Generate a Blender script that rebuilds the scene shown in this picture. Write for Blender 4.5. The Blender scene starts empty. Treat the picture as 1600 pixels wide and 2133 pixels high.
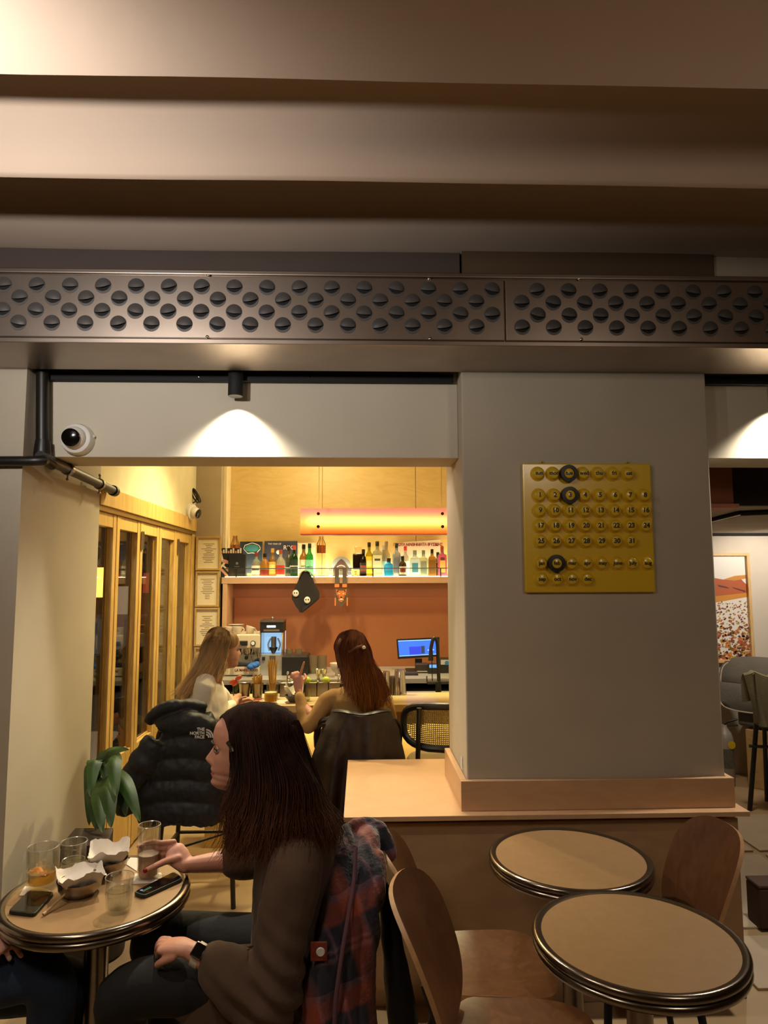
import bpy, bmesh, math, random
from math import pi, sin, cos, tan, radians, sqrt, exp, atan2
from mathutils import Vector, Matrix, Euler, noise
random.seed(7)
SC = bpy.context.scene
COL = SC.collection

# ------------------------------------------------------------------ camera
CAM_Z, F_PX = 1.70, 1422.0
cam_data = bpy.data.cameras.new('camera'); cam = bpy.data.objects.new('camera', cam_data); COL.objects.link(cam)
cam_data.sensor_fit = 'VERTICAL'; cam_data.sensor_height = 36.0; cam_data.lens = 24.0
cam_data.clip_start = 0.02; cam_data.clip_end = 100
CAM_R = Matrix.Rotation(-0.033, 3, 'Z') @ Matrix.Rotation(pi/2 + 0.0977, 3, 'X') @ Matrix.Rotation(-0.003, 3, 'Z')
cam.matrix_world = Matrix.Translation((0, 0, CAM_Z)) @ CAM_R.to_4x4()
SC.camera = cam

# ------------------------------------------------------------------ world, exposure, large lights
SC.view_settings.view_transform = 'Standard'; SC.view_settings.look = 'None'
SC.view_settings.gamma = 1.0; SC.view_settings.use_curve_mapping = False
SC.view_settings.exposure = 0.0
SC.cycles.use_denoising = True
SC.cycles.max_bounces = 7; SC.cycles.diffuse_bounces = 4; SC.cycles.glossy_bounces = 4
SC.cycles.transmission_bounces = 6; SC.cycles.transparent_max_bounces = 12
SC.cycles.sample_clamp_indirect = 4.0; SC.cycles.caustics_reflective = False; SC.cycles.caustics_refractive = False
world = bpy.data.worlds.new('night'); SC.world = world; world.use_nodes = True
world.node_tree.nodes['Background'].inputs[0].default_value = (0.34, 0.28, 0.23, 1)
world.node_tree.nodes['Background'].inputs[1].default_value = 0.078

def light(name, kind, loc, energy, color, target=None, size=0.1, size_y=None, spot=None, blend=0.3, rot=None):
    d = bpy.data.lights.new(name, kind); d.energy = energy; d.color = color
    o = bpy.data.objects.new(name, d); COL.objects.link(o); o.location = loc
    if kind == 'AREA':
        d.size = size
        if size_y: d.shape = 'RECTANGLE'; d.size_y = size_y
    else:
        d.shadow_soft_size = size
    if kind == 'SPOT': d.spot_size = radians(spot); d.spot_blend = blend
    if target is not None:
        o.rotation_euler = (Vector(target) - Vector(loc)).to_track_quat('-Z', 'Y').to_euler()
    elif rot: o.rotation_euler = rot
    return o

WARM = (1.0, 0.72, 0.44); WARM2 = (1.0, 0.83, 0.66); NEUT = (1.0, 0.88, 0.74); YEL = (1.0, 0.85, 0.46)
# ceiling uplight of this room (track lamp beyond the left frame edge), its down lamps, the bar room's lamps, and added fills
light('uplight_lamp', 'SPOT', (-1.18, 0.95, 2.62), 112, (1.0, 0.95, 0.91), (-1.05, 2.05, 3.05), size=0.03, spot=125, blend=1.0)
light('room_lamp_a', 'AREA', (-0.9, 0.3, 2.7), 9.5, WARM2, (-0.7, 2.0, 0.7), size=0.35)
light('face_fill_spot', 'SPOT', (-1.25, 1.35, 2.88), 48, WARM2, (-0.62, 2.2, 0.95), size=0.04, spot=80, blend=0.8)  # unseen added spot that brightens the seated woman's face and her table
light('room_lamp_b', 'AREA', (1.4, 0.4, 2.7), 7.0, WARM2, (0.9, 2.4, 0.8), size=0.35)
light('bar_ceiling_lamp_a', 'SPOT', (-0.75, 4.9, 2.95), 200, YEL, (-0.8, 4.6, 0.9), size=0.06, spot=130, blend=0.8)
light('bar_ceiling_lamp_b', 'SPOT', (0.55, 4.8, 2.95), 175, YEL, (0.45, 4.5, 0.9), size=0.06, spot=130, blend=0.8)
light('upper_wall_fill', 'POINT', (-0.35, 5.3, 2.85), 34, YEL, size=0.12)  # added point light with no fixture, brightens the upper plywood wall
light('bar_ceiling_lamp_c', 'SPOT', (0.15, 3.62, 2.6), 24, WARM2, (0.15, 3.0, 0.75), size=0.05, spot=75, blend=0.5)
light('side_room_lamp', 'SPOT', (3.55, 5.3, 2.04), 34, NEUT, (3.55, 6.0, 1.5), size=0.05, spot=120, blend=0.7)
light('side_room_lamp_b', 'SPOT', (2.75, 4.9, 2.04), 42, WARM2, (2.9, 5.0, 0), size=0.06, spot=140, blend=0.7)

def at(px, py, Y=None, Z=None, X=None):
    d = CAM_R @ Vector(((px - 800) / F_PX, -(py - 1066.5) / F_PX, -1))
    t = Y / d.y if Y is not None else ((Z - CAM_Z) / d.z if Z is not None else X / d.x)
    return Vector((0, 0, CAM_Z)) + d * t
def A(px, py, Y): return at(px, py, Y=Y)

# ------------------------------------------------------------------ materials
def lin(h):
    h = h.lstrip('#'); r = []
    for i in (0, 2, 4):
        c = int(h[i:i+2], 16) / 255
        r.append(c / 12.92 if c <= 0.04045 else ((c + 0.055) / 1.055) ** 2.4)
    return r[0], r[1], r[2]
MATS = {}
def newmat(name):
    m = bpy.data.materials.new(name); m.use_nodes = True
    nt = m.node_tree; return m, nt, nt.nodes['Principled BSDF']
def C4(c): return (c[0], c[1], c[2], 1)
def plain(name, hexc, rough=0.6, metal=0.0, var=0.06, scale=6.0, bump=0.0, bscale=60.0, sheen=0.0, spec=None, coat=0.0, trans=0.0, emit=None, estr=0.0, alpha=None):
    if name in MATS: return MATS[name]
    m, nt, b = newmat(name); c = lin(hexc) if isinstance(hexc, str) else hexc
    tc = nt.nodes.new('ShaderNodeTexCoord')
    if var > 0:
        n = nt.nodes.new('ShaderNodeTexNoise'); n.inputs['Scale'].default_value = scale; n.inputs['Detail'].default_value = 4
        nt.links.new(tc.outputs['Object'], n.inputs['Vector'])
        r = nt.nodes.new('ShaderNodeValToRGB')
        r.color_ramp.elements[0].position = 0.3; r.color_ramp.elements[1].position = 0.7
        r.color_ramp.elements[0].color = C4([max(0, x * (1 - var)) for x in c]); r.color_ramp.elements[1].color = C4([min(1, x * (1 + var)) for x in c])
        nt.links.new(n.outputs['Fac'], r.inputs['Fac']); nt.links.new(r.outputs['Color'], b.inputs['Base Color'])
    else:
        b.inputs['Base Color'].default_value = C4(c)
    if bump > 0:
        n2 = nt.nodes.new('ShaderNodeTexNoise'); n2.inputs['Scale'].default_value = bscale; n2.inputs['Detail'].default_value = 3
        nt.links.new(tc.outputs['Object'], n2.inputs['Vector'])
        bp = nt.nodes.new('ShaderNodeBump'); bp.inputs['Strength'].default_value = bump; bp.inputs['Distance'].default_value = 0.01
        nt.links.new(n2.outputs['Fac'], bp.inputs['Height']); nt.links.new(bp.outputs['Normal'], b.inputs['Normal'])
    b.inputs['Roughness'].default_value = rough; b.inputs['Metallic'].default_value = metal
    if sheen: b.inputs['Sheen Weight'].default_value = sheen
    if spec is not None: b.inputs['Specular IOR Level'].default_value = spec
    if coat: b.inputs['Coat Weight'].default_value = coat; b.inputs['Coat Roughness'].default_value = 0.15
    if trans: b.inputs['Transmission Weight'].default_value = trans
    if emit: b.inputs['Emission Color'].default_value = C4(lin(emit)); b.inputs['Emission Strength'].default_value = estr
    MATS[name] = m; return m
def wood(name, c1, c2, scale=(1.2, 9, 9), rough=0.5, dist=2.5):
    if name in MATS: return MATS[name]
    m, nt, b = newmat(name)
    tc = nt.nodes.new('ShaderNodeTexCoord'); mp = nt.nodes.new('ShaderNodeMapping'); mp.inputs['Scale'].default_value = scale
    nt.links.new(tc.outputs['Object'], mp.inputs['Vector'])
    n = nt.nodes.new('ShaderNodeTexNoise'); n.inputs['Scale'].default_value = 2.2; n.inputs['Detail'].default_value = 7; n.inputs['Distortion'].default_value = dist
    nt.links.new(mp.outputs['Vector'], n.inputs['Vector'])
    r = nt.nodes.new('ShaderNodeValToRGB'); r.color_ramp.elements[0].position = 0.35; r.color_ramp.elements[1].position = 0.65
    r.color_ramp.elements[0].color = C4(lin(c1)); r.color_ramp.elements[1].color = C4(lin(c2))
    nt.links.new(n.outputs['Fac'], r.inputs['Fac']); nt.links.new(r.outputs['Color'], b.inputs['Base Color'])
    b.inputs['Roughness'].default_value = rough
    MATS[name] = m; return m
def emis(name, hexc, strength):
    if name in MATS: return MATS[name]
    m, nt, b = newmat(name); b.inputs['Base Color'].default_value = C4(lin(hexc))
    b.inputs['Emission Color'].default_value = C4(lin(hexc)); b.inputs['Emission Strength'].default_value = strength
    MATS[name] = m; return m
def thin_glass(name, hexc='#ffffff', ior=1.45, rough=0.0, haze=0.0):
    if name in MATS: return MATS[name]
    m, nt, b = newmat(name); nt.nodes.remove(b); out = nt.nodes['Material Output']
    t = nt.nodes.new('ShaderNodeBsdfTransparent'); t.inputs['Color'].default_value = C4(lin(hexc))
    g = nt.nodes.new('ShaderNodeBsdfGlossy'); g.inputs['Roughness'].default_value = rough
    fr = nt.nodes.new('ShaderNodeFresnel'); gm = nt.nodes.new('ShaderNodeNewGeometry')
    mr = nt.nodes.new('ShaderNodeMapRange'); mr.inputs[3].default_value = ior; mr.inputs[4].default_value = 1 / ior
    nt.links.new(gm.outputs['Backfacing'], mr.inputs[0]); nt.links.new(mr.outputs[0], fr.inputs['IOR'])
    mx = nt.nodes.new('ShaderNodeMixShader')
    nt.links.new(fr.outputs[0], mx.inputs[0]); nt.links.new(t.outputs[0], mx.inputs[1]); nt.links.new(g.outputs[0], mx.inputs[2])
    last = mx
    if haze > 0:
        d = nt.nodes.new('ShaderNodeBsdfDiffuse'); d.inputs['Color'].default_value = C4(lin(hexc)); m2 = nt.nodes.new('ShaderNodeMixShader')
        m2.inputs[0].default_value = haze; nt.links.new(mx.outputs[0], m2.inputs[1]); nt.links.new(d.outputs[0], m2.inputs[2]); last = m2
    nt.links.new(last.outputs[0], out.inputs['Surface'])
    MATS[name] = m; return m

# ------------------------------------------------------------------ mesh builder
class MB:
    def __init__(s): s.v = []; s.f = []; s.m = []; s.cur = 0
    def add(s, vs, fs):
        o = len(s.v); s.v += [Vector(x) for x in vs]; s.f += [tuple(i + o for i in f) for f in fs]; s.m += [s.cur] * len(fs); return s
    def box(s, lo, hi):
        x0, y0, z0 = lo; x1, y1, z1 = hi
        return s.add([(x0,y0,z0),(x1,y0,z0),(x1,y1,z0),(x0,y1,z0),(x0,y0,z1),(x1,y0,z1),(x1,y1,z1),(x0,y1,z1)],
                     [(0,3,2,1),(4,5,6,7),(0,1,5,4),(1,2,6,5),(2,3,7,6),(3,0,4,7)])
    def cbox(s, c, d, rot=None):
        h = Vector(d) / 2; k = len(s.v); s.box(-h, h)
        M = rot if rot is not None else Matrix.Identity(3)
        for i in range(k, len(s.v)): s.v[i] = M @ s.v[i] + Vector(c)
        return s
    def ring_strip(s, rings, closed=True, cap0=True, cap1=True):
        n = len(rings[0]); vs = [p for r in rings for p in r]; fs = []
        for i in range(len(rings) - 1):
            for j in range(n if closed else n - 1):
                a = i * n + j; b = i * n + (j + 1) % n; fs.append((a, b, b + n, a + n))
        if cap0: fs.append(tuple(range(n - 1, -1, -1)))
        if cap1: fs.append(tuple(range((len(rings) - 1) * n, len(rings) * n)))
        return s.add(vs, fs)
    def lathe(s, prof, n=24, c=(0,0,0), M=None, cap0=True, cap1=True):
        M = M or Matrix.Identity(3); c = Vector(c)
        return s.ring_strip([[M @ Vector((r * cos(2*pi*j/n), r * sin(2*pi*j/n), z)) + c for j in range(n)] for r, z in prof], True, cap0, cap1)
    def tube(s, pts, r, n=8, up=None, caps=True):
        pts = [Vector(p) for p in pts]; R = r if isinstance(r, (list, tuple)) else [r] * len(pts); rings = []
        u = None
        for i, p in enumerate(pts):
            t = (pts[min(i+1, len(pts)-1)] - pts[max(i-1, 0)]).normalized()
            if u is None:
                u = Vector(up) if up else (Vector((0,0,1)) if abs(t.z) < 0.9 else Vector((1,0,0)))
            u = (u - t * u.dot(t)).normalized(); w = t.cross(u)
            rr = R[i] if isinstance(R[i], (list, tuple)) else (R[i], R[i])
            rings.append([p + u * (rr[0] * cos(2*pi*j/n)) + w * (rr[1] * sin(2*pi*j/n)) for j in range(n)])
        return s.ring_strip(rings, True, caps, caps)
    def ell(s, c, r, nu=16, nv=10, M=None):
        M = M or Matrix.Identity(3); c = Vector(c); r = (r, r, r) if not isinstance(r, (list, tuple)) else r
        rings = []
        for i in range(nv + 1):
            a = pi * (i + (0.04 if i == 0 else -0.04 if i == nv else 0)) / nv
            rings.append([M @ Vector((r[0]*sin(a)*cos(2*pi*j/nu), r[1]*sin(a)*sin(2*pi*j/nu), -r[2]*cos(a))) + c for j in range(nu)])
        return s.ring_strip(rings)
    def chain(s, pts, R, n=14, sub=5, up=None):
        P, Q = smooth_path(pts, R, sub)
        t0 = (P[0] - P[1]).normalized(); t1 = (P[-1] - P[-2]).normalized()
        def mul(q, k): return (q[0]*k, q[1]*k)
        pre = [(P[0] + t0 * min(Q[0]) * sin(a), mul(Q[0], cos(a))) for a in (1.45, 1.1, 0.6)]
        post = [(P[-1] + t1 * min(Q[-1]) * sin(a), mul(Q[-1], cos(a))) for a in (0.6, 1.1, 1.45)]
        al = pre + list(zip(P, Q)) + post
        return s.tube([a[0] for a in al], [a[1] for a in al], n, up)
    def prism(s, poly, d0, d1, M=None, o=(0,0,0)):
        M = M or Matrix.Identity(3); o = Vector(o); n = len(poly)
        return s.ring_strip([[M @ Vector((x, y, d)) + o for x, y in poly] for d in (d0, d1)])
    def loftz(s, secs, n=28, e=1.0, cap=True):
        rings = []
        for cx, cy, z, rx, ry in secs:
            rings.append([Vector((cx + rx * math.copysign(abs(cos(2*pi*j/n))**e, cos(2*pi*j/n)), cy + ry * math.copysign(abs(sin(2*pi*j/n))**e, sin(2*pi*j/n)), z)) for j in range(n)])
        return s.ring_strip(rings, True, cap, cap)
    def xf(s, M):
        s.v = [M @ v for v in s.v]; return s
    def mesh(s, name, mats, smooth=35):
        me = bpy.data.meshes.new(name); me.from_pydata([tuple(v) for v in s.v], [], s.f)
        for m in (mats if isinstance(mats, (list, tuple)) else [mats]): me.materials.append(m)
        if any(s.m): me.polygons.foreach_set('material_index', s.m)
        finish(me, smooth); return me
    def build(s, name, mats, parent=None, smooth=35, bevel=0, world=True, fix=True):
        if parent is not None and world: 
            inv = PM[parent.name].inverted(); s.v = [inv @ v for v in s.v]
        me = s.mesh(name, mats, smooth)
        if fix:
            bm = bmesh.new(); bm.from_mesh(me); bmesh.ops.recalc_face_normals(bm, faces=bm.faces); bm.to_mesh(me); bm.free()
        return place(name, me, parent, bevel)
PM = {}
def finish(me, smooth):
    me.validate(clean_customdata=False)
    if smooth:
        me.polygons.foreach_set('use_smooth', [True] * len(me.polygons)); me.set_sharp_from_angle(angle=radians(smooth))
    me.update()
def place(name, me, parent=None, bevel=0, loc=None):
    o = bpy.data.objects.new(name, me); COL.objects.link(o)
    if parent is not None: o.parent = parent
    if loc is not None: o.location = loc
    if bevel:
        b = o.modifiers.new('bevel', 'BEVEL'); b.width = bevel; b.segments = 2; b.limit_method = 'ANGLE'; b.angle_limit = radians(40)
    PM[o.name] = (PM[parent.name] if parent is not None else Matrix.Identity(4)) @ Matrix.Translation(loc or (0,0,0))
    return o
def thing(name, label, cat, loc=(0,0,0), rotz=0.0, group=None):
    o = bpy.data.objects.new(name, None); COL.objects.link(o); o.empty_display_size = 0.05
    o.location = loc; o.rotation_euler = (0, 0, rotz); o['label'] = label; o['category'] = cat
    if group: o['group'] = group
    PM[o.name] = Matrix.Translation(loc) @ Matrix.Rotation(rotz, 4, 'Z'); return o
def tag(o, label, cat, group=None):
    o['label'] = label; o['category'] = cat
    if group: o['group'] = group
    return o
def struct(o, label=None):
    o['kind'] = 'structure'
    if label: o['label'] = label
    return o
def copy_tree(o, parent=None):
    c = o.copy(); COL.objects.link(c); c.parent = parent
    for ch in list(o.children): copy_tree(ch, c)
    return c
def cat_rom(a, b, c, d, t):
    return a.__class__(0.5 * ((2*b[i]) + (-a[i]+c[i])*t + (2*a[i]-5*b[i]+4*c[i]-d[i])*t*t + (-a[i]+3*b[i]-3*c[i]+d[i])*t**3) for i in range(len(a)))
def smooth_path(pts, R=None, sub=5):
    pts = [Vector(p) for p in pts]; n = len(pts); out = []; ro = []
    if R is not None:
        R = [r if isinstance(r, (list, tuple)) else (r, r) for r in (R if isinstance(R, (list, tuple)) else [R]*n)]
    for i in range(n - 1):
        a, b, c, d = pts[max(i-1,0)], pts[i], pts[i+1], pts[min(i+2,n-1)]
        for k in range(sub):
            t = k / sub; out.append(Vector(0.5*((2*b)+(c-a)*t+(2*a-5*b+4*c-d)*t*t+(3*b-a-3*c+d)*t**3)))
            if R is not None: ro.append((R[i][0]+(R[i+1][0]-R[i][0])*t, R[i][1]+(R[i+1][1]-R[i][1])*t))
    out.append(pts[-1])
    if R is not None: ro.append(R[-1]); return out, ro
    return out
TMP = bpy.data.scenes.new('workbench')
def bake(o):
    TMP.collection.objects.link(o); vl = TMP.view_layers[0]; vl.update(); dg = vl.depsgraph; dg.update()
    me = bpy.data.meshes.new_from_object(o.evaluated_get(dg)); bpy.data.objects.remove(o); return me
def remesh(mb, name, mats, voxel, smooth=4, disp=None, decimate=None):
    """fuse overlapping closed volumes into one continuous skin"""
    me = bpy.data.meshes.new('tmp'); me.from_pydata([tuple(v) for v in mb.v], [], mb.f); me.validate()
    bm = bmesh.new(); bm.from_mesh(me); bmesh.ops.recalc_face_normals(bm, faces=bm.faces); bm.to_mesh(me); bm.free()
    o = bpy.data.objects.new('tmp', me)
    r = o.modifiers.new('r', 'REMESH'); r.mode = 'VOXEL'; r.voxel_size = voxel
    if smooth: s = o.modifiers.new('s', 'SMOOTH'); s.iterations = smooth; s.factor = 0.5
    out = bake(o); out.name = name; bpy.data.meshes.remove(me)
    out.materials.clear()
    for m in (mats if isinstance(mats, (list, tuple)) else [mats]): out.materials.append(m)
    if disp:
        N = len(out.vertices); co = [0.0]*3*N; no = [0.0]*3*N; out.vertices.foreach_get('co', co); out.vertices.foreach_get('normal', no)
        for i in range(0, 3*N, 3):
            d = disp(Vector(co[i:i+3])); co[i] += no[i]*d; co[i+1] += no[i+1]*d; co[i+2] += no[i+2]*d
        out.vertices.foreach_set('co', co)
    out.polygons.foreach_set('use_smooth', [True] * len(out.polygons)); out.update()
    return out
def put(me, name, parent):
    inv = PM[parent.name].inverted(); me.transform(inv); return place(name, me, parent)
def text_mesh(txt, size, depth=0.0006, offset=0.0, align='CENTER', spacing=1.0):
    cu = bpy.data.curves.new('t', 'FONT'); cu.body = txt; cu.size = size; cu.extrude = depth; cu.offset = offset
    cu.align_x = align; cu.align_y = 'CENTER'; cu.resolution_u = 3; cu.space_character = spacing
    me = bake(bpy.data.objects.new('t', cu)); bpy.data.curves.remove(cu)
    return me
FRONT = Matrix(((1,0,0),(0,0,1),(0,1,0)))     # text plane x,y -> world x,z ; its depth -> y
FRONT4 = Matrix(((1,0,0,0),(0,0,-1,0),(0,1,0,0),(0,0,0,1)))
def text(name, txt, size, pos, mat, parent=None, M=None, depth=0.0006, offset=0.0, spacing=1.0, align='CENTER'):
    me = text_mesh(txt, size, depth, offset, align, spacing); me.materials.clear(); me.materials.append(mat)
    me.transform(Matrix.Translation(pos) @ (M or FRONT4))
    if parent is not None: return put(me, name, parent)
    return place(name, me)
def interp(tab, x):
    if x <= tab[0][0]: return tab[0][1]
    for (a, b), (c, d) in zip(tab, tab[1:]):
        if x <= c:
            t = (x - a) / (c - a); t = t*t*(3 - 2*t) * .5 + t * .5; return b + (d - b) * t
    return tab[-1][1]
# ================================================================== materials of the place
M_WALL = plain('wall_plaster', '#b1a693', 0.85, var=0.05, scale=3, bump=0.06, bscale=14)
M_WALLW = plain('wall_plaster_white', '#c4baa6', 0.85, var=0.04, scale=3, bump=0.06, bscale=14)
M_CEIL = plain('ceiling_plaster', '#a89482', 0.8, var=0.03, scale=2, bump=0.25, bscale=5)
M_FLOOR = plain('floor_screed', '#a98f6a', 0.45, var=0.12, scale=2.5)
M_SLAB = plain('floor_slab', '#b7a58c', 0.5, var=0.08, scale=5)
M_PLYW = wood('plywood_yellow', '#c4a460', '#cdae6c', (1.5, 4, 5), 0.45)
M_LEDGE = wood('ledge_birch', '#bd9670', '#c49d77', (2, 2, 6), 0.38)
M_PANEL = wood('partition_board', '#9a7c5c', '#a58664', (1.5, 3, 3), 0.5)
M_DOORW = wood('door_oak', '#b8924c', '#cfab64', (9, 9, 1.2), 0.42)
M_BLACK = plain('black_paint', '#15120f', 0.42, var=0.0)
M_BLACKM = plain('black_matte', '#0c0b0b', 0.75, var=0.0)
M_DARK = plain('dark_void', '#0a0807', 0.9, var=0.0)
M_STEEL = plain('brushed_steel', '#8d8379', 0.30, 1.0, var=0.08, scale=9)
M_STEELD = plain('duct_steel', '#a4968a', 0.36, 1.0, var=0.10, scale=4)
M_CHROME = plain('chrome', '#c8c4be', 0.12, 1.0, var=0.0)
M_TERRA = plain('terracotta_paint', '#93582f', 0.6, var=0.06, scale=3)
M_MAROON = plain('maroon_paint', '#2a1a18', 0.7, var=0.05)
M_WHITEP = plain('white_plastic', '#dcd8d0', 0.35, var=0.0)
M_TILE = plain('hood_grey', '#4a4644', 0.5, 0.2, var=0.05)

# ================================================================== the setting
def slab(name, lo, hi, m, label=None, bevel=0):
    o = MB().box(lo, hi).build(name, m, smooth=0, bevel=bevel); return struct(o, label)
fl = slab('floor', (-4.5, -3, -0.1), (6, 8, 0), M_FLOOR)
# pale paving slabs in the passage right of the partition
k = 0
for i, (y0, y1) in enumerate([(1.9, 2.86), (2.95, 3.36), (3.44, 4.3), (4.36, 5.0)]):
    for j, (x0, x1) in enumerate([(1.64, 2.44), (2.48, 3.3)]):
        MB().box((x0, y0, 0), (x1, y1, 0.012)).build('paving_slab', M_SLAB, fl, smooth=0, bevel=0.003)
# left pier
wl = slab('wall_left', (-3.2, 2.93, 0), (-1.447, 3.80, 3.3), M_WALL, None)
# back of this room is open to the rest of the cafe; its far walls close the light in
slab('wall_rear', (-4.5, -3.1, 0), (6, -3.0, 3.4), M_WALL)
slab('wall_right', (5.9, -3, 0), (6.0, 8, 3.4), M_WALL)
slab('wall_west', (-4.6, -3, 0), (-4.5, 2.93, 3.4), M_WALL)
# pillar
pil = slab('wall_middle', (0.440, 2.93, 0), (1.535, 3.50, 3.3), M_WALL, None, 0.006)
# lintels with the two openings
slab('wall_lintel', (-1.447, 3.05, 2.245), (0.440, 3.30, 3.3), M_WALLW, None, 0.004)
slab('wall_lintel_right', (1.535, 3.05, 2.245), (6, 3.30, 3.3), M_WALLW, None, 0.004)
# upper strip above the duct with darker inset board over the pillar
up = slab('trim_1', (0.43, 2.785, 2.908), (1.52, 2.935, 3.3), plain('inset_board', '#47341f', 0.7))
slab('trim_2', (-3.0, 2.80, 2.908), (0.42, 2.935, 3.3), plain('inset_board_b', '#3c3029', 0.8))
slab('trim_3', (1.53, 2.80, 2.908), (6.0, 2.935, 3.3), plain('inset_board_c', '#9a8c7a', 0.7))
# ceiling of this room: three coved bays that drop towards the bar and step back up
def bay(y0, z0, y1, z1, ztop, sag, x0=-4.5, x1=6.0, lip=0.0):
    pts = []
    n = 14
    for i in range(n + 1):
        t = i / n; pts.append((y0 + (y1 - y0) * t, z0 + (z1 - z0) * t - sag * sin(pi * t) * 0 + sag * (t * t - t)))
    return pts
prof = [(-3.0, 3.02), (0.2, 3.02)] + [(0.9, 3.02), (1.25, 3.02), (1.38, 3.018), (1.46, 3.008), (1.52, 2.990), (1.57, 2.970), (1.604, 2.952), (1.608, 2.950)]
prof += [(1.609, 3.12), (1.62, 3.135), (1.72, 3.14), (1.80, 3.138), (1.86, 3.128), (1.91, 3.110), (1.96, 3.080), (2.00, 3.045), (2.035, 3.005), (2.058, 2.975), (2.062, 2.970)]
prof += [(2.076, 2.967), (2.080, 3.08), (2.09, 3.14), (2.2, 3.16), (2.45, 3.17), (2.54, 3.167), (2.60, 3.150), (2.66, 3.128), (2.72, 3.108), (2.78, 3.094), (2.81, 3.090), (2.93, 3.090)]
me = MB(); rings = []
vs = []; NX = 60
for i, (y, z) in enumerate(prof):
    for j in range(NX + 1):
        x = -4.5 + 10.5 * j / NX
        vs.append((x, y, z + 0.006 * noise.noise(Vector((x * 1.3, y * 5, 0.3)))))
fs = [(i*(NX+1)+j, i*(NX+1)+j+1, (i+1)*(NX+1)+j+1, (i+1)*(NX+1)+j) for i in range(len(prof)-1) for j in range(NX)]
me.add(vs, fs)
o = len(me.v); me.add([(-4.5,-3,3.45),(6,-3,3.45),(6,2.93,3.45),(-4.5,2.93,3.45)], [(0,1,2,3)])
ce = me.build('ceiling', M_CEIL, smooth=40, fix=False); struct(ce)
slab('ceiling_bar', (-4.6, 3.30, 3.10), (1.6, 6.6, 3.2), M_WALLW)
# bar room shell
wb = slab('wall_back', (-1.46, 6.30, 1.66), (1.6, 6.42, 3.1), M_PLYW)
for x0, x1 in ((-1.24, -0.365), (-0.36, 0.50), (0.505, 1.55)):
    MB().box((x0, 6.285, 1.73), (x1, 6.30, 3.08)).build('plywood_panel', M_PLYW, wb, smooth=0, bevel=0.002)
wbl = slab('wall_back_lower', (-1.46, 6.28, 0), (1.6, 6.42, 1.66), M_TERRA)
MB().box((-1.15, 6.262, 0.9), (0.9, 6.28, 1.535)).build('panel', M_TERRA, wbl, smooth=0, bevel=0.003)
MB().box((-1.205, 6.0, 0.9), (-1.165, 6.28, 1.66)).build('side_board', M_LEDGE, wbl, smooth=0, bevel=0.002)
wc = slab('wall_corner', (-1.80, 6.0, 0), (-1.235, 6.42, 3.1), plain('corner_plaster', '#9c8c70', 0.8))
slab('trim_4', (-1.235, 6.10, 1.7), (-1.205, 6.30, 3.1), plain('trim_cream', '#d9c79a', 0.5), None, 0.003)
slab('wall_bar_right', (1.5, 3.5, 0), (1.62, 6.4, 3.1), M_WALLW)
# wall above the folding doors, doors' header, and the sill under them
slab('wall_left_upper', (-1.62, 3.80, 2.225), (-1.455, 6.0, 3.1), plain('upper_plaster', '#cfc39a', 0.8))
slab('trim_5', (-1.56, 3.80, 2.115), (-1.44, 6.0, 2.225), M_DOORW, None, 0.004)
slab('trim_6', (-1.53, 3.80, 2.085), (-1.452, 6.0, 2.115), plain('door_track_bronze', '#8d6f3a', 0.35, 0.6), None, 0.002)
GLASS_DOOR = thin_glass('door_glass', '#e8e4da', 1.5, 0.0, 0.0)
edges = [3.70, 4.13, 4.57, 5.00, 5.46, 5.91]
for i in range(5):
    y0, y1 = edges[i] + 0.006, edges[i + 1] - 0.006
    d = bpy.data.objects.new('door_%d' % (i + 1), None); COL.objects.link(d); d.location = (-1.49, y0, 0); PM[d.name] = Matrix.Translation(d.location); struct(d)
    st = 0.050
    MB().box((-1.515, y0, 0.02), (-1.465, y0 + st, 2.085)).build('stile', M_DOORW, d, smooth=0, bevel=0.003)
    MB().box((-1.515, y1 - st, 0.02), (-1.465, y1, 2.085)).build('stile', M_DOORW, d, smooth=0, bevel=0.003)
    MB().box((-1.512, y0 + st, 2.005), (-1.468, y1 - st, 2.085)).build('top_rail', M_DOORW, d, smooth=0, bevel=0.003)
    MB().box((-1.512, y0 + st, 0.02), (-1.468, y1 - st, 0.64)).build('bottom_panel', M_DOORW, d, smooth=0, bevel=0.003)
    MB().box((-1.506, y0 + st, 0.64), (-1.501, y1 - st, 2.005)).build('pane', GLASS_DOOR, d, smooth=0)
    b = MB()
    b.box((-1.500, y0 + st, 0.64), (-1.490, y0 + st + .006, 2.005)); b.box((-1.500, y1 - st - .006, 0.64), (-1.490, y1 - st, 2.005))
    b.box((-1.500, y0 + st, 0.64), (-1.490, y1 - st, 0.650)); b.build('glazing_bead', M_DOORW, d, smooth=0)
    if i in (2, 4):
        MB().box((-1.464, y0 + 0.005, 1.90), (-1.452, y0 + 0.04, 2.02)).build('hinge', M_STEEL, d, smooth=0, bevel=0.002)
slab('door_6', (-1.515, 5.912, 0), (-1.45, 6.0, 2.09), M_DOORW, None, 0.003)
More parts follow.
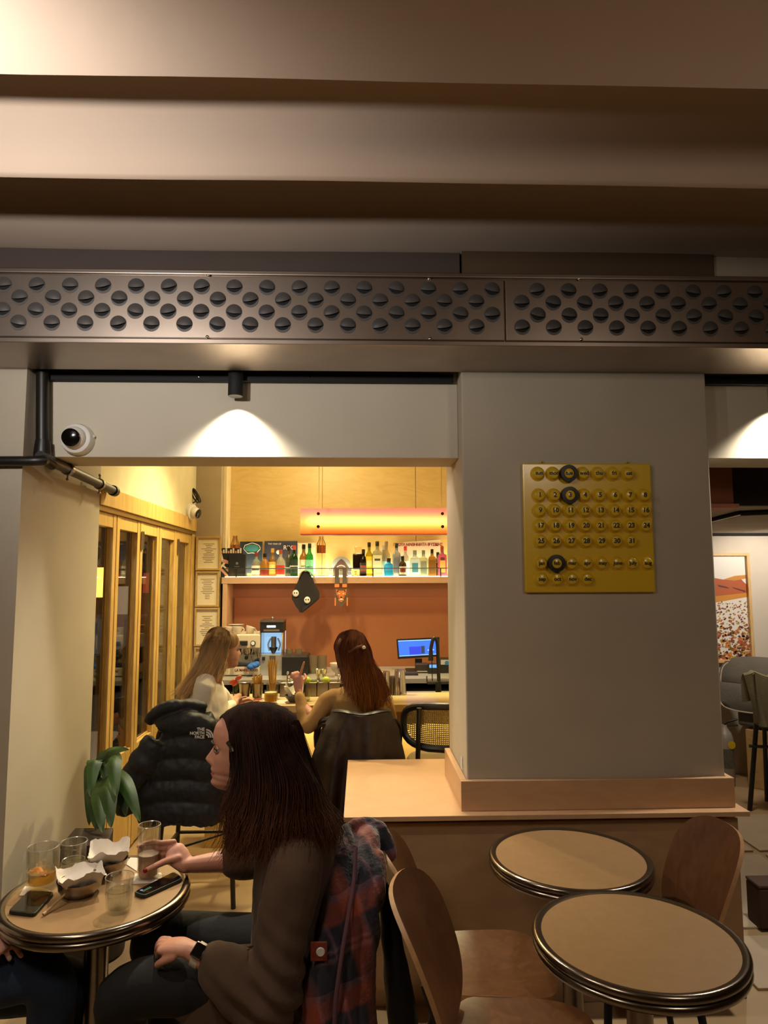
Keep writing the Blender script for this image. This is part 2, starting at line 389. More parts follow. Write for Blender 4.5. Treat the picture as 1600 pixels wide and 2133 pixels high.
# ================================================================== ventilation duct with scoop louvres
du = thing('ventilation_duct', 'long brushed steel ventilation duct with rows of round scoop louvres under ceiling', 'duct', (0, 2.6, 2.615))
MB().box((-3.2, 2.612, 2.615), (5.5, 2.90, 2.905)).build('casing', M_STEELD, du, smooth=0)
MB().box((-3.2, 2.592, 2.890), (5.5, 2.93, 2.908)).build('top_flange', M_STEELD, du, smooth=0, bevel=0.003)
MB().box((-3.2, 2.592, 2.610), (5.5, 2.935, 2.630)).build('bottom_flange', M_STEELD, du, smooth=0, bevel=0.003)
XS = at(1052, 640, Y=2.6).x
MB().box((-3.2, 2.600, 2.636), (XS - 0.003, 2.612, 2.885)).build('panel', M_STEELD, du, smooth=0, bevel=0.002)
MB().box((XS + 0.003, 2.600, 2.636), (3.4, 2.612, 2.885)).build('panel', M_STEELD, du, smooth=0, bevel=0.002)
R0 = 0.0315
lv = MB(); lv.cur = 0
lv.lathe([(R0, 0.0), (R0, -0.0012), (0.0001, -0.0012)], 20, M=Matrix(((1,0,0),(0,0,1),(0,1,0))), cap0=False)
def louv_pt(u, v):  # hood: bulged lid over the upper part of the hole, sagging lower edge
    a = pi * u; x = R0 * 1.0 * cos(a); ztop = R0 * sin(a)
    zlow = -0.08 * R0 - 0.24 * R0 * (1 - (x / R0) ** 2)
    zlow = max(zlow, -sqrt(max(R0 * R0 - x * x, 0)))
    z = ztop + (zlow - ztop) * v
    d = 0.012 * max(0.0, (1 - (x / R0) ** 2)) ** 0.7 * sin(min(v * 1.15, 1.0) * pi * 0.5)
    return Vector((x, -0.0015 - d, z))
NU, NV = 14, 6
gv = [louv_pt(i / NU, j / NV) for i in range(NU + 1) for j in range(NV + 1)]
lv.add(gv, [(i*(NV+1)+j, (i+1)*(NV+1)+j, (i+1)*(NV+1)+j+1, i*(NV+1)+j+1) for i in range(NU) for j in range(NV)])
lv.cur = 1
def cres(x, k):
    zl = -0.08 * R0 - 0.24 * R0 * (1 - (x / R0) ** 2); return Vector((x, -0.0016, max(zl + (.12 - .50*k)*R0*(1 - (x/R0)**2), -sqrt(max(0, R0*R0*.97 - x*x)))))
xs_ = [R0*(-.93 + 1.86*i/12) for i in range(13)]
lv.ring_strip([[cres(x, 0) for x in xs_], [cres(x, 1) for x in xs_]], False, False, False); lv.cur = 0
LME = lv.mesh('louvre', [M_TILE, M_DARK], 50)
def louvres(x_first, z_top, dx, cols, skip=()):
    for r in range(4):
        for c in range(cols + 1):
            x = x_first + c * dx - (0.5 * dx if r % 2 else 0)
            if (r, c) in skip or x > 3.2: continue
            o = place('louvre', LME, du, loc=(x, 0.0 - 0.0006, z_top - r * 0.0505 - 2.615)); o.rotation_euler = (0, random.uniform(-0.25, 0.25), 0)
x1 = at(77, 594, Y=2.6); louvres(x1.x - 0.1272 * 6, 2.842, 0.1272, 20, skip=[(1, 0), (3, 0)])
x2 = at(1119, 601, Y=2.6); louvres(x2.x, 2.842, 0.1262, 13)
sm = MB().lathe([(0.0065, 0), (0.006, -0.004), (0.003, -0.006), (0.0001, -0.0062)], 10, M=Matrix(((1,0,0),(0,0,1),(0,1,0)))).mesh('screw', M_CHROME)
for px, py in ((434, 574), (432, 702), (894, 581), (896, 706), (1206, 581), (1211, 707)):
    p = at(px, py, Y=2.6); place('screw', sm, du, loc=(p.x, -0.0005, p.z - 2.615))

# ================================================================== black service pipes on the left pier
pp = thing('conduit', 'black painted service pipe running down and along the left pier with clamps', 'pipe', (-1.40, 2.95, 2.2))
pt = A(88, 722, 2.99); pb = A(88, 945, 2.99)
MB().tube([pt + Vector((0,0,.03)), pb], 0.026, 14).build('pipe', M_BLACK, pp)
e0 = A(0, 961, 2.90) + Vector((-0.35, 0, 0)); e1 = A(66, 960, 2.90)
MB().tube(smooth_path([e0, e1, A(92, 958, 2.96), A(110, 970, 3.02)], sub=6), 0.021, 14).build('elbow', M_BLACK, pp)
q0 = A(84, 950, 2.93); q1 = at(238, 1023, X=-1.40)
MB().tube([q0, q1], 0.0235, 14).build('pipe', M_BLACK, pp)
dq = (q1 - q0).normalized()
MB().tube([q1 - dq*0.03, q1 + dq*0.01], 0.030, 14).build('end_cap', M_BLACK, pp)
MB().lathe([(0.034, -0.03), (0.036, 0), (0.030, 0.06)], 14, c=pb).build('tee_joint', M_BLACK, pp)
for px in (133, 216):
    t = (px - 84) / (238 - 84); c = q0.lerp(q1, t * 0.82 + 0.05)
    b = MB().tube([c - dq*0.012, c + dq*0.012], 0.030, 16)
    b.tube([c + Vector((0,0,.028)), c + Vector((0,0,.05))], 0.005, 6); b.tube([c - Vector((0,0,.028)), c - Vector((0,0,.05))], 0.005, 6)
    b.ell(c + Vector((0,0,.048)), 0.008, 8, 6); b.ell(c - Vector((0,0,.048)), 0.008, 8, 6)
    b.build('pipe_clamp', M_STEEL, pp)

# ================================================================== track rails and spotlights
def rail(x0, x1, zc, label):
    t = thing('track_rail', label, 'track', (x0, 3.05, zc))
    MB().box((x0, 3.018, zc - 0.020), (x1, 3.05, zc + 0.020)).build('rail', M_BLACKM, t, smooth=0, bevel=0.003)
    for k in range(4):
        x = x0 + (x1 - x0) * (0.10 + 0.27 * k)
        MB().lathe([(0.005, 0), (0.004, -0.003), (0.0001, -0.0035)], 8, c=(x, 3.0179, zc), M=Matrix(((1,0,0),(0,0,1),(0,1,0)))).build('screw', M_CHROME, t)
    return t
rail(-1.405, 0.418, 2.607, 'black track rail screwed along the lintel over the bar opening')
rail(1.55, 3.2, 2.607, 'black track rail on the lintel right of the pillar')
def spot(x, label, energy):
    t = thing('spotlight', label, 'spotlight', (x, 2.985, 2.50))
    MB().lathe([(0.031, 2.508), (0.033, 2.512), (0.033, 2.615), (0.030, 2.620)], 24, c=(x, 2.985, 0)).build('housing', M_BLACKM, t)
    MB().box((x - 0.012, 2.985, 2.595), (x + 0.012, 3.03, 2.620)).build('bracket', M_BLACKM, t, smooth=0)
    MB().lathe([(0.0001, 2.512), (0.029, 2.5095)], 24, c=(x, 2.985, 0), cap0=False, cap1=False).build('lens', emis('spot_lens', '#fff2dc', 12), t)
    l = light('spot_beam', 'SPOT', (x, 2.985, 2.49), energy, (1.0, 0.90, 0.74), (x, 2.992, 0), size=0.022, spot=116, blend=1.0)
spot(A(491, 800, 2.985).x, 'black cylinder spotlight washing the lintel above the bar opening', 100)
spot(A(1625, 800, 2.985).x, 'black cylinder spotlight beyond the pillar at the right edge', 100)

# ================================================================== dome cameras
def dome(c, label, R, s=1.0):
    t = thing('security_camera', label, 'camera', c)
    W = lambda b: b.xf(Matrix.Translation(c) @ R.to_4x4() @ Matrix.Scale(s, 4))
    W(MB().lathe([(0.062, 0), (0.062, 0.018), (0.056, 0.036), (0.040, 0.044)], 28)).build('base', M_WHITEP, t)
    W(MB().ell((0, 0, 0.045), 0.044, 24, 14)).build('ball', M_WHITEP, t)
    k = Vector((0.05, -0.15, 1)).normalized(); Q = k.to_track_quat('Z', 'Y').to_matrix()
    W(MB().lathe([(0.034, 0.0), (0.034, 0.003), (0.026, 0.008), (0.0001, 0.010)], 24, c=Vector((0, 0, 0.045)) + k * 0.037, M=Q)).build('lens', plain('lens_black', '#0b0908', 0.15, var=0), t)
    W(MB().ell((0.058, 0.012, 0.012), 0.008, 8, 6)).build('screw', M_WHITEP, t)
RC = Matrix.Rotation(pi/2, 3, 'X')
dome(A(165, 917, 3.05), 'white dome security camera with black lens on the lintel', RC, 1.15)
dome(at(393, 1066, X=-1.45) , 'white turret security camera at the end of the folding doors', (Vector((1, -0.35, -0.15)).normalized()).to_track_quat('Z', 'Y').to_matrix(), 1.15)
cb = MB(); c0 = A(404, 1033, 5.9)
for k in range(3):
    cb.tube([c0 + Vector((0.02*k - 0.01 + 0.035*cos(a*0.5236 + k), -0.012*k, 0.062*sin(a*0.5236))) for a in range(13)], 0.006, 6)
tag(cb.build('coiled_cable', M_BLACK), 'small coil of black cable above the corner camera', 'cable')

# ================================================================== partition with ledge in front of the pillar
pa = thing('partition', 'low brown partition with pale wooden ledge wrapping the pillar base', 'partition', (0.76, 3.2, 0))
MB().box((-0.045, 2.90, 0), (1.565, 3.68, 0.705)).build('front_panel', M_PANEL, pa, smooth=0, bevel=0.003)
MB().box((-0.05, 2.915, 0.705), (1.50, 3.66, 0.728)).build('shadow_gap', M_BLACKM, pa, smooth=0)
MB().box((-0.072, 2.85, 0.728), (1.590, 3.726, 0.748)).build('ledge', M_LEDGE, pa, smooth=0, bevel=0.002)
MB().box((0.410, 2.900, 0.748), (1.558, 2.926, 0.868)).build('base_board', M_LEDGE, pa, smooth=0, bevel=0.002)
MB().box((0.410, 2.927, 0.748), (0.436, 3.46, 0.868)).build('base_board', M_LEDGE, pa, smooth=0, bevel=0.002)
MB().box((1.537, 2.926, 0.748), (1.558, 3.46, 0.868)).build('base_board', M_LEDGE, pa, smooth=0, bevel=0.002)
tag(MB().tube(smooth_path([(0.438, 3.05, 0.93), (0.434, 3.04, 0.90), (0.434, 3.03, 0.88)], sub=4), 0.004, 6).build('wall_hook', M_WHITEP), 'small white plastic hook low on the pillar side', 'hook')

# ================================================================== perpetual calendar
M_YEL = plain('calendar_yellow', '#d6b026', 0.28, var=0.03, coat=0.35)
M_INK = plain('calendar_ink', '#17130d', 0.5, var=0.0)
M_RING = plain('calendar_ring_black', '#0d0b0b', 0.45, var=0.0)
ca = thing('wall_calendar', 'glossy yellow perpetual wall calendar with bubble buttons and black rings', 'calendar', (0.975, 2.93, 1.63))
cx0, cx1, cz0, cz1 = 0.697, 1.262, 1.640, 2.198
MB().box((cx0, 2.905, cz0), (cx1, 2.93, cz1)).build('board', M_YEL, ca, smooth=0, bevel=0.006)
YM = Matrix(((1,0,0),(0,0,-1),(0,1,0)))
BTN = MB().lathe([(0.0325, 0), (0.0300, 0.0035), (0.0245, 0.007), (0.0222, 0.024), (0.0212, 0.0270), (0.0195, 0.0280), (0.0001, 0.0285)], 22, M=YM, cap0=False).mesh('button', M_YEL, 50)
RNG = MB().lathe([(0.0215, 0.010), (0.0365, 0.010), (0.0375, 0.014), (0.0365, 0.031), (0.0225, 0.032), (0.0215, 0.028), (0.0215, 0.010)], 26, M=YM, cap0=False, cap1=False).mesh('ring', M_RING, 50)
WD = cx1 - cx0; HT = cz1 - cz0
DX = WD * 0.1155
def crow(names, fx, fz, size):
    for i, n in enumerate(names):
        x = cx0 + WD * fx + i * DX; z = cz1 - HT * fz
        b = place('button', BTN, ca, loc=(x - 0.975, 2.905 - 2.93, z - 1.63))
        text('numeral', n, size, (x, 2.8758, z), M_INK, b, depth=0.0005, offset=0.0009 if size > 0.025 else 0.0006)
        if n in ('tue', '3', 'feb'): place('ring', RNG, b, loc=(0, 0, 0))
crow(['sun', 'mon', 'tue', 'wed', 'thu', 'fri', 'sat'], 0.115, 0.085, 0.0235)
for r in range(4):
    crow([str(k) for k in range(8*r + 1, min(8*r + 9, 32))], 0.118, 0.255 + 0.118 * r, 0.0285)
crow(['jan', 'feb', 'mar', 'apr', 'may', 'june', 'july', 'aug'], 0.118, 0.778, 0.0225)
crow(['sep', 'oct', 'nov', 'dec'], 0.118, 0.898, 0.0225)
for fx in (0.15, 0.82):
    MB().tube([(cx0 + WD*fx, 2.925, cz1 + 0.004), (cx0 + WD*fx + 0.004, 2.915, cz1 + 0.012), (cx0 + WD*fx + 0.008, 2.925, cz1 + 0.004)], 0.003, 6).build('hanging_loop', M_YEL, ca)

# ================================================================== round cafe tables
M_TOP = plain('table_laminate', '#9a7a54', 0.38, var=0.05, scale=40)
M_RIM = plain('table_rim_steel', '#877c70', 0.22, 1.0, var=0.0)
def cafe_table(c, label):
    t = thing('cafe_table', label, 'table', (c[0], c[1], 0), 0, 'round cafe tables')
    def w(b): return b
    MB().lathe([(0.0001, 0.722), (0.254, 0.722), (0.254, 0.7395), (0.0001, 0.740)], 64, cap0=False, cap1=False).build('table_top', M_TOP, t, world=False)
    MB().lathe([(r - .0140, z) for r, z in [(0.266, 0.7405), (0.272, 0.7425), (0.281, 0.744), (0.288, 0.740), (0.2905, 0.732), (0.288, 0.724), (0.282, 0.721), (0.288, 0.7185), (0.2905, 0.710), (0.287, 0.701), (0.279, 0.698), (0.262, 0.699), (0.262, 0.722)]], 72, cap0=False, cap1=False).build('metal_rim', M_RIM, t, world=False, smooth=60)
    MB().lathe([(0.02, 0.70), (0.12, 0.699), (0.12, 0.690), (0.034, 0.684)], 32).build('mounting_plate', M_BLACKM, t, world=False)
    MB().lathe([(0.034, 0.02), (0.034, 0.69)], 24).build('column', M_STEEL, t, world=False)
    MB().lathe([(0.19, 0.0), (0.19, 0.008), (0.17, 0.016), (0.06, 0.024), (0.036, 0.04)], 40).build('base', M_BLACKM, t, world=False)
    return t
TA = at(1327, 1951, Z=.74); TB = at(1186, 1784, Z=.74); TC = at(204, 1857, Z=.74)
cafe_table(TA, 'empty round steel-rimmed cafe table nearest the camera on the right')
cafe_table(TB, 'empty round steel-rimmed cafe table standing against the partition')
cafe_table(TC, 'round steel-rimmed cafe table with drinks beside the seated woman')

# ================================================================== bent plywood chairs
M_CHAIR = wood('chair_veneer', '#5c3a22', '#6c4629', (6, 6, 1.6), 0.36)
M_CHEDGE = plain('chair_edge', '#a98055', 0.45, var=0.1, scale=60)
def shell(pts_fn, nu, nv, th):
    """thick curved sheet from a mid-surface function; edge faces get material 1"""
    P = [[pts_fn(i / nu, j / nv) for j in range(nv + 1)] for i in range(nu + 1)]
    N = [[None] * (nv + 1) for _ in range(nu + 1)]
    for i in range(nu + 1):
        for j in range(nv + 1):
            du_ = P[min(i+1, nu)][j] - P[max(i-1, 0)][j]; dv = P[i][min(j+1, nv)] - P[i][max(j-1, 0)]
            N[i][j] = du_.cross(dv).normalized()
    b = MB(); n = (nv + 1)
    top = [P[i][j] + N[i][j] * th / 2 for i in range(nu + 1) for j in range(n)]; bot = [P[i][j] - N[i][j] * th / 2 for i in range(nu + 1) for j in range(n)]
    K = len(top); fs = []
    for i in range(nu):
        for j in range(nv):
            a, c, d, e = i*n+j, (i+1)*n+j, (i+1)*n+j+1, i*n+j+1
            fs.append((a, c, d, e)); fs.append((a+K, e+K, d+K, c+K))
    b.add(top + bot, fs); b.m = [0] * len(fs)
    bd = [(i, 0) for i in range(nu)] + [(nu, j) for j in range(nv)] + [(i, nv) for i in range(nu, 0, -1)] + [(0, j) for j in range(nv, 0, -1)]
    ids = [i*n+j for i, j in bd]
    for q in range(len(ids)):
        a, c = ids[q], ids[(q+1) % len(ids)]; b.f.append((a, a+K, c+K, c)); b.m.append(1)
    return b
def sup(u, v, p=3.2):
    """square -> rounded square"""
    x, y = 2*u - 1, 2*v - 1
    m = max(abs(x), abs(y)); l = (abs(x)**p + abs(y)**p) ** (1/p)
    k = m / l if l > 1e-9 else 1
    return x * k, y * k
def ply_chair(loc, rotz, label):
    # local: sitter faces +X
    t = thing('plywood_chair', label, 'chair', loc, rotz, 'bent plywood cafe chairs')
    def back(u, v):
        x, y = sup(u, v, 3.0); h = (y + 1) / 2
        wd = 0.19 + 0.022 * h
        return Vector((-0.155 - 0.165 * h ** 1.25 + 0.055 * x * x * (0.4 + 0.6*h), x * wd, 0.475 + 0.375 * h))
    shell(back, 18, 18, 0.013).build('backrest', [M_CHAIR, M_CHEDGE], t, smooth=50, world=False)
    def seat(u, v):
        x, y = sup(u, v, 4.0)
        return Vector((0.035 + 0.20 * x, y * (0.195 + 0.012 * x), 0.462 - 0.018 * (1 - y*y) * (1 - x*x) - 0.012 * max(0, x) ** 3))
    shell(seat, 14, 14, 0.016).build('seat', [M_CHAIR, M_CHEDGE], t, smooth=50, world=False)
    for sy in (-1, 1):
        MB().tube([(-0.10, sy*0.14, 0.450), (-0.17, sy*0.165, 0.0)], [0.014, 0.011], 10).build('leg', M_BLACKM, t, world=False)
        MB().tube([(0.17, sy*0.14, 0.445), (0.20, sy*0.17, 0.0)], [0.014, 0.011], 10).build('leg', M_BLACKM, t, world=False)
        MB().tube(smooth_path([(-0.08, sy*0.07, 0.447), (-0.16, sy*0.07, 0.452), (-0.195, sy*0.07, 0.54), (-0.225, sy*0.07, 0.62)], sub=4), 0.009, 8).build('back_bracket', M_BLACKM, t, world=False)
    MB().tube([(-0.13, -0.14, 0.44), (-0.13, 0.14, 0.44)], 0.010, 8).build('crossbar', M_BLACKM, t, world=False)
    return t
ply_chair((0.40, 1.95, 0), radians(-14), 'bent plywood chair left of the nearest empty table, its near edge lit')
ply_chair((0.375, 2.33, 0), radians(-2), 'bent plywood chair left of the table by the partition, seat in view')
ply_chair((0.955, 2.42, 0), radians(180), 'bent plywood chair right of the table by the partition')
ply_chair((-0.30, 2.27, 0), radians(180), 'bent plywood chair under the seated woman with a plaid shirt on it')
# ================================================================== bar counter
co = thing('bar_counter', 'pale wooden bar counter with lit plywood front where two women sit', 'counter', (0.3, 4.6, 0))
M_CTOP = wood('counter_birch', '#cdb27a', '#d6bd88', (1.2, 5, 5), 0.28)
MB().box((-1.05, 4.35, 0.875), (1.5, 4.80, 0.920)).build('worktop', M_CTOP, co, smooth=0, bevel=0.003)
MB().box((-1.05, 4.352, 0.800), (1.5, 4.380, 0.874)).build('apron', wood('apron_wood', '#8a6a3c', '#9a7846', (1.2, 5, 5)), co, smooth=0)
MB().box((-1.0, 4.56, 0), (1.5, 4.60, 0.874)).build('front_panel', M_PLYW, co, smooth=0)
MB().box((-1.0, 4.40, 0.862), (1.5, 4.41, 0.872)).build('light_strip', emis('warm_led', '#ffd27a', 10), co, smooth=0)
light('counter_led', 'AREA', (0.2, 4.44, 0.862), 12, (1.0, 0.84, 0.46), (0.2, 4.60, 0.3), size=2.3, size_y=0.02)
# back counter with stainless top
bc = thing('back_counter', 'stainless steel back counter under the orange wall', 'counter', (0.2, 5.9, 0))
MB().box((-1.16, 5.50, 0.875), (1.45, 6.26, 0.915)).build('worktop', plain('satin_steel', '#a09a90', 0.4, 0.35, var=0.04), bc, smooth=0, bevel=0.003)
MB().box((-1.16, 5.56, 0.0), (1.45, 6.26, 0.82)).build('body', M_BLACKM, bc, smooth=0)
for k in range(4):
    x0 = -0.95 + k * 0.60
    d = MB().box((x0, 5.535, 0.12), (x0 + 0.57, 5.56, 0.80)).build('door', M_STEEL, bc, smooth=0, bevel=0.003)
    MB().box((x0 + 0.06, 5.515, 0.74), (x0 + 0.20, 5.535, 0.76)).build('handle', M_CHROME, d, smooth=0)
# rear worktop of the bar island with sink side
sk = thing('sink_unit', 'stainless sink unit behind the bar counter', 'sink', (0.6, 4.95, 0))
MB().box((-0.40, 4.82, 0.0), (1.45, 5.12, 0.835)).build('body', M_STEEL, sk, smooth=0)
MB().box((-0.40, 5.10, 0.835), (1.45, 5.13, 0.875)).build('upstand', MATS['satin_steel'], sk, smooth=0, bevel=0.003)

# ================================================================== lit bottle shelf
sh = thing('bottle_shelf', 'long lit bottle shelf of pale wood on the back wall', 'shelf', (-0.2, 6.15, 1.66))
MB().box((-1.215, 6.00, 1.662), (1.3, 6.285, 1.718)).build('board', M_LEDGE, sh, smooth=0, bevel=0.002)
MB().box((-1.19, 6.012, 1.718), (1.3, 6.27, 1.724)).build('light_panel', emis('shelf_glow', '#fff0cf', 8), sh, smooth=0)
GUARD = thin_glass('guard_glass', '#f2f4ee', 1.45)
RZ = at(700, 1184, Y=6.0).z
MB().tube([(-1.2, 6.005, RZ), (1.2, 6.005, RZ)], 0.004, 8).build('rail', M_BLACK, sh)
for px in (492, 777, 918):
    x = at(px, 1190, Y=6.005).x; MB().tube([(x, 6.005, 1.718), (x, 6.005, RZ)], 0.005, 8).build('post', M_BLACK, sh)
MB().box((-1.2, 6.008, 1.722), (1.2, 6.011, RZ - 0.004)).build('guard', GUARD, sh, smooth=0)
light('shelf_led', 'AREA', (0.0, 6.20, 1.735), 14, (1.0, 0.86, 0.60), (0.0, 6.2, 3.0), size=2.3, size_y=0.10)
light('shelf_led_under', 'AREA', (0.0, 6.03, 1.655), 3, (1.0, 0.70, 0.40), (0.0, 6.2, 1.0), size=2.2, size_y=0.03)

SHZ = 1.7245
def shelf_x(px): return at(px, 1190, Y=6.12).x
def glass_liq(name, h, rough=0.05, mix=0.55):
    """coloured bottle: part see-through glass, part coloured body"""
    if name in MATS: return MATS[name]
    m, nt, b = newmat(name); c = lin(h)
    b.inputs['Base Color'].default_value = C4(c); b.inputs['Roughness'].default_value = rough; b.inputs['Transmission Weight'].default_value = mix
    b.inputs['IOR'].default_value = 1.3; b.inputs['Specular IOR Level'].default_value = 0.6
    MATS[name] = m; return m
BOT = {'tall': [(.030,0),(.034,.004),(.034,.165),(.030,.190),(.016,.215),(.0135,.225),(.0135,.275)],
       'round': [(.034,0),(.040,.005),(.042,.10),(.038,.135),(.022,.160),(.014,.172),(.0135,.215)],
       'square': [(.038,0),(.042,.004),(.042,.150),(.036,.170),(.018,.182),(.015,.19),(.015,.225)],
       'short': [(.038,0),(.043,.005),(.043,.085),(.036,.105),(.018,.118),(.016,.125),(.016,.150)]}
def bottle(px, h_px, kind, col_, cap, lab, lcol, label, y=6.10, word=None, wcol='#20180f', w=1.0, lab2=None):
    x = shelf_x(px) if y > 5.9 else at(px, 1400, Y=y).x
    H = h_px / F_PX * y * 1.03; pr = BOT[kind]; k = H / pr[-1][1] * 0.93
    t = thing('bottle', label, 'bottle', (x, y, SHZ), 0, 'bottles on the lit shelf')
    n = 20
    sq = kind == 'square'
    b = MB()
    if sq:
        rings = []
        for r, z in pr:
            e = 0.45 if r > .03 else 1
            rings.append([Vector((r*1.05*w*math.copysign(abs(cos(2*pi*(j+.5)/24))**e, cos(2*pi*(j+.5)/24)), r*.72*math.copysign(abs(sin(2*pi*(j+.5)/24))**e, sin(2*pi*(j+.5)/24)), z*k)) for j in range(24)])
        b.ring_strip(rings)
    else:
        b.lathe([(r*w, z*k) for r, z in pr], n)
    b.build('glass_body', glass_liq('bottle_' + col_.strip('#'), col_), t, world=False)
    nr = pr[-1][0] * w; zt = pr[-1][1] * k
    MB().lathe([(nr*1.12, zt - 0.020), (nr*1.12, zt + H*0.06), (nr*0.9, zt + H*0.075)], 16).build('cap', plain('cap_' + cap.strip('#'), cap, 0.35, var=0), t, world=False)
    if lab:
        z0, z1 = lab; R = (pr[2][0] * w) * 1.015; L = MB()
        if sq: L.box((-R*0.92, -R*0.74, z0*H), (R*0.92, -R*0.70, z1*H))
        else: L.ring_strip([[Vector((R*sin(a), -R*cos(a), z*H)) for a in [(-1.1 + 2.2*i/10) for i in range(11)]] for z in (z0, z1)], False, False, False)
        lo = L.build('label', plain('label_' + lcol.strip('#'), lcol, 0.55, var=0.08, scale=60), t, world=False, fix=False)
        if lab2:
            L2 = MB(); za, zb, c2 = lab2; R2 = R * 1.02
            if sq: L2.box((-R*0.6, -R*0.76, za*H), (R*0.6, -R*0.735, zb*H))
            else: L2.ring_strip([[Vector((R2*sin(a), -R2*cos(a), z*H)) for a in [(-0.8 + 1.6*i/8) for i in range(9)]] for z in (za, zb)], False, False, False)
            L2.build('badge', plain('label_' + c2.strip('#'), c2, 0.5, var=0.05), lo, world=False, fix=False)
        if word:
            me = text_mesh(word, 0.016 if len(word) > 5 else 0.020, 0.0003, 0.0004); me.materials.clear(); me.materials.append(plain('ink_' + wcol.strip('#'), wcol, 0.5, var=0))
            me.transform(Matrix.Translation((0, -R*1.04 - 0.001, (z0 + z1)/2*H)) @ FRONT4); place('lettering', me, lo)
    return t
bottle(534, 48, 'round', '#b9b8a0', '#8a3a2a', (.10,.45), '#e6dfc2', 'squat clear bottle with plain cream label right of black box', lab2=(.26,.32,'#4a4030'))
bottle(552, 46, 'round', '#c98a3c', '#15120f', (.06,.28), '#7c1f1a', 'rounded amber bottle with dark red label and black stopper')
bottle(568, 56, 'tall', '#b98b50', '#d6a23a', (.10,.52), '#e0b24a', 'whisky bottle with golden round label and wooden stopper', lab2=(.22,.42,'#f0d27a'))
bottle(585, 53, 'round', '#d9d0b0', '#a8482a', (.08,.42), '#b02c1c', 'clear bottle with red label and orange neck')
bottle(600, 60, 'tall', '#6d6a55', '#2a2420', (.10,.46), '#2c3a2a', 'dark glass bottle with black and green label, first of two alike labels', word='JAMESON', wcol='#e8e2c8', y=6.17)
bottle(613, 62, 'tall', '#1f4a20', '#c04a3a', (.10,.55), '#1c3020', 'green whiskey bottle with black label and red foil neck', word='JAMESON', wcol='#e8e2c8')
bottle(632, 64, 'tall', '#a8702c', '#1a1712', (.10,.52), '#e8e4b8', 'amber bottle with slanted cream label beside the bright green one', word='EXIT', y=6.14, w=1.1)
bottle(645, 66, 'tall', '#2f9a3c', '#0f100c', (.06,.50), '#7fd0a0', 'bright green whiskey bottle with mint label above the bandana', word='JAMESON', wcol='#123018')
bottle(757, 54, 'tall', '#1a0f0c', '#1a1410', (.10,.50), '#2a1512', 'very dark bottle with brown label next to the black flask', lab2=(.18,.40,'#8a4a3a'))
bottle(769, 68, 'tall', '#b8a020', '#151210', (.08,.58), '#f2d43a', 'yellow bottle with bright yellow label and black cap', lab2=(.30,.46,'#f7ea9a'))
bottle(786, 70, 'square', '#b9bca0', '#1c1916', (.10,.60), '#dfe2b8', 'tall square clear bottle with pale green label and black cap', lab2=(.44,.50,'#4a4a38'))
bottle(799, 62, 'tall', '#c8c8b0', '#b8b8b0', (.10,.48), '#9fd0c0', 'slim clear bottle with silver cap behind the square one', y=6.20)
bottle(806, 70, 'tall', '#c9b88a', '#8a7a60', None, '#000000', 'slim unlabelled amber-tinted bottle at the back of the shelf', y=6.22)
bottle(810, 36, 'short', '#2aa0e0', '#20242a', (.30,.62), '#2a9ae6', 'short turquoise blue bottle with dark stopper')
bottle(826, 66, 'square', '#a9b4c0', '#1c2024', (.10,.58), '#c8dce6', 'clear bottle with pale blue label and black cap', lab2=(.2,.36,'#4a7ab0'), w=.85)
bottle(838, 40, 'tall', '#3a2a12', '#16120e', (.08,.48), '#e6d2b8', 'short dark brown bottle with cream label in front', lab2=(.2,.38,'#8a2a20'), w=1.0, y=6.06)
bottle(846, 60, 'tall', '#d0c6b0', '#c23a2a', (.08,.50), '#efe6d2', 'clear bottle with red cap behind the brown bottle', y=6.20)
bottle(864, 52, 'square', '#c8d8d8', '#8a9a90', (.06,.66), '#cfe4e2', 'broad clear gin bottle with teal round label', lab2=(.14,.50,'#3f8fae'), w=1.05)
bottle(882, 52, 'square', '#c4d2b8', '#7a8a70', (.06,.58), '#cfe0b0', 'broad clear bottle with pale green label beside the teal one', lab2=(.20,.44,'#9cc08a'), w=.9)
bottle(900, 54, 'square', '#b8863c', '#20180f', (.08,.60), '#d9a24a', 'amber bottle with orange and brown shield label', lab2=(.16,.46,'#6a2a18'), w=.8)
bottle(921, 60, 'square', '#b06a80', '#b04a3a', (.04,.72), '#d8557a', 'pink patterned bottle with red stopper at the shelf end', lab2=(.12,.52,'#f0c060'), w=.95)
bottle(915, 48, 'round', '#2a1c18', '#16120e', None, '#000000', 'small dark bottle half hidden near the shelf end', y=6.21)
# black square flask and dark carafe, glass carafes with copper bands
fl2 = thing('decanter', 'clear square decanter of dark liquor at the back of the shelf', 'decanter', (shelf_x(746), 6.16, SHZ))
MB().box((-0.048, -0.04, 0.06), (0.048, 0.04, 0.20)).build('liquor', plain('dark_liquor', '#120b08', 0.15, var=0), fl2, bevel=0.008, world=False)
MB().lathe([(0.055, 0), (0.055, 0.06)], 20).build('foot', thin_glass('clear_glass', '#f4f2ea', 1.45), fl2, world=False)
MB().lathe([(0.05, 0.20), (0.032, 0.215), (0.032, 0.26), (0.036, 0.265)], 20, cap0=False, cap1=False).build('neck', MATS['clear_glass'], fl2, world=False)
bk = thing('gift_box', 'matte black gift box with small crest on the shelf', 'box', (shelf_x(497), 6.08, SHZ))
MB().box((-0.075, -0.045, 0), (0.075, 0.045, 0.195)).build('carton', M_BLACKM, bk, bevel=0.003, world=False, smooth=0)
MB().lathe([(0.012, 0), (0.0001, 0.001)], 12, c=(0, -0.0455, 0.115), M=Matrix(((1,0,0),(0,0,-1),(0,1,0)))).build('crest', plain('crest_grey', '#6a6560', 0.5, var=0), bk, world=False)
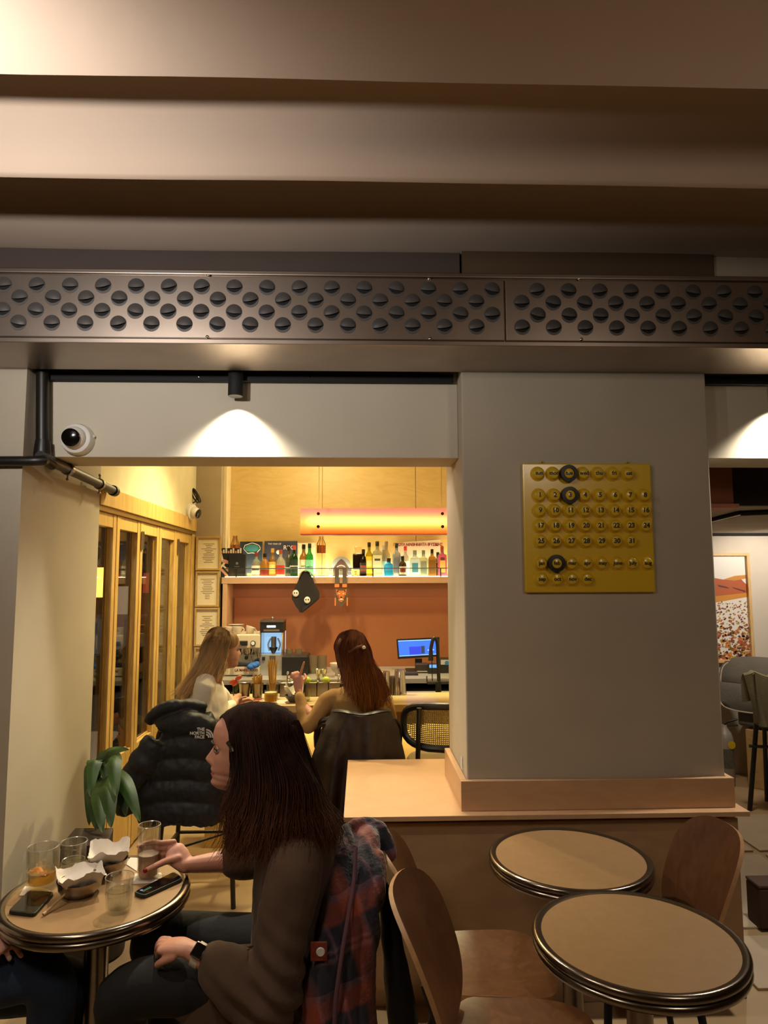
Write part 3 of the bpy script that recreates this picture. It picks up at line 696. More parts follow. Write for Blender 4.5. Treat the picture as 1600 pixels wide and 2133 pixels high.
MB().box((-0.022, -0.0462, 0.085), (0.022, -0.045, 0.090)).build('lettering', MATS['crest_grey'], bk, world=False, smooth=0)
pz = thing('poster_board', 'black pink and white zigzag poster leaning at the shelf left end', 'poster', (at(482, 1160, Y=6.03).x, 6.06, SHZ))
MB().box((-0.115, 0, -0.01), (0.095, 0.008, 0.250)).build('board', plain('poster_black', '#16100f', 0.6, var=0), pz, world=False, smooth=0)
PK = plain('poster_pink', '#c98a78', 0.6, var=0); PW = plain('poster_white', '#d8ccb8', 0.6, var=0)
for k, (x, z, a, l, w_, mt) in enumerate([(-.06,.03,.8,.16,.02,PK),(-.03,.05,.8,.16,.014,PW),(.0,.03,.8,.12,.02,PK),(-.08,.10,-.9,.10,.018,PW),(-.05,.13,.3,.08,.03,PK),(-.09,.17,1.3,.06,.02,PW),(.02,.15,-.5,.08,.02,PK),(.04,.09,.9,.10,.014,PW)]):
    MB().cbox((x, -0.002 - 0.0004*k, z), (l, 0.002, w_), Matrix.Rotation(a, 3, 'Y')).build('stripe', mt, pz, world=False, smooth=0)
for k in range(9): MB().box((-0.10 + k*0.021, -0.003, 0.205), (-0.086 + k*0.021, 0, 0.205 + 0.02 + 0.012*((k*7) % 3))).build('block_letter', PW if k % 3 else PK, pz, world=False, smooth=0)
def sleeve(px0, px1, py0, py1, y, col_, name, label):
    a = at(px0, py0, Y=y); b = at(px1, py1, Y=y); t = thing(name, label, 'poster', ((a.x+b.x)/2, y, b.z))
    MB().box((a.x, y, max(b.z, SHZ)), (b.x, y + 0.006, a.z)).build('board', plain(name + col_, col_, 0.55, var=0.15, scale=30), t, smooth=0); return t, a, b
t, a, b = sleeve(500, 546, 1128, 1194, 6.24, '#23303a', 'record_sleeve', 'dark teal record sleeve with a pale blob outline behind the black box')
MB().ell((at(525, 1145, Y=6.236).x, 6.236, at(525, 1142, Y=6.236).z), (0.065, 0.003, 0.036), 14, 8).build('blob', plain('sleeve_teal', '#3a8080', 0.6), t)
MB().tube([Vector((at(525,1142,Y=6.234).x + 0.075*cos(q*.524) , 6.234, at(525,1142,Y=6.234).z + 0.046*sin(q*.524) + .006*sin(q*3))) for q in range(13)], 0.003, 6).build('outline', plain('sleeve_line', '#c8c0a8', 0.6, var=0), t)
t, a, b = sleeve(551, 619, 1127, 1194, 6.25, '#2b2d3c', 'record_sleeve', 'night blue record sleeve with white lettering behind the whisky bottles')
text('lettering', 'THE YEAR OF', 0.020, (at(572, 1133, Y=6.247).x, 6.247, at(572, 1133, Y=6.247).z), PW, t)
text('lettering', 'RIX', 0.055, (at(600, 1141, Y=6.247).x, 6.247, at(600, 1141, Y=6.247).z), PW, t)
MB().ell((at(580, 1150, Y=6.247).x, 6.247, at(580, 1150, Y=6.247).z), (0.02, 0.002, 0.02), 12, 6).build('disc', PW, t)
t, a, b = sleeve(620, 657, 1131, 1194, 6.255, '#c9c29a', 'print_card', 'cream card leaning behind the green bottles')
t = thing('paper_banner', 'white paper strip with printed Greek lettering behind the gin bottles', 'banner', (at(870, 1160, Y=6.26).x, 6.26, SHZ))
a = at(829, 1129, Y=6.26); b = at(918, 1160, Y=6.26)
MB().add([(a.x, 6.26, a.z-.18), (b.x, 6.26, a.z-.16), (b.x, 6.26, a.z+.020), (a.x, 6.26, a.z-.004)], [(0,1,2,3)]).add([(a.x, 6.264, a.z-.18), (b.x, 6.264, a.z-.16), (b.x, 6.264, a.z+.020), (a.x, 6.264, a.z-.004)], [(3,2,1,0)]).build('paper', plain('banner_paper', '#d0b89a', 0.7), t, smooth=0, fix=False)
text('lettering', 'ΠΡΩΤΑ ΜΑΘΗΜΑΤΑ ΦΥΣΙΚΗΣ', 0.036, ((a.x+b.x)/2 - .01, 6.2585, a.z - 0.026), plain('banner_ink', '#7a1f18', 0.6, var=0), t, offset=0.0008, spacing=0.82)
# round grey frame with dark cone print
t = thing('round_disc', 'round grey disc with a dark arched house shape leaning at the middle', 'disc', (at(711, 1170, Y=6.24).x, 6.24, SHZ))
MB().lathe([(0.090, 0), (0.090, 0.008), (0.086, 0.010), (0.0001, 0.010)], 36, c=(0, 0.005, 0.088), M=Matrix(((1,0,0),(0,0,-1),(0,1,0)))).build('disc', plain('disc_grey', '#7d837c', 0.4), t, world=False)
MB().prism([(-.07,-.085),(.07,-.085),(.075,-.02),(.03,.045),(0,.07),(-.03,.045),(-.075,-.02)], -0.008, -0.006, Matrix(((1,0,0),(0,0,1),(0,1,0))), (0, 0, 0.088)).build('arch', plain('arch_brown', '#3a221a', 0.5), t, world=False)
def carafe(px, h, top, label, y=6.12):
    t = thing('carafe', label, 'carafe', (shelf_x(px), y, SHZ))
    MB().lathe([(.048,0),(.052,.004),(.036,.075),(.034,.15),(.040,h*.62),(.040,h*.78),(.018,h*.95),(.016,h)], 20, cap0=True, cap1=False).build('glass', MATS['clear_glass'], t, world=False)
    MB().lathe([(.041,h*.60),(.041,h*.80)], 20, cap0=False, cap1=False).build('copper_band', plain('copper', '#a86a3c', 0.3, 0.9, var=0), t, world=False)
    for q in range(6): MB().tube([(0.041*cos(q*1.047), 0.041*sin(q*1.047), h*.80), (0.017*cos(q*1.047), 0.017*sin(q*1.047), h*.97), (0.017*cos(q*1.047), 0.017*sin(q*1.047), h*1.03)], 0.0028, 6).build('wire', MATS['copper'], t, world=False)
carafe(669, 0.345, 0, 'tall glass carafe with copper wire cage left of the round disc')
carafe(486, 0.355, 0, 'copper wire bottle frame standing behind the black box', 6.18)
# little eared figurines
for px, s, cc, lb in ((689, 1.0, '#e8e2d2', 'tiny white eared figurine left of the round disc'), (729, 1.0, '#8f93b0', 'tiny bluish eared figurine right of the round disc'), (741, 0.7, '#d09a3a', 'tiny orange figurine by the shelf edge')):
    t = thing('figurine', lb, 'figurine', (shelf_x(px), 6.07, SHZ)); m = plain('fig_' + cc.strip('#'), cc, 0.4, var=0)
    MB().lathe([(.014*s,0),(.018*s,.012*s),(.012*s,.034*s),(.006*s,.040*s)], 14).build('torso', m, t, world=False)
    MB().ell((0,0,.048*s), (.016*s,.014*s,.014*s), 12, 8).build('head', m, t, world=False)
    for q in (-1, 1): MB().lathe([(.006*s,0),(.0005,.03*s)], 8, c=(q*.010*s,0,.056*s)).build('ear', m, t, world=False)
t = thing('glass_globe', 'small upturned glass globe on a bright foot at the shelf edge', 'ornament', (shelf_x(711), 6.06, SHZ))
MB().ell((0,0,.070), (.042,.042,.030), 18, 10).build('globe', MATS['clear_glass'], t, world=False)
MB().lathe([(.03,0),(.034,.01),(.02,.045)], 16).build('foot', M_WHITEP, t, world=False)
# bandana and lanyard hanging from the rail
t = thing('bandana', 'black bandana with white skull-like spots tied to the shelf rail', 'bandana', A(632, 1192, 5.99))
def bd(u, v):
    py = 1190 + 86*v; l = interp([(1190,630),(1210,621),(1230,612),(1245,607),(1260,615),(1276,626)], py); r = interp([(1190,644),(1215,655),(1235,666),(1248,665),(1262,648),(1276,629)], py)
    p = A(l + (r - l)*u, py, 5.978); return Vector((p.x, 5.975 - .010*sin(u*8 + 1)*v, p.z))
shell(bd, 12, 12, 0.004).build('cloth', plain('bandana_black', '#1a1413', 0.8), t, smooth=60)
for px, py in ((616, 1236), (640, 1250)):
    c = A(px, py, 5.960); m = plain('bandana_white', '#d8d0c4', 0.7, var=0)
    s_ = MB().ell(c, (0.027, 0.006, 0.030), 14, 8).build('spot', m, t)
    for q in (-1, 1): MB().ell(c + Vector((q*.010, -.005, .004)), (0.006, 0.003, 0.007), 8, 6).build('spot_eye', M_BLACKM, s_, world=False) if False else MB().ell(c + Vector((q*.010, -.005, .004)), (0.006, 0.003, 0.007), 8, 6).build('spot_eye', M_BLACKM, t)
for q in (-1, 1):
    p = A(637, 1188, 5.98); MB().tube(smooth_path([p, p + Vector((q*.035, -.01, -.015)), p + Vector((q*.065 + .01, -.012, -.06))], sub=4), [(0.004, 0.016)] * 9, 8).build('knot_end', plain('bandana_grey', '#8f857c', 0.8), t)
t = thing('lanyard', 'orange and black lanyard with an animal face patch hanging from the shelf', 'lanyard', A(710, 1198, 5.985))
for px in (702, 718):
    a, b = A(px, 1182, 5.985), A(px, 1222, 5.985)
    MB().box((a.x - .018, 5.978, b.z), (a.x + .018, 5.984, a.z)).build('strap', plain('strap_grey', '#5a5044', 0.7), t, smooth=0)
    MB().box((b.x - .020, 5.975, b.z - 0.005), (b.x + .020, 5.986, b.z + 0.022)).build('clasp', plain('strap_orange', '#d8823a', 0.5, var=0), t, smooth=0)
c = A(711, 1240, 5.98); TG = plain('patch_orange', '#c8702a', 0.6, var=0); TK = plain('patch_black', '#1c1512', 0.6, var=0)
YZ = Matrix(((1,0,0),(0,0,1),(0,1,0)))
MB().prism([(-.055,.055),(.055,.055),(.058,-.03),(.0,-.105),(-.058,-.03)], -0.004, 0.004, YZ, c).build('patch', plain('patch_grey', '#57483a', 0.6), t, smooth=0)
MB().prism([(-.042,.01),(-.036,.040),(.036,.040),(.042,.01),(.022,-.045),(0,-.060),(-.022,-.045)], -0.007, -0.004, YZ, c).build('face', TG, t, smooth=0)
for q in (-1, 1):
    MB().prism([(q*.022,.036),(q*.046,.056),(q*.044,.022)], -0.007, -0.004, YZ, c).build('ear', TG, t, smooth=0)
    MB().ell(c + Vector((q*.018, -.007, .012)), (.007, .003, .005), 8, 6).build('eye', PW, t)
    for j in range(3): MB().cbox(c + Vector((q*(.032 - .004*j), -.008, -.002 - .012*j)), (.018, .002, .004), Matrix.Rotation(q*.5, 3, 'Y')).build('stripe', TK, t, smooth=0)
    MB().box((c.x + q*.052 - .005, c.y - .006, c.z - .09), (c.x + q*.052 + .005, c.y, c.z - .02)).build('edge_strip', MATS['strap_orange'], t, smooth=0)
MB().ell(c + Vector((0, -.008, -.016)), (.009, .004, .006), 8, 6).build('nose', TK, t)
MB().ell(c + Vector((0, -.008, -.036)), (.014, .004, .008), 8, 6).build('muzzle', PW, t)

# ================================================================== pendant lamp over the bar
pl = thing('pendant_lamp', 'pink and orange glass strip pendant lamp hanging over the bar', 'lamp', (0.1, 4.7, 2.0))
a = A(626, 1059, 4.62); b = A(928, 1112, 4.62); X1 = 0.85
def grad_panel():
    m, nt, b_ = newmat('pendant_glass'); nt.nodes.remove(b_); out = nt.nodes['Material Output']
    tc = nt.nodes.new('ShaderNodeTexCoord'); sp = nt.nodes.new('ShaderNodeSeparateXYZ'); nt.links.new(tc.outputs['Generated'], sp.inputs[0])
    r = nt.nodes.new('ShaderNodeValToRGB'); nt.links.new(sp.outputs['Z'], r.inputs['Fac'])
    r.color_ramp.elements[0].color = C4(lin('#ffb080')); r.color_ramp.elements[1].color = C4(lin('#f2a4b4'))
    e = r.color_ramp.elements.new(0.45); e.color = C4(lin('#ffdcae'))
    tr = nt.nodes.new('ShaderNodeBsdfTranslucent'); df = nt.nodes.new('ShaderNodeBsdfDiffuse'); mx = nt.nodes.new('ShaderNodeMixShader'); mx.inputs[0].default_value = 0.25
    ts = nt.nodes.new('ShaderNodeBsdfTransparent'); m3 = nt.nodes.new('ShaderNodeMixShader'); m3.inputs[0].default_value = 0.22
    nt.links.new(r.outputs['Color'], tr.inputs['Color']); nt.links.new(r.outputs['Color'], df.inputs['Color']); nt.links.new(r.outputs['Color'], ts.inputs['Color'])
    nt.links.new(tr.outputs[0], mx.inputs[1]); nt.links.new(df.outputs[0], mx.inputs[2]); nt.links.new(mx.outputs[0], m3.inputs[1]); nt.links.new(ts.outputs[0], m3.inputs[2]); nt.links.new(m3.outputs[0], out.inputs['Surface']); return m
MP = grad_panel()
MB().box((a.x, 4.62, b.z), (X1, 4.626, a.z)).build('front_glass', MP, pl, smooth=0)
MB().box((a.x, 4.70, b.z), (X1, 4.706, a.z)).build('back_glass', MP, pl, smooth=0)
MB().box((a.x, 4.615, b.z - 0.006), (X1, 4.71, b.z)).build('bottom_lip', plain('pendant_lip', '#e08a70', 0.4, var=0), pl, smooth=0)
zc = (a.z + b.z)/2 - 0.004
MB().tube([(a.x + 0.05, 4.655, zc), (X1 - 0.05, 4.655, zc)], 0.016, 12).build('tube_lamp', emis('tube_glow', '#ffe6b0', 9), pl)
for px in (663, 922):
    x = A(px, 1070, 4.61).x
    for py in (1070, 1097): MB().lathe([(0.011, 0), (0.011, 0.006), (0.0001, 0.008)], 12, c=(x, 4.62, A(px, py, 4.62).z), M=Matrix(((1,0,0),(0,0,-1),(0,1,0)))).build('knob', M_BLACK, pl)
    MB().tube([(x, 4.66, a.z), (x, 4.66, 3.1)], 0.0025, 6).build('cable', plain('cable_pale', '#c8b070', 0.5, var=0), pl)

# ================================================================== framed certificates on the corner wall
M_PAP = plain('paper_cream', '#d9cba8', 0.7, var=0.02); M_PRINT = plain('print_grey', '#7a6a50', 0.7, var=0)
def cert(px0, px1, py0, py1, label, orange=False):
    a, b = A(px0, py0, 5.985), A(px1, py1, 5.985); t = thing('framed_certificate', label, 'certificate', ((a.x+b.x)/2, 5.99, b.z), 0, 'certificates on the corner wall')
    f = 0.016; m = wood('frame_pale', '#a88a50', '#b8985c', (6,6,6))
    for lo, hi in (((a.x, b.z), (b.x, b.z + f)), ((a.x, a.z - f), (b.x, a.z)), ((a.x, b.z + f), (a.x + f, a.z - f)), ((b.x - f, b.z + f), (b.x, a.z - f))):
        MB().box((lo[0], 5.975, lo[1]), (hi[0], 6.0, hi[1])).build('frame_side', m, t, smooth=0, bevel=0.001)
    MB().box((a.x + f, 5.992, b.z + f), (b.x - f, 5.998, a.z - f)).build('sheet', M_PAP, t, smooth=0)
    pr = MB(); w = b.x - a.x - 2*f; h = a.z - b.z - 2*f; random.seed(px0 + py0)
    for k in range(12):
        z = a.z - f - h * (0.20 + 0.055 * k); l = w * random.uniform(.2, .7); c = (a.x + b.x)/2
        pr.box((c - l/2, 5.9905, z), (c + l/2, 5.9922, z + 0.004))
    pr.build('print', M_PRINT, t, smooth=0)
    if orange:
        br = MB()
        for q in (0, 1):
            x = a.x + f + w*(.08 if q == 0 else .92); br.box((x - .004, 5.990, a.z - f - h*.25), (x + .004, 5.992, a.z - f - h*.06)); br.box((x - .004, 5.990, b.z + f + h*.06), (x + .004, 5.992, b.z + f + h*.2))
        br.box((a.x + f + w*.08, 5.990, a.z - f - h*.075), (b.x - f - w*.08, 5.992, a.z - f - h*.055)); br.build('border', plain('border_orange', '#b0543a', 0.6, var=0), t, smooth=0)
cert(409, 460, 1117, 1188, 'framed certificate with logos, top of the column beside the shelf')
cert(408, 456, 1190, 1264, 'framed certificate with a seal, second from the top of the column')
cert(406, 456, 1266, 1346, 'framed certificate with an orange border, third in the column')
cert(405, 456, 1348, 1420, 'framed certificate lowest in the column behind the white-sweater woman')
# ================================================================== things on the back counter
BZ = 0.915
M_MACH = plain('machine_cream', '#c9bba2', 0.35, var=0.02)
em = thing('espresso_machine', 'cream espresso machine with cups on top at the back counter', 'espresso machine', (at(500, 1400, Y=5.75).x, 5.85, BZ))
ex0, ex1 = at(460, 1350, Y=5.70).x, at(541, 1350, Y=5.70).x
zt = at(500, 1322, Y=5.70).z; zm = at(500, 1352, Y=5.70).z; zl = at(500, 1388, Y=5.70).z
MB().box((ex0, 5.72, zm), (ex1, 6.10, zt)).build('upper_body', M_MACH, em, smooth=0, bevel=0.01)
MB().box((ex0 + .02, 5.82, zl), (ex1 - .02, 6.08, zm)).build('back_panel', M_CHROME, em, smooth=0)
MB().box((ex0, 5.70, BZ + 0.005), (ex1, 6.10, zl)).build('lower_body', M_MACH, em, smooth=0, bevel=0.008)
MB().box((ex0 + .01, 5.70, zl), (ex1 - .01, 5.84, zl + 0.012)).build('drip_tray', M_BLACK, em, smooth=0)
text('lettering', 'LA MARZOCCO', 0.026, (at(513, 1397, Y=5.697).x, 5.6985, at(513, 1396, Y=5.697).z), plain('letter_red', '#7a1c14', 0.4, var=0), em, offset=0.0008)
a = at(503, 1340, Y=5.71); MB().box((a.x - .055, 5.70, a.z - .018), (a.x + .05, 5.722, a.z + .020)).build('display', M_BLACK, em, smooth=0, bevel=0.006)
a = at(527, 1340, Y=5.71); MB().lathe([(0.021, 0), (0.021, 0.012), (0.018, 0.014)], 20, c=(a.x, 5.72, a.z), M=YM).build('gauge', M_BLACK, em); MB().lathe([(0.0155, 0), (0.0001, 0.001)], 20, c=(a.x, 5.7055, a.z), M=YM).build('dial', M_WHITEP, em)
for px in (488, 515):
    a = at(px, 1356, Y=5.74); g = MB().lathe([(0.034, -0.03), (0.036, 0.0), (0.034, 0.02)], 18, c=(a.x, 5.76, a.z)).build('group_head', M_CHROME, em)
    MB().tube([(a.x, 5.75, a.z - .03), (a.x + .01, 5.64, a.z - .045)], [0.012, 0.015], 10).build('portafilter_handle', M_BLACK, em)
MB().tube(smooth_path([at(527, 1352, Y=5.70), at(524, 1368, Y=5.67), at(529, 1385, Y=5.68)], sub=4), 0.005, 8).build('steam_wand', M_CHROME, em)
tag(MB().xf(Matrix.Identity(4)).ell(at(528, 1386, Y=5.66), (0.045, 0.03, 0.024), 14, 10).ell(at(522, 1389, Y=5.65), (0.03, 0.03, 0.022), 14, 10).ell(at(535, 1384, Y=5.66), (0.025, 0.02, 0.026), 12, 8).build('cleaning_cloth', plain('blue_cloth', '#2f62b0', 0.85, bump=0.4, bscale=80)), 'crumpled blue cleaning cloth on the espresso machine tray', 'cloth')
# cups and saucers on the machine
M_CUP = plain('cup_white', '#cdbfae', 0.3, var=0)
def cup(p, R, label, tip=0.0):
    t = thing('coffee_cup', label, 'cup', p, 0, 'cups on the espresso machine')
    Mr = Matrix.Rotation(tip, 4, 'Y')
    MB().lathe([(.022,0),(.030,.010),(.040,.040),(.042,.058),(.039,.058),(.036,.040),(.026,.012),(.0001,.010)], 20, cap1=False).xf(Mr).build('bowl', M_CUP, t, world=False)
    MB().tube([Vector((.038 + .020*sin(q*.45), 0, .016 + .016*(1 - cos(q*.45)))) for q in range(8)], .004, 8).xf(Mr).build('handle', M_CUP, t, world=False)
cup(at(518, 1321, Y=5.82) + Vector((0,0,.006)), 1, 'white coffee cup tipped beside the grinder on the machine top', 0.35)
cup(at(478, 1321, Y=5.82) + Vector((0,0,.004)), 1, 'white coffee cup above the head of the blonde woman')
cup(at(494, 1321, Y=5.78) + Vector((0,0,.004)), 1, 'white coffee cup in the middle of the machine top')
for k in range(7):
    tag(MB().lathe([(.035,0),(.065,.008),(.066,.010),(.036,.004),(.0001,.004)], 24, c=at(492, 1321, Y=5.98) + Vector((0,0,.0115*k + .004)), cap1=False).build('saucer', M_CUP), 'white saucer in the stack on the espresso machine', 'saucer', 'stacked saucers on the espresso machine')
# grinder
gr = thing('coffee_grinder', 'tall steel coffee grinder with lit blue-white chamber', 'grinder', (at(565, 1400, Y=5.75).x, 5.85, BZ))
gx0, gx1 = at(541, 1350, Y=5.72).x, at(589, 1350, Y=5.72).x; gz = lambda py: at(565, py, Y=5.72).z
MB().box((gx0, 5.72, gz(1318)), (gx1, 5.95, gz(1296))).build('head', M_BLACK, gr, smooth=0, bevel=0.004)
MB().box((gx0 - .004, 5.71, gz(1296)), (gx1 + .004, 5.96, gz(1292))).build('lid', M_STEEL, gr, smooth=0)
MB().ell((at(567,1290,Y=5.8).x, 5.82, gz(1289)), .012, 10, 8).build('lid_knob', M_CHROME, gr)
MB().box((gx0, 5.90, gz(1364)), (gx1, 5.95, gz(1318))).build('chamber', emis('chamber_glow', '#a8d8ff', 0.8), gr, smooth=0)
for x in (gx0, gx1 - .012): MB().box((x, 5.73, gz(1364)), (x + .012, 5.90, gz(1318))).build('chamber_side', M_CHROME, gr, smooth=0)
xc = (gx0 + gx1)/2 + .01
MB().lathe([(.020, gz(1352)), (.022, gz(1350)), (.022, gz(1328))], 20, c=(xc, 5.80, 0)).build('doser', plain('doser_grey', '#8c9298', 0.4, 0.3, var=0.03), gr)
for q_ in (-1, 1): MB().tube(smooth_path([(xc + q_*.028, 5.84, gz(1332)), (xc + q_*.050, 5.83, gz(1345)), (xc + q_*.036, 5.82, gz(1358))], sub=4), .007, 8).build('clamp', plain('clamp_pale', '#d0e4f0', 0.3, var=0), gr)
MB().lathe([(.012, gz(1363)), (.034, gz(1352)), (.035, gz(1350)), (.026, gz(1353))], 20, c=(xc, 5.79, 0), cap1=False).build('funnel', M_BLACK, gr)
MB().box((gx0, 5.74, BZ), (gx1, 5.95, gz(1364))).build('base', plain('grinder_steel', '#b4b4b0', 0.3, 0.7, var=0.04), gr, smooth=0, bevel=0.004)
MB().box((xc - .024, 5.728, gz(1385)), (xc + .024, 5.742, gz(1366))).build('plate', M_STEEL, gr, smooth=0)
a = at(549, 1372, Y=5.735); MB().box((a.x - .012, 5.73, a.z - .014), (a.x + .012, 5.742, a.z + .014)).build('switch', M_BLACK, gr, smooth=0)
MB().box((at(556,1306,Y=5.718).x, 5.717, gz(1307)), (at(574,1306,Y=5.718).x, 5.721, gz(1303))).build('readout', emis('readout', '#cfe8ff', 3), gr, smooth=0)
MB().box((at(549,1312,Y=5.718).x, 5.718, gz(1315)), (at(582,1312,Y=5.718).x, 5.7215, gz(1311))).build('print', plain('readout_dim', '#6a5a4a', 0.5, var=0), gr, smooth=0)
# black knock box, stacked glasses
kb = thing('ice_box', 'low black box with glasses on top between grinder and jars', 'box', (at(614, 1400, Y=5.80).x, 5.85, BZ))
a, b = at(587, 1368, Y=5.72), at(641, 1405, Y=5.72)
MB().box((a.x, 5.72, BZ), (b.x, 6.0, a.z)).build('body', M_BLACK, kb, smooth=0, bevel=0.005)
MB().box((a.x + .01, 5.74, a.z), (b.x - .01, 5.98, a.z + .012)).build('lid', M_STEEL, kb, smooth=0)
CG = thin_glass('clear_glass', '#f4f2ea', 1.45)
def jar(px, py0, py1, y, R, label):
    p = at(px, py1, Y=y); h = at(px, py0, Y=y).z - p.z
    t = thing('glass_jar', label, 'jar', p)
    MB().lathe([(R*.9,0),(R,.004),(R,h),(R*.94,h),(R*.92,.008),(.0001,.006)], 22, cap1=False).build('glass', thin_glass('jar_glass', '#d8cfb8', 1.5, 0.0, 0.10), t, world=False)
    MB().lathe([(R*1.02,h*.98),(R*1.04,h*1.0),(R*.98,h*1.02)], 22, cap0=False, cap1=False).build('rim', CG, t, world=False)
jar(652, 1366, 1404, 5.85, 0.045, 'glass jar left of the pair behind the pointing hand')
jar(671, 1366, 1404, 5.85, 0.040, 'glass jar right of the pair behind the pointing hand')
for i, px in enumerate((602, 622)):
    jar(px, 1352, 1366, 5.85, 0.030, ('left' if i == 0 else 'right') + ' small glass upended on the black box')
# monitor and till
mo = thing('till_monitor', 'tilted till monitor showing a blue screen at the back counter', 'monitor', (at(870, 1400, Y=5.95).x, 5.95, BZ))
pts = [A(826, 1332, 5.92), A(829, 1373, 5.92), A(906, 1368, 5.90), A(906, 1328, 5.90)]
def board(P, th, name, m, par, grow=0):
    c = sum(P, Vector()) / len(P); P = [c + (p - c) * (1 + grow) for p in P]; d = Vector((0, th, 0)); n = len(P)
    return MB().ring_strip([P, [p + d for p in P]]).build(name, m, par, smooth=0)
X2 = lambda P: [P[0], P[1], P[2] + (P[2]-P[1])*0.12, P[3] + (P[3]-P[0])*0.12]
P = X2(pts); board(P, 0.03, 'bezel', M_BLACK, mo)
c = sum(P, Vector())/4; S = [c + Vector(((p-c).x*.93, 0, (p-c).z*.80 + .004)) + Vector((0, -0.003, 0)) for p in P]
for i, p in enumerate(S): p.y = P[i].y - 0.002
SCRN = board(S, 0.002, 'screen', emis('screen_blue', '#2f62e0', 1.0), mo)
def on_screen(u0, u1, v0, v1, name, m):
    f = lambda u, v: (S[1].lerp(S[2], u)).lerp(S[0].lerp(S[3], u), v) + Vector((0, -0.003, 0))
    board([f(u0, v1), f(u0, v0), f(u1, v0), f(u1, v1)], 0.001, name, m, SCRN)
on_screen(.27, .56, .10, .58, 'window', emis('screen_deep', '#2438c8', 1.0)); on_screen(.57, .66, .12, .60, 'buttons', emis('screen_dark', '#28324a', 0.8))
on_screen(0, 1, .95, 1, 'title_bar', emis('screen_light', '#7fb4ff', 1.2)); on_screen(0, 1, 0, .04, 'task_bar', MATS['screen_light']); on_screen(.73, .90, .28, .34, 'caption', MATS['screen_light'])
x = at(872, 1380, Y=5.95).x
MB().box((x - .03, 5.94, BZ), (x + .03, 5.97, at(872, 1372, Y=5.95).z)).build('neck', M_BLACK, mo, smooth=0)
MB().box((x - .11, 5.88, BZ), (x + .11, 6.04, BZ + .012)).build('foot', M_BLACK, mo, smooth=0, bevel=0.003)
t = thing('card_terminal', 'small grey card terminal with round logo right of the tap', 'terminal', (at(930, 1395, Y=5.8).x, 5.8, BZ))
a, b = at(917, 1373, Y=5.78), at(948, 1398, Y=5.78)
MB().box((a.x, 5.78, BZ), (b.x, 5.92, a.z)).build('body', M_BLACK, t, smooth=0, bevel=0.004); MB().box((a.x + .004, 5.776, a.z - .045), (b.x, 5.781, a.z - .006)).build('face', plain('term_grey', '#a8a8a4', 0.5, var=0), t, smooth=0)
MB().lathe([(.018,0),(.0001,.001)], 16, c=(at(931, 1381, Y=5.775).x, 5.775, at(931, 1381, Y=5.775).z), M=YM).build('logo', plain('term_blue', '#2a6a9a', 0.5, var=0), t)
t = thing('phone_stand', 'dark card reader with lit display under the monitor', 'terminal', (at(900, 1395, Y=5.75).x, 5.75, BZ))
a = at(902, 1390, Y=5.75); MB().box((a.x - .04, 5.75, BZ), (a.x + .04, 5.79, a.z + .03)).build('body', M_BLACK, t, smooth=0, bevel=0.004); MB().box((a.x - .03, 5.747, a.z - .004), (a.x + .03, 5.751, a.z + .022)).build('display', emis('reader_blue', '#5f9ae6', 0.7), t, smooth=0)
t = thing('till_printer', 'black till printer below the monitor', 'printer', (at(880, 1398, Y=5.8).x, 5.8, BZ))
a = at(880, 1390, Y=5.8); MB().box((a.x - .055, 5.80, BZ), (a.x + .05, 5.90, BZ + .075)).build('body', plain('printer_dark', '#2a201c', 0.5), t, smooth=0, bevel=0.006); MB().box((a.x - .045, 5.792, BZ + .01), (a.x + .04, 5.80, BZ + .02)).build('paper_slot', M_CHROME, t, smooth=0)
t = thing('keyboard', 'dark keyboard lying left of the till printer', 'keyboard', (at(855, 1400, Y=5.72).x, 5.72, BZ))
a = at(855, 1400, Y=5.72); MB().box((a.x - .08, 5.66, BZ), (a.x + .06, 5.78, BZ + .014)).build('body', M_BLACK, t, smooth=0, bevel=0.003)
kb_ = MB()
for i in range(9):
    for j in range(4): kb_.box((a.x - .075 + i*.0148, 5.668 + j*.027, BZ + .014), (a.x - .063 + i*.0148, 5.690 + j*.027, BZ + .019))
kb_.build('keys', plain('keys_grey', '#3a3430', 0.5, var=0), t, smooth=0)
# tap
tp = thing('kitchen_tap', 'tall black gooseneck pull-down tap behind the bar counter', 'tap', (at(905, 1440, Y=4.95).x, 4.95, 0.84))
fx = at(914, 1400, Y=4.95).x; z0 = at(914, 1420, Y=4.95).z; zt = at(906, 1329, Y=4.95).z; fl_ = at(898, 1372, Y=4.95).x
MB().tube([(fx - .004, 4.95, 0.836), (fx - .004, 4.95, z0)], 0.021, 14).build('base', M_BLACK, tp)
MB().tube(smooth_path([(fx, 4.95, z0), (fx - .003, 4.95, z0 + .14), (fx - .008, 4.95, zt - .035), (fx - .028, 4.95, zt), (fl_ + .012, 4.95, zt - .02), (fl_, 4.95, at(898, 1350, Y=4.95).z)], sub=6), 0.013, 12).build('gooseneck', M_BLACK, tp)
MB().tube([(fl_, 4.95, at(898, 1350, Y=4.95).z), (fl_ - .002, 4.95, at(898, 1376, Y=4.95).z)], [0.012, 0.019], 12).build('spray_head', M_BLACK, tp)
MB().tube([(fl_ + .006, 4.95, at(898, 1376, Y=4.95).z), (fl_ + .008, 4.95, z0)], 0.0035, 6).build('hose', M_BLACK, tp)
MB().tube([(fl_ - .03, 4.95, z0 - .005), (fx + .08, 4.95, z0 - .005)], 0.012, 10).build('crossbar', M_BLACK, tp)
MB().tube([(fl_ - .03, 4.95, z0 - .005), (fl_ - .032, 4.95, z0 + .04)], 0.004, 8).build('lever', M_BLACK, tp)

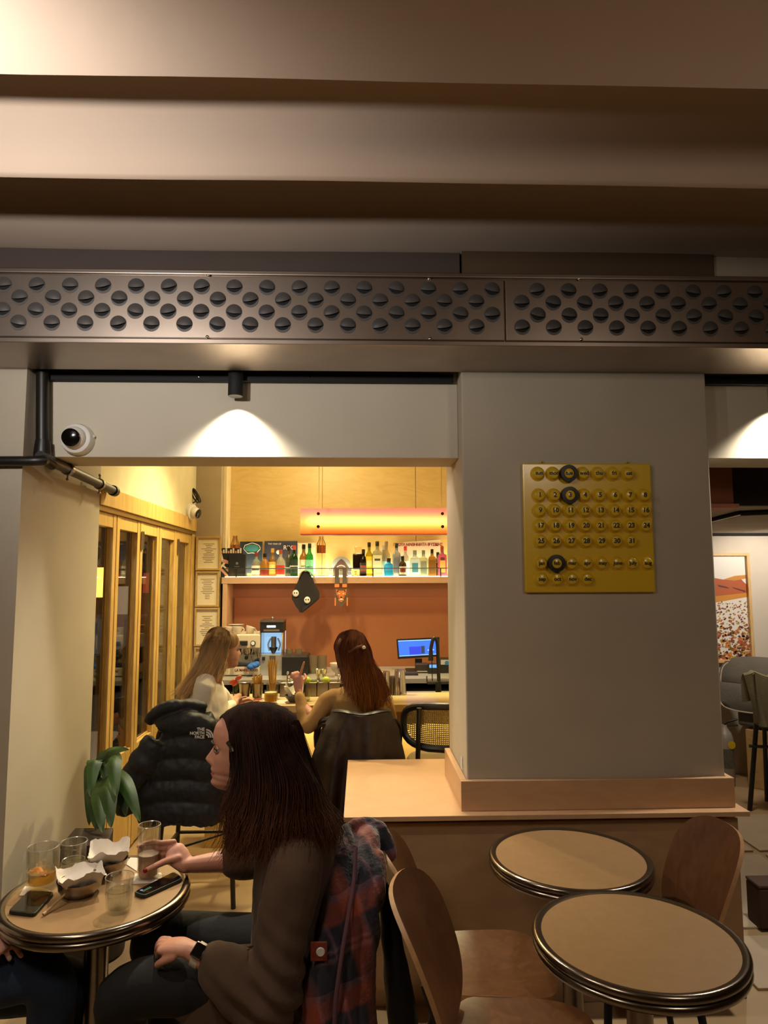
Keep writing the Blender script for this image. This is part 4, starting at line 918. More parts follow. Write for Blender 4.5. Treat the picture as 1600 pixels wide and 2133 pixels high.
# ================================================================== things on the bar counter
CZ = 0.92
def tin(px, y, h, r0, r1, label, name='steel_cup', grp='steel cups with skewers on the bar'):
    p = at(px, 1450, Y=y); t = thing(name, label, 'cup', (p.x, y, CZ), 0, grp)
    MB().lathe([(r0*.9,0),(r0,.003),(r1,h),(r1*1.03,h+.002),(r1*.97,h),(r0*.93,.006),(.0001,.005)], 22, cap1=False).build('body', M_STEEL, t, world=False)
    return t
def skewers(px, y, z0, n, R, h, label):
    p = at(px, 1450, Y=y); random.seed(px); M_SK = plain('bamboo', '#c9a050', 0.6, var=0.1)
    for k in range(n):
        a = random.uniform(0, 2*pi); r = R * sqrt(random.random()); l = h * random.uniform(.9, 1.05)
        tag(MB().tube([(p.x + r*.5*cos(a), y + r*.5*sin(a), CZ + z0), (p.x + r*1.25*cos(a), y + r*1.25*sin(a), CZ + l)], 0.0032, 5).build('straw', M_SK), label, 'straw', 'straws in the cup at px %d' % px if False else ('pale straws in the middle steel cup' if px < 550 else 'pale straws in the tall glass'))
tin(510, 4.62, .095, .030, .040, 'empty steel cup beside the blonde woman on the bar')
tin(536, 4.62, .095, .030, .040, 'steel cup full of short pale straws on the bar')
skewers(536, 4.62, .01, 26, .034, .150, 'short pale drinking straw in the steel cup')
t = thing('straw_glass', 'tall glass crammed with long pale straws on the bar', 'glass', (at(568, 1450, Y=4.60).x, 4.60, CZ))
MB().lathe([(.034,0),(.036,.003),(.042,.105),(.040,.105),(.034,.008),(.0001,.006)], 22, cap1=False).build('glass', CG, t, world=False)
skewers(568, 4.60, .01, 30, .034, .245, 'long pale drinking straw in the tall glass')
dr = thing('cocktail_glass', 'tumbler of foamy orange drink on the bar front edge', 'glass', (at(564, 1460, Y=4.42).x, 4.42, CZ))
MB().lathe([(.033,.002),(.040,.006),(.042,.030),(.041,.082),(.039,.082),(.038,.02),(.0001,.012)], 24, cap1=False).build('glass', CG, dr, world=False)
MB().lathe([(.0001,.012),(.036,.014),(.038,.030),(.038,.060),(.0001,.060)], 24, cap0=False, cap1=False).build('drink', plain('orange_juice', '#e0a12a', 0.3, var=0.05), dr, world=False)
MB().lathe([(.038,.060),(.038,.071),(.0001,.073)], 24, cap0=False, cap1=False).build('foam', plain('foam', '#efe0a8', 0.7, var=0.04), dr, world=False)
def flat(corners, z, th, name, m, label, cat, bevel=0, rotnoise=0):
    P = [at(px, py, Z=z) for px, py in corners]
    return tag(MB().ring_strip([P, [p + Vector((0,0,th)) for p in P]]).build(name, m, None, smooth=0, bevel=bevel), label, cat)
M_NAP = plain('napkin_white', '#d9d2bd', 0.8, var=0.03)
flat([(545, 1467), (600, 1466), (598, 1458), (550, 1459)], CZ + .0005, .001, 'napkin', M_NAP, 'white napkin under the orange drink on the bar', 'napkin')
flat([(805, 1465) if False else (660, 1463), (683, 1464), (690, 1456), (668, 1455)], CZ + .0005, .001, 'napkin', M_NAP, 'white napkin in front of the red-haired woman', 'napkin')
flat([(485, 1459), (510, 1459), (506, 1453), (478, 1454)], CZ + .0005, .009, 'mobile_phone', M_BLACK, 'dark mobile phone on the bar by the blonde woman', 'phone', 0.003)
for k, (c0, c1) in enumerate((((497, 1463), (545, 1455)), ((500, 1466), (540, 1460)))):
    tag(MB().tube([at(*c0, Z=CZ + .006), at(*c1, Z=CZ + .006)], 0.004, 6).build('red_straw', plain('straw_red', '#c0502e', 0.4, var=0)), ('far' if k == 0 else 'near') + ' red straw lying on the bar beside the phone', 'straw')
bw = thing('snack_bowl', 'small dark bowl lined with white paper on the bar', 'bowl', (at(612, 1452, Y=4.47).x, 4.47, CZ))
MB().lathe([(.025,0),(.03,.003),(.055,.035),(.060,.045),(.056,.045),(.045,.026),(.0001,.010)], 24, cap1=False).build('bowl', plain('bowl_grey', '#4a443c', 0.5), bw, world=False)
def pap(u, v):
    x, y = 2*u-1, 2*v-1; r = sqrt(x*x+y*y); return Vector((x*.058, y*.05, .030 + .045*r*r + .016*sin(5*x+2*y) + .01*sin(7*y)))
shell(pap, 12, 12, .0008).build('paper_liner', plain('paper_white', '#d6d4be', 0.7, var=0.02), bw, smooth=40, world=False)
wg = thing('water_glass', 'small water tumbler on the bar behind the raised wrist', 'glass', (at(636, 1452, Y=4.50).x, 4.50, CZ))
MB().lathe([(.028,0),(.031,.003),(.033,.075),(.031,.075),(.029,.008),(.0001,.006)], 22, cap1=False).build('glass', CG, wg, world=False)
MB().lathe([(.0001,.008),(.029,.009),(.030,.045),(.0001,.045)], 20, cap0=False, cap1=False).build('water', thin_glass('water', '#eef4f0', 1.33), wg, world=False)
# garnish caddy: steel boxes in a row with limes and tools
for k, px in enumerate((596, 622, 649, 673, 697)):
    x = at(px, 1440, Y=4.72).x; t = thing('garnish_box', 'steel garnish container, number %s from the left in the row on the bar' % ('one', 'two', 'three', 'four', 'five')[k], 'container', (x, 4.72, CZ))
    b = MB(); w, d, h = .038, .05, .088
    b.box((-w,-d,0),(w,-d+.002,h)).box((-w,d-.002,0),(w,d,h)).box((-w,-d,0),(-w+.002,d,h)).box((w-.002,-d,0),(w,d,h)).box((-w,-d,0),(w,d,.003)); b.build('box', M_STEEL, t, world=False, smooth=0)
    MB().add([(-w+.003,-d+.003,h*.86),(w-.003,-d+.003,h*.86),(w-.003,d-.003,h*.9),(-w+.003,d-.003,h*.9)], [(0,1,2,3)]).build('filling', plain('fill_%d' % k, ('#cfc7b0','#e0dccc','#9aa040','#c8c0a8','#b8a080')[k], 0.7, var=0.3, scale=60), t, world=False, smooth=0, fix=False)
M_LIME = plain('lime', '#a8b030', 0.45, var=0.15, scale=20)
for px, lb in ((639, 'lime half in the garnish row near the raised hand'), (679, 'whole lime resting on the garnish row')):
    p = at(px, 1424, Y=4.71); t = thing('lime', lb, 'lime', (p.x, 4.71, CZ + .080)); MB().ell((0,0,.022), (.028,.024,.023), 16, 10).build('fruit', M_LIME, t, world=False); MB().ell((.028,0,.024), (.005,.004,.004), 8, 6).build('tip', M_LIME, t, world=False)
M_EGG = plain('egg_white', '#e0dccf', 0.5, var=0); tag(MB().ell(at(611, 1424, Y=4.71), (.022, .018, .016), 14, 10).ell(at(614, 1422, Y=4.70), (.012, .012, .014), 10, 8).build('sugar_lump', M_EGG), 'white lump on top of the garnish row left of the hand', 'food')
for px, lb in ((663, 'left steel jigger standing in the garnish row'), (675, 'right steel jigger standing in the garnish row')):
    p = at(px, 1400, Y=4.74); t = thing('jigger', lb, 'jigger', (p.x, 4.74, CZ + .085))
    MB().lathe([(.016,0),(.018,.002),(.008,.032),(.021,.080),(.022,.084),(.018,.080),(.0001,.036)], 18, cap1=False).build('body', M_CHROME, t, world=False); MB().lathe([(.0215,.082),(.0230,.085),(.0215,.087)], 18, cap0=False, cap1=False).build('rim', M_CHROME, t, world=False)
for k, (px, py) in enumerate(((598, 1402), (600, 1414), (606, 1407), (704, 1408))):
    p = at(px, py, Y=4.74); t = thing('bar_spoon', 'steel bar tool standing in the garnish row, %s' % ('leftmost and tall', 'second and short', 'third with a looped handle', 'rightmost behind the red hair')[k], 'bar tool', (p.x, 4.74, CZ + .08))
    MB().tube([(0,0,0), (.004,0,p.z - CZ - .08)], .004, 8).build('shaft', M_CHROME, t, world=False); MB().ell((.004,0,p.z - CZ - .08), (.010,.006,.010), 10, 8).build('knob', M_CHROME, t, world=False)
t = thing('white_bowl', 'white footed bowl behind the red-haired woman near her ear', 'bowl', (at(703, 1400, Y=5.62).x, 5.62, BZ))
MB().lathe([(.02,0),(.022,.01),(.016,.03),(.045,.05),(.060,.085),(.062,.11),(.058,.11),(.045,.06),(.0001,.05)], 24, cap1=False).build('bowl', M_CUP, t, world=False); MB().lathe([(.03,0),(.03,.004),(.018,.012)], 20).build('foot', M_CUP, t, world=False)
for px, h, r0, r1, lb in ((803, .155, .030, .042, 'tall steel shaker tin left of the pair on the bar'), (833, .165, .034, .046, 'tall steel shaker tin right of the pair on the bar'), (818, .12, .022, .028, 'slim dark shaker tin between the two tall tins')):
    p = at(px, 1440, Y=4.72); t = thing('shaker_tin', lb, 'shaker', (p.x, 4.72 + (.03 if r0 < .03 else 0), CZ), 0)
    MB().lathe([(r1,0),(r1*.99,.004),(r0,h - .004),(r0*.94,h),(.0001,h + .001)], 24, cap1=False).build('body', M_CHROME if r0 > .025 else M_STEEL, t, world=False); MB().lathe([(r1*1.03,0),(r1*1.04,.004),(r1*1.0,.008)], 24, cap0=False, cap1=False).build('rim', M_CHROME, t, world=False)
# flamingo-pink flower sprig by the blonde woman
t = thing('flower_sprig', 'pink anthurium-like flower sprig with a dark leaf beside the blonde woman', 'flower', (at(490, 1440, Y=4.55).x, 4.55, CZ))
s0 = at(488, 1452, Y=4.55); s1 = at(486, 1430, Y=4.55); s2 = at(494, 1416, Y=4.54)
MB().lathe([(.014,0),(.018,.004),(.020,.05),(.017,.05),(.0001,.006)], 16, c=(s0.x, 4.55, CZ), cap1=False).build('vase', CG, t)
MB().tube(smooth_path([(s0.x, 4.55, CZ + .01), s1, s2], sub=4), .003, 6).build('stem', plain('stem_green', '#4a5a28', 0.6, var=0), t)
M_PINK = plain('petal_pink', '#c8584a', 0.5, var=0.1)
for q, (px, py) in enumerate(((497, 1412), (485, 1420), (490, 1424))):
    p = at(px, py, Y=4.53); MB().ell(p, (.024, .008, .014), 12, 8, Matrix.Rotation(-.5, 3, 'Y')).build('petal', M_PINK, t)
p = at(493, 1432, Y=4.53); MB().ell(p, (.014, .006, .030), 12, 8, Matrix.Rotation(.2, 3, 'Y')).build('leaf', plain('leaf_dark', '#26401c', 0.5, var=0.1), t)
# ================================================================== people
FRONT_T = [(0,.066),(.006,.078),(.013,.086),(.020,.086),(.026,.0815),(.032,.084),(.036,.089),(.040,.0875),(.043,.0845),(.046,.088),(.050,.0915),(.056,.0885),(.062,.087),(.075,.086),(.092,.0865),(.104,.0865),(.111,.087),(.120,.0925),(.128,.0935),(.145,.0945),(.165,.0915),(.185,.0800),(.203,.056),(.216,.028),(.222,.004)]
BACK_T = [(0,.010),(.02,.030),(.05,.060),(.08,.083),(.11,.096),(.14,.100),(.165,.096),(.19,.078),(.208,.048),(.218,.022),(.222,.004)]
WID_T = [(0,.020),(.010,.034),(.02,.042),(.04,.053),(.06,.060),(.09,.067),(.12,.071),(.15,.0735),(.175,.068),(.195,.054),(.21,.034),(.218,.018),(.222,.003)]
NOSE_T = [(.058,0),(.063,.010),(.069,.019),(.074,.0235),(.079,.0225),(.085,.018),(.095,.0115),(.104,.006),(.112,.0015),(.118,0)]
def head_geo(b, M, n=64, m=60):
    """closed head surface, face towards local +X, chin at z=0"""
    rings = []
    for i in range(m + 1):
        z = 0.222 * (i / m); f, bk, w = interp(FRONT_T, z), interp(BACK_T, z), interp(WID_T, z)
        nose = interp(NOSE_T, z); ring = []
        for j in range(n):
            a = 2*pi*j/n; c, s = cos(a), sin(a); e = 0.90 if c > 0 else 1.0
            x = (f if c > 0 else bk) * math.copysign(abs(c)**e, c); y = w * s
            if c > 0:
                sg = 0.0085 + 0.006*exp(-((z-.068)/.008)**2); x += nose * exp(-(y/sg)**2)
                x -= 0.010 * exp(-((abs(y)-.031)/.014)**2 - ((z-.109)/.010)**2)
                x += 0.004 * exp(-((abs(y)-.040)/.018)**2 - ((z-.080)/.018)**2)
                x -= 0.007 * max(0, (abs(y) - .012)/.03) * exp(-((z-.043)/.012)**2) if abs(y) > .012 else 0
            ring.append(M @ Vector((x, y, z)))
        rings.append(ring)
    b.ring_strip(rings)
    for q in (-1, 1):   # ears
        b.ell(M @ Vector((-.004, q*.072, .098)), (.017, .006, .030), 12, 8, M.to_3x3() @ Matrix.Rotation(q*-.35, 3, 'Z'))
def skin_mats(tone, lips):
    return [plain('skin_' + tone.strip('#'), tone, 0.5, var=0.05, scale=25, spec=0.35), plain('lips_' + lips.strip('#'), lips, 0.4, var=0.03)]
def paint_lips(me, M):
    inv = M.inverted()
    for p in me.polygons:
        c = inv @ p.center
        if c.x > .06 and abs(c.y) < .024 and abs(c.z - .043) < .0095 * (1 - (c.y/.026)**2): p.material_index = 1
def face_parts(M, par, iris='#3a2616', brow='#2a1a12', skin=None):
    skin = skin or skin_mats('#b88a70', '#9a4a40')[0]
    R3 = M.to_3x3()
    for q in (-1, 1):
        c = Vector((.0728, q*.031, .109)); sc = M.to_scale().x; e = MB().ell(M @ c, .0112*sc, 16, 12).build('eye', plain('eye_white', '#b8aca2', 0.3, var=0), par)
        MB().ell(M @ (c + Vector((.0092, 0, -.0005))), (.0030*sc, .0056*sc, .0056*sc), 12, 8, M.to_3x3().normalized()).build('iris', plain('iris_' + iris.strip('#'), iris, 0.2, var=0), e)
        for lo_, hi_ in ((.30, 1.55), (-1.55, -.42)):
            MB().lathe([(.0124*cos(t_), .0124*sin(t_)) for t_ in [lo_ + (hi_ - lo_)*k/7 for k in range(8)]], 20, c=M @ c, M=R3, cap0=False, cap1=False).build('eyelid', skin, par)
        MB().tube([M @ Vector((.0855 - .010*(t*t) - .0015, q*(.031 + .0145*t), .1135 - .004*t*t)) for t in (-1,-.5,0,.5,1)], .0021, 6).build('eyelashes', plain('lash', '#1c120e', 0.6, var=0), par)
        MB().tube([M @ Vector((.0935 - .011*max(0,t)**2 - .002, q*(.031 + .019*t), .125 + .003*(1-t*t))) for t in (-1,-.5,0,.5,1)], [.0018,.0030,.0032,.0026,.0012], 6).build('eyebrow', plain('brow_' + brow.strip('#'), brow, 0.7, var=0), par)
def finger(b, p0, dirs, ls, r=.0078):
    pts = [Vector(p0)]
    for d, l in zip(dirs, ls): pts.append(pts[-1] + Vector(d).normalized() * l)
    b.chain(pts, [r*1.05, r, r*.92, r*.78][:len(pts)], 10, 3); return pts
def nail(p, d, n, par, m, r=.0062):
    d = Vector(d).normalized(); n = Vector(n).normalized(); w = d.cross(n).normalized(); n = w.cross(d)
    R = Matrix((d, w, n)).transposed()
    MB().ell(p, (.0075, r*.85, .0022), 10, 6, R).build('nail', m, par)
def hair_mat(name, c1, c2, c3=None, zlo=0, zhi=1):
    if name in MATS: return MATS[name]
    m, nt, b = newmat(name); tc = nt.nodes.new('ShaderNodeTexCoord')
    n = nt.nodes.new('ShaderNodeTexNoise'); n.inputs['Scale'].default_value = 38; n.inputs['Detail'].default_value = 3
    mp = nt.nodes.new('ShaderNodeMapping'); mp.inputs['Scale'].default_value = (1, 1, .12); nt.links.new(tc.outputs['Object'], mp.inputs[0]); nt.links.new(mp.outputs[0], n.inputs['Vector'])
    r = nt.nodes.new('ShaderNodeValToRGB'); r.color_ramp.elements[0].position = .32; r.color_ramp.elements[1].position = .68
    r.color_ramp.elements[0].color = C4(lin(c1)); r.color_ramp.elements[1].color = C4(lin(c2)); nt.links.new(n.outputs['Fac'], r.inputs['Fac'])
    src = r.outputs['Color']
    if c3:
        sp = nt.nodes.new('ShaderNodeSeparateXYZ'); nt.links.new(tc.outputs['Object'], sp.inputs[0])
        mr = nt.nodes.new('ShaderNodeMapRange'); mr.inputs[1].default_value = zhi; mr.inputs[2].default_value = zlo; nt.links.new(sp.outputs['Z'], mr.inputs[0])
        mx = nt.nodes.new('ShaderNodeMixRGB'); nt.links.new(mr.outputs[0], mx.inputs[0]); nt.links.new(src, mx.inputs[1])
        mul = nt.nodes.new('ShaderNodeMixRGB'); mul.blend_type = 'MIX'; mul.inputs[0].default_value = .82; mul.inputs[2].default_value = C4(lin(c3)); nt.links.new(src, mul.inputs[1]); nt.links.new(mul.outputs[0], mx.inputs[2]); src = mx.outputs[0]
    nt.links.new(src, b.inputs['Base Color']); b.inputs['Roughness'].default_value = .62; b.inputs['Specular IOR Level'].default_value = .22
    MATS[name] = m; return m
def strands(guides, n, spread, rad, seed, sub=4, wave=0.006, tipfuzz=0.02):
    """locks of hair interpolated between neighbouring guide curves"""
    rnd = random.Random(seed); G = [smooth_path(g, sub=sub) for g in guides]; K = len(G[0]); b = MB()
    for _ in range(n):
        u = rnd.random() * (len(G) - 1); i = min(int(u), len(G) - 2); t = u - i
        off = Vector((rnd.gauss(0, 1), rnd.gauss(0, 1), rnd.gauss(0, 1))) * spread; ph = rnd.uniform(0, 6.28); fz = Vector((rnd.gauss(0,1), rnd.gauss(0,1), rnd.gauss(0,.6))) * tipfuzz
        cut = rnd.uniform(.78, 1.0); pts = []; rs = []
        for k in range(K):
            s = k / (K - 1); q = G[i][k].lerp(G[i+1][k], t)
            if s > cut: break
            q = q + off * (.25 + .75*s) + Vector((sin(ph + s*9), cos(ph*1.3 + s*7), 0)) * wave * s + fz * s**3
            pts.append(q); rs.append(rad * (1 - .75*max(0, (s/cut) - .55)/.45))
        if len(pts) > 3: b.tube(pts, rs, 3)
    return b

# ---------------------------------------------------------------- seated woman in the brown blazer (foreground)
YF = 2.18
W = thing('person', 'seated person in an oversized brown blazer with long dark hair, holding a tall glass', 'person', (-0.22, 2.19, 0))
HS = 1.13
hM = Matrix.Translation(A(504, 1646, YF) + Vector((0.0, 0, 0))) @ Matrix.Rotation(radians(182), 4, 'Z') @ Matrix.Rotation(radians(-6), 4, 'Y') @ Matrix.Scale(HS, 4)
sk = MB(); head_geo(sk, hM)
neck0 = hM @ Vector((-.035, 0, .05)); chest = Vector((-.215, YF, .93))
sk.chain([neck0, hM @ Vector((-.045, 0, -.02)), chest + Vector((0,0,.05)), chest + Vector((0,0,-.06))], [.052, .050, .056, .075], 18, 4)
shF = Vector((-.20, 2.34, .955)); elF = Vector((-.36, 2.42, .765)); wrF = A(388, 1803, 2.345)
sk.chain([chest, shF, elF, elF.lerp(wrF, .5), wrF], [.05, .046, .038, .034, (.021, .027)], 14, 4)
shN = Vector((-.20, 2.03, .925)); elN = A(560, 2075, 1.93); wrN = A(395, 1978, 1.985)
sk.chain([chest, shN, elN], [.05, .046, .040], 14, 4); sk.chain([elN, elN.lerp(wrN, .55), wrN], [.038, .036, (.021, .026)], 14, 4)
# far hand: palm beside the glass, fingers wrapped round its far side, thumb on the near side
gl = at(308, 1828, Z=.74); gz = .80
pal = Vector((gl.x + .078, 2.357, gz + .012))
sk.chain([wrF, wrF.lerp(pal, .55), pal], [(.020, .027), (.020, .036), (.018, .036)], 14, 4, up=(0, -.6, .8))
G_R = .034
tipsF = []
for k in range(4):
    z = gz + .034 - .0185*k; c = Vector((gl.x, gl.y, z)); ang0 = .75 - .05*k
    pts = [pal + Vector((-.005, .012, .028 - .0175*k))]
    for a in (.62, 1.35, 2.1, 2.75 - .12*k): pts.append(c + Vector((cos(a) * (G_R + .0085), sin(a) * (G_R + .0085), .006*(1 - a/2))))
    sk.chain(pts, [.0088, .0085, .0080, .0074, .0062], 10, 3); tipsF.append((pts[-1], pts[-1] - pts[-2], pts[-1] - c))
th = [pal + Vector((.018, -.020, -.012)), pal + Vector((-.018, -.036, -.016)), Vector((gl.x + .030, gl.y - .036, gz - .012)), Vector((gl.x + .006, gl.y - .043, gz - .020))]
sk.chain(th, [.013, .0112, .0100, .0078], 10, 4)
# near hand resting on the thigh
kn = wrN + Vector((-.070, .030, -.004))
sk.chain([wrN, wrN.lerp(kn, .5) + Vector((0,0,.004)), kn], [(.020, .027), (.018, .038), (.014, .040)], 14, 4, up=(0, 0, 1))
tipsN = []
for k in range(4):
    y = .030 - .020*k; p0 = kn + Vector((0.0, y, .001)); l = (.036, .042, .040, .032)[k]
    d = [(-.75 - y*8, .75, -.30), (-.45, .65, -.75), (-.2, .5, -.95)]
    pts = finger(sk, p0, d, (l, l*.65, l*.5), .0084); tipsN.append((pts[-1], pts[-1]-pts[-2]))
finger(sk, wrN + Vector((-.040, -.016, -.010)), [(-.9, .15, -.40), (-.7, .5, -.6)], (.032, .026), .0100)
me = remesh(sk, 'body', skin_mats('#c08a74', '#9c4a44'), .0036, 4); paint_lips(me, hM); body = put(me, 'body', W)
face_parts(hM, W, skin=MATS['skin_c08a74'])
M_NAILR = plain('nail_red', '#8a0f14', 0.2, var=0, coat=.5)
d_ = (th[-1] - th[-2]).normalized(); nail(th[-1] + Vector((.0, -.0075, .001)), d_, (0, -1, .1), W, M_NAILR, .0085)
# trousers
tr = MB()
hipN, knN = Vector((-.17, 2.085, .555)), A(262, 2066, 2.03) + Vector((0,0,-.0)); hipF, knF = Vector((-.17, 2.27, .555)), Vector((-.66, 2.33, .56))
tr.ell((-.16, YF, .56), (.15, .19, .10), 18, 12)
tr.chain([hipN, hipN.lerp(knN, .5) + Vector((0,0,.012)), knN, knN + Vector((-.005, .02, -.12)), knN + Vector((.05, .05, -.47))], [(.092,.095), (.088,.085), (.068,.068), (.062,.062), .045], 18, 5)
tr.chain([hipF, hipF.lerp(knF, .5), knF, knF + Vector((.01, .01, -.12)), knF + Vector((.09, 0, -.49))], [.09, .083, .068, .060, .045], 18, 5)
put(remesh(tr, 'trousers', plain('trousers_black', '#0f0d0e', 0.85, var=0.1, bump=.2, bscale=40), .010, 4), 'trousers', W)
for p in (knN + Vector((.01, .05, -.47)), knF + Vector((.05, 0, -.49))):
    MB().chain([(p.x + .02, p.y, .045), (p.x - .05, p.y, .04), (p.x - .15, p.y, .028)], [(.035,.038), (.034,.042), (.024,.036)], 14, 4, up=(0,0,1)).build('shoe', M_BLACK, W)
# blazer
bz = MB()
bz.loftz([(-.17, YF, .50, .150, .205), (-.185, YF, .58, .150, .200), (-.20, YF, .68, .135, .190), (-.205, YF, .78, .130, .190), (-.200, YF, .86, .128, .200), (-.195, YF, .93, .115, .205), (-.185, YF, .975, .085, .165), (-.185, YF, 1.01, .060, .090), (-.19, YF, 1.03, .05, .06)], 30)
bz.chain([Vector((-.19, 2.08, .930)), Vector((-.188, 2.005, .888)), elN.lerp(shN, .45) + Vector((.01, -.005, 0)), elN + Vector((.012, 0, -.005)), elN + Vector((-.02, 0, -.01))], [.070, .075, .076, .073, .068], 18, 5)
cuf = elN.lerp(wrN, .60)
bz.chain([elN + Vector((.0, 0, -.008)), elN.lerp(wrN, .3) + Vector((0,0,-.004)), cuf], [.072, .066, (.056, .060)], 18, 4)
bz.chain([cuf + (elN - wrN).normalized()*.055, cuf], [(.063, .066), (.061, .064)], 18, 3)
bz.chain([Vector((-.19, 2.30, .955)), Vector((-.195, 2.365, .92)), elF + Vector((.03, 0, .01)), elF.lerp(wrF, .28)], [.070, .072, .064, .052], 16, 5)
# front flap falling across the lap
fa, fb = A(470, 2040, 2.02), A(335, 2105, 2.015)
def flap(u, v):
    p = Vector((-.20, 0, 0)); top = A(570 - 60*u, 1960 + 10*u, 2.02 - .02*u); bot = A(640 - 312*u, 2240 - 140*u, 1.965 + .05*u*u)
    q = top.lerp(bot, v); q.y -= .020*sin(pi*v)*(1-u*.4) + .012*sin(7*u + 3*v)*v; return q
fl_mb = shell(flap, 16, 14, .012)
def wrinkle(co):
    d1 = exp(-((co - elN).length/.14)**2)
    return .004*noise.noise(Vector((co.x*16, co.y*16, co.z*11))) + 0.014*noise.noise(Vector((co.x*7 + co.z*5, co.y*9, co.z*4 - co.x*6))) + .010*d1*sin((co.x*.7 + co.z)*95)
M_BLZ = plain('blazer_brown', '#4c3828', 0.88, var=0.12, scale=14, bump=.15, bscale=260, sheen=.05)
bz.v += []; 
put(remesh(bz, 'blazer', M_BLZ, .0065, 5, wrinkle), 'blazer', W)
fl_mb.build('blazer_flap', M_BLZ, W, smooth=60)
# lapel and collar
def lapel(u, v):
    a = A(612 - 20*v, 1748 + 215*v, 2.06 + .0*v); w = .055 * sin(pi*min(1, .15 + v*.95)) ** .8
    return a + Vector((w*(u - .15), -.014 - .018*u, .01*u))
shell(lapel, 6, 16, .006).build('lapel', M_BLZ, W, smooth=60)
def topin(u, v):
    a = A(612 - 22*v, 1800 + 110*v, 2.085); return a + Vector((-.022 + .03*u, .0, 0))
shell(topin, 4, 8, .004).build('top', plain('top_white', '#c8bcae', 0.8, var=0.03), W, smooth=60)
# watch
wv = (elN - wrN).normalized(); wc = wrN + wv*.030; wt = thing('smartwatch', 'square black smartwatch on a pale strap at the near wrist of the seated woman', 'watch', wc)
up_ = Vector((-.1, -.62, .78)); up_ = (up_ - wv*up_.dot(wv)).normalized(); sd = wv.cross(up_)
MB().ring_strip([[wc + wv*o_ + up_*(.027*cos(a) ) + sd*(.0315*sin(a)) for a in [2*pi*q/24 for q in range(24)]] for o_ in (-.011, .011)] + [[wc + wv*o_ + up_*(.024*cos(a)) + sd*(.0285*sin(a)) for a in [2*pi*q/24 for q in range(24)]] for o_ in (.011, -.011)], True, False, False).build('strap', plain('strap_pale', '#b8b2a2', 0.5, var=0.03), wt)
Rw = Matrix((wv, sd, up_)).transposed()
MB().cbox(wc + up_*.031, (.033, .038, .009), Rw).build('case', M_STEEL, wt, bevel=.003)
MB().cbox(wc + up_*.0362, (.028, .033, .002), Rw).build('screen', plain('watch_black', '#050505', 0.1, var=0), wt, bevel=.001)
# hair
HF = hair_mat('hair_darkbrown', '#1d100b', '#3a2219', '#5a3016', .90, 1.15)
cap = MB()
EC, ER = Vector((-.030, 0, .150)), Vector((.122, .082, .084))
cap.ell(hM @ EC, (ER.x*HS, ER.y*HS, ER.z*HS), 32, 20, Matrix.Rotation(radians(6), 3, 'Y'))
cap.chain([A(545, 1560, YF), A(556, 1640, YF - .01), A(565, 1710, YF - .02), A(575, 1745, YF - .02)], [(.085,.085), (.088,.080), (.080,.085), (.060,.095)], 20, 4, up=(1,0,0))
cap.chain([A(505, 1600, YF - .055), A(500, 1680, YF - .075), A(482, 1760, YF - .08)], [.028, .036, .022], 14, 4)
cap.chain([A(590, 1580, YF), A(632, 1680, YF - .02), A(656, 1735, YF - .04)], [.055, .055, .035], 14, 4)
hair = put(remesh(cap, 'hair', HF, .008, 6, lambda c: .004*noise.noise(Vector((c.x*50, c.y*50, c.z*6)))), 'hair', W)
def gF(L): return [A(px, py, y) for px, py, y in L]
def scalp(x, ph, k=1.035):
    q = max(0, 1 - ((x - EC.x)/ER.x)**2)**.5; return hM @ Vector((x, ER.y*k*q*sin(ph), EC.z + ER.z*k*q*cos(ph)))
XS_ = [(.082,.045,.030,1), (.066,.030,.012,1), (.040,.005,-.015,1), (.005,-.030,-.050,1), (-.045,-.070,-.085,1), (-.085,-.105,-.115,1), (-.120,-.125,-.130,.45), (-.085,-.105,-.115,-1)]
def lift(k, g):
    x0, x1_, x2_, sg = XS_[k]; return [scalp(x0, -.10*sg), scalp(x0*.75 + x1_*.25, .35*sg), scalp(x0*.4 + x1_*.6, .80*sg), scalp(x1_, 1.20*sg), scalp(x2_, 1.62*sg, 1.05)] + gF(g[3:])
guides = [lift(k, g) for k, g in enumerate((
 [(482,1497,2.155),(474,1520,2.118),(480,1550,2.105),(490,1582,2.098),(496,1620,2.09),(482,1680,2.085),(486,1730,2.085),(464,1788,2.09)],
 [(490,1492,2.165),(486,1525,2.112),(498,1570,2.092),(508,1620,2.085),(508,1670,2.08),(496,1715,2.075),(500,1755,2.075),(482,1800,2.08)],
 [(515,1480,2.17),(515,1520,2.10),(524,1575,2.085),(530,1630,2.075),(530,1690,2.065),(526,1730,2.055),(520,1765,2.05),(505,1795,2.05)],
 [(550,1471,2.175),(556,1515,2.10),(562,1575,2.083),(566,1630,2.07),(566,1690,2.055),(562,1730,2.035),(560,1765,2.02),(552,1790,2.01)],
 [(580,1475,2.175),(594,1520,2.105),(602,1575,2.088),(610,1630,2.075),(614,1685,2.055),(618,1720,2.035),(622,1750,2.02),(618,1772,2.015)],
 [(600,1486,2.18),(620,1530,2.13),(634,1580,2.11),(646,1630,2.095),(658,1680,2.075),(668,1710,2.06),(672,1740,2.045),(664,1775,2.03)],
 [(606,1498,2.20),(630,1545,2.19),(644,1590,2.185),(656,1635,2.18),(672,1680,2.165),(684,1710,2.15),(690,1742,2.13),(682,1772,2.11)],
 [(596,1500,2.23),(614,1550,2.26),(624,1600,2.27),(636,1650,2.275),(654,1690,2.28),(668,1720,2.28),(676,1745,2.27),(680,1770,2.26)]))]
st = strands(guides, 7200, .0034, .0012, 11, 3, .013, .030).build('hair_strands', HF, W, smooth=0, fix=False); st['kind'] = 'stuff'
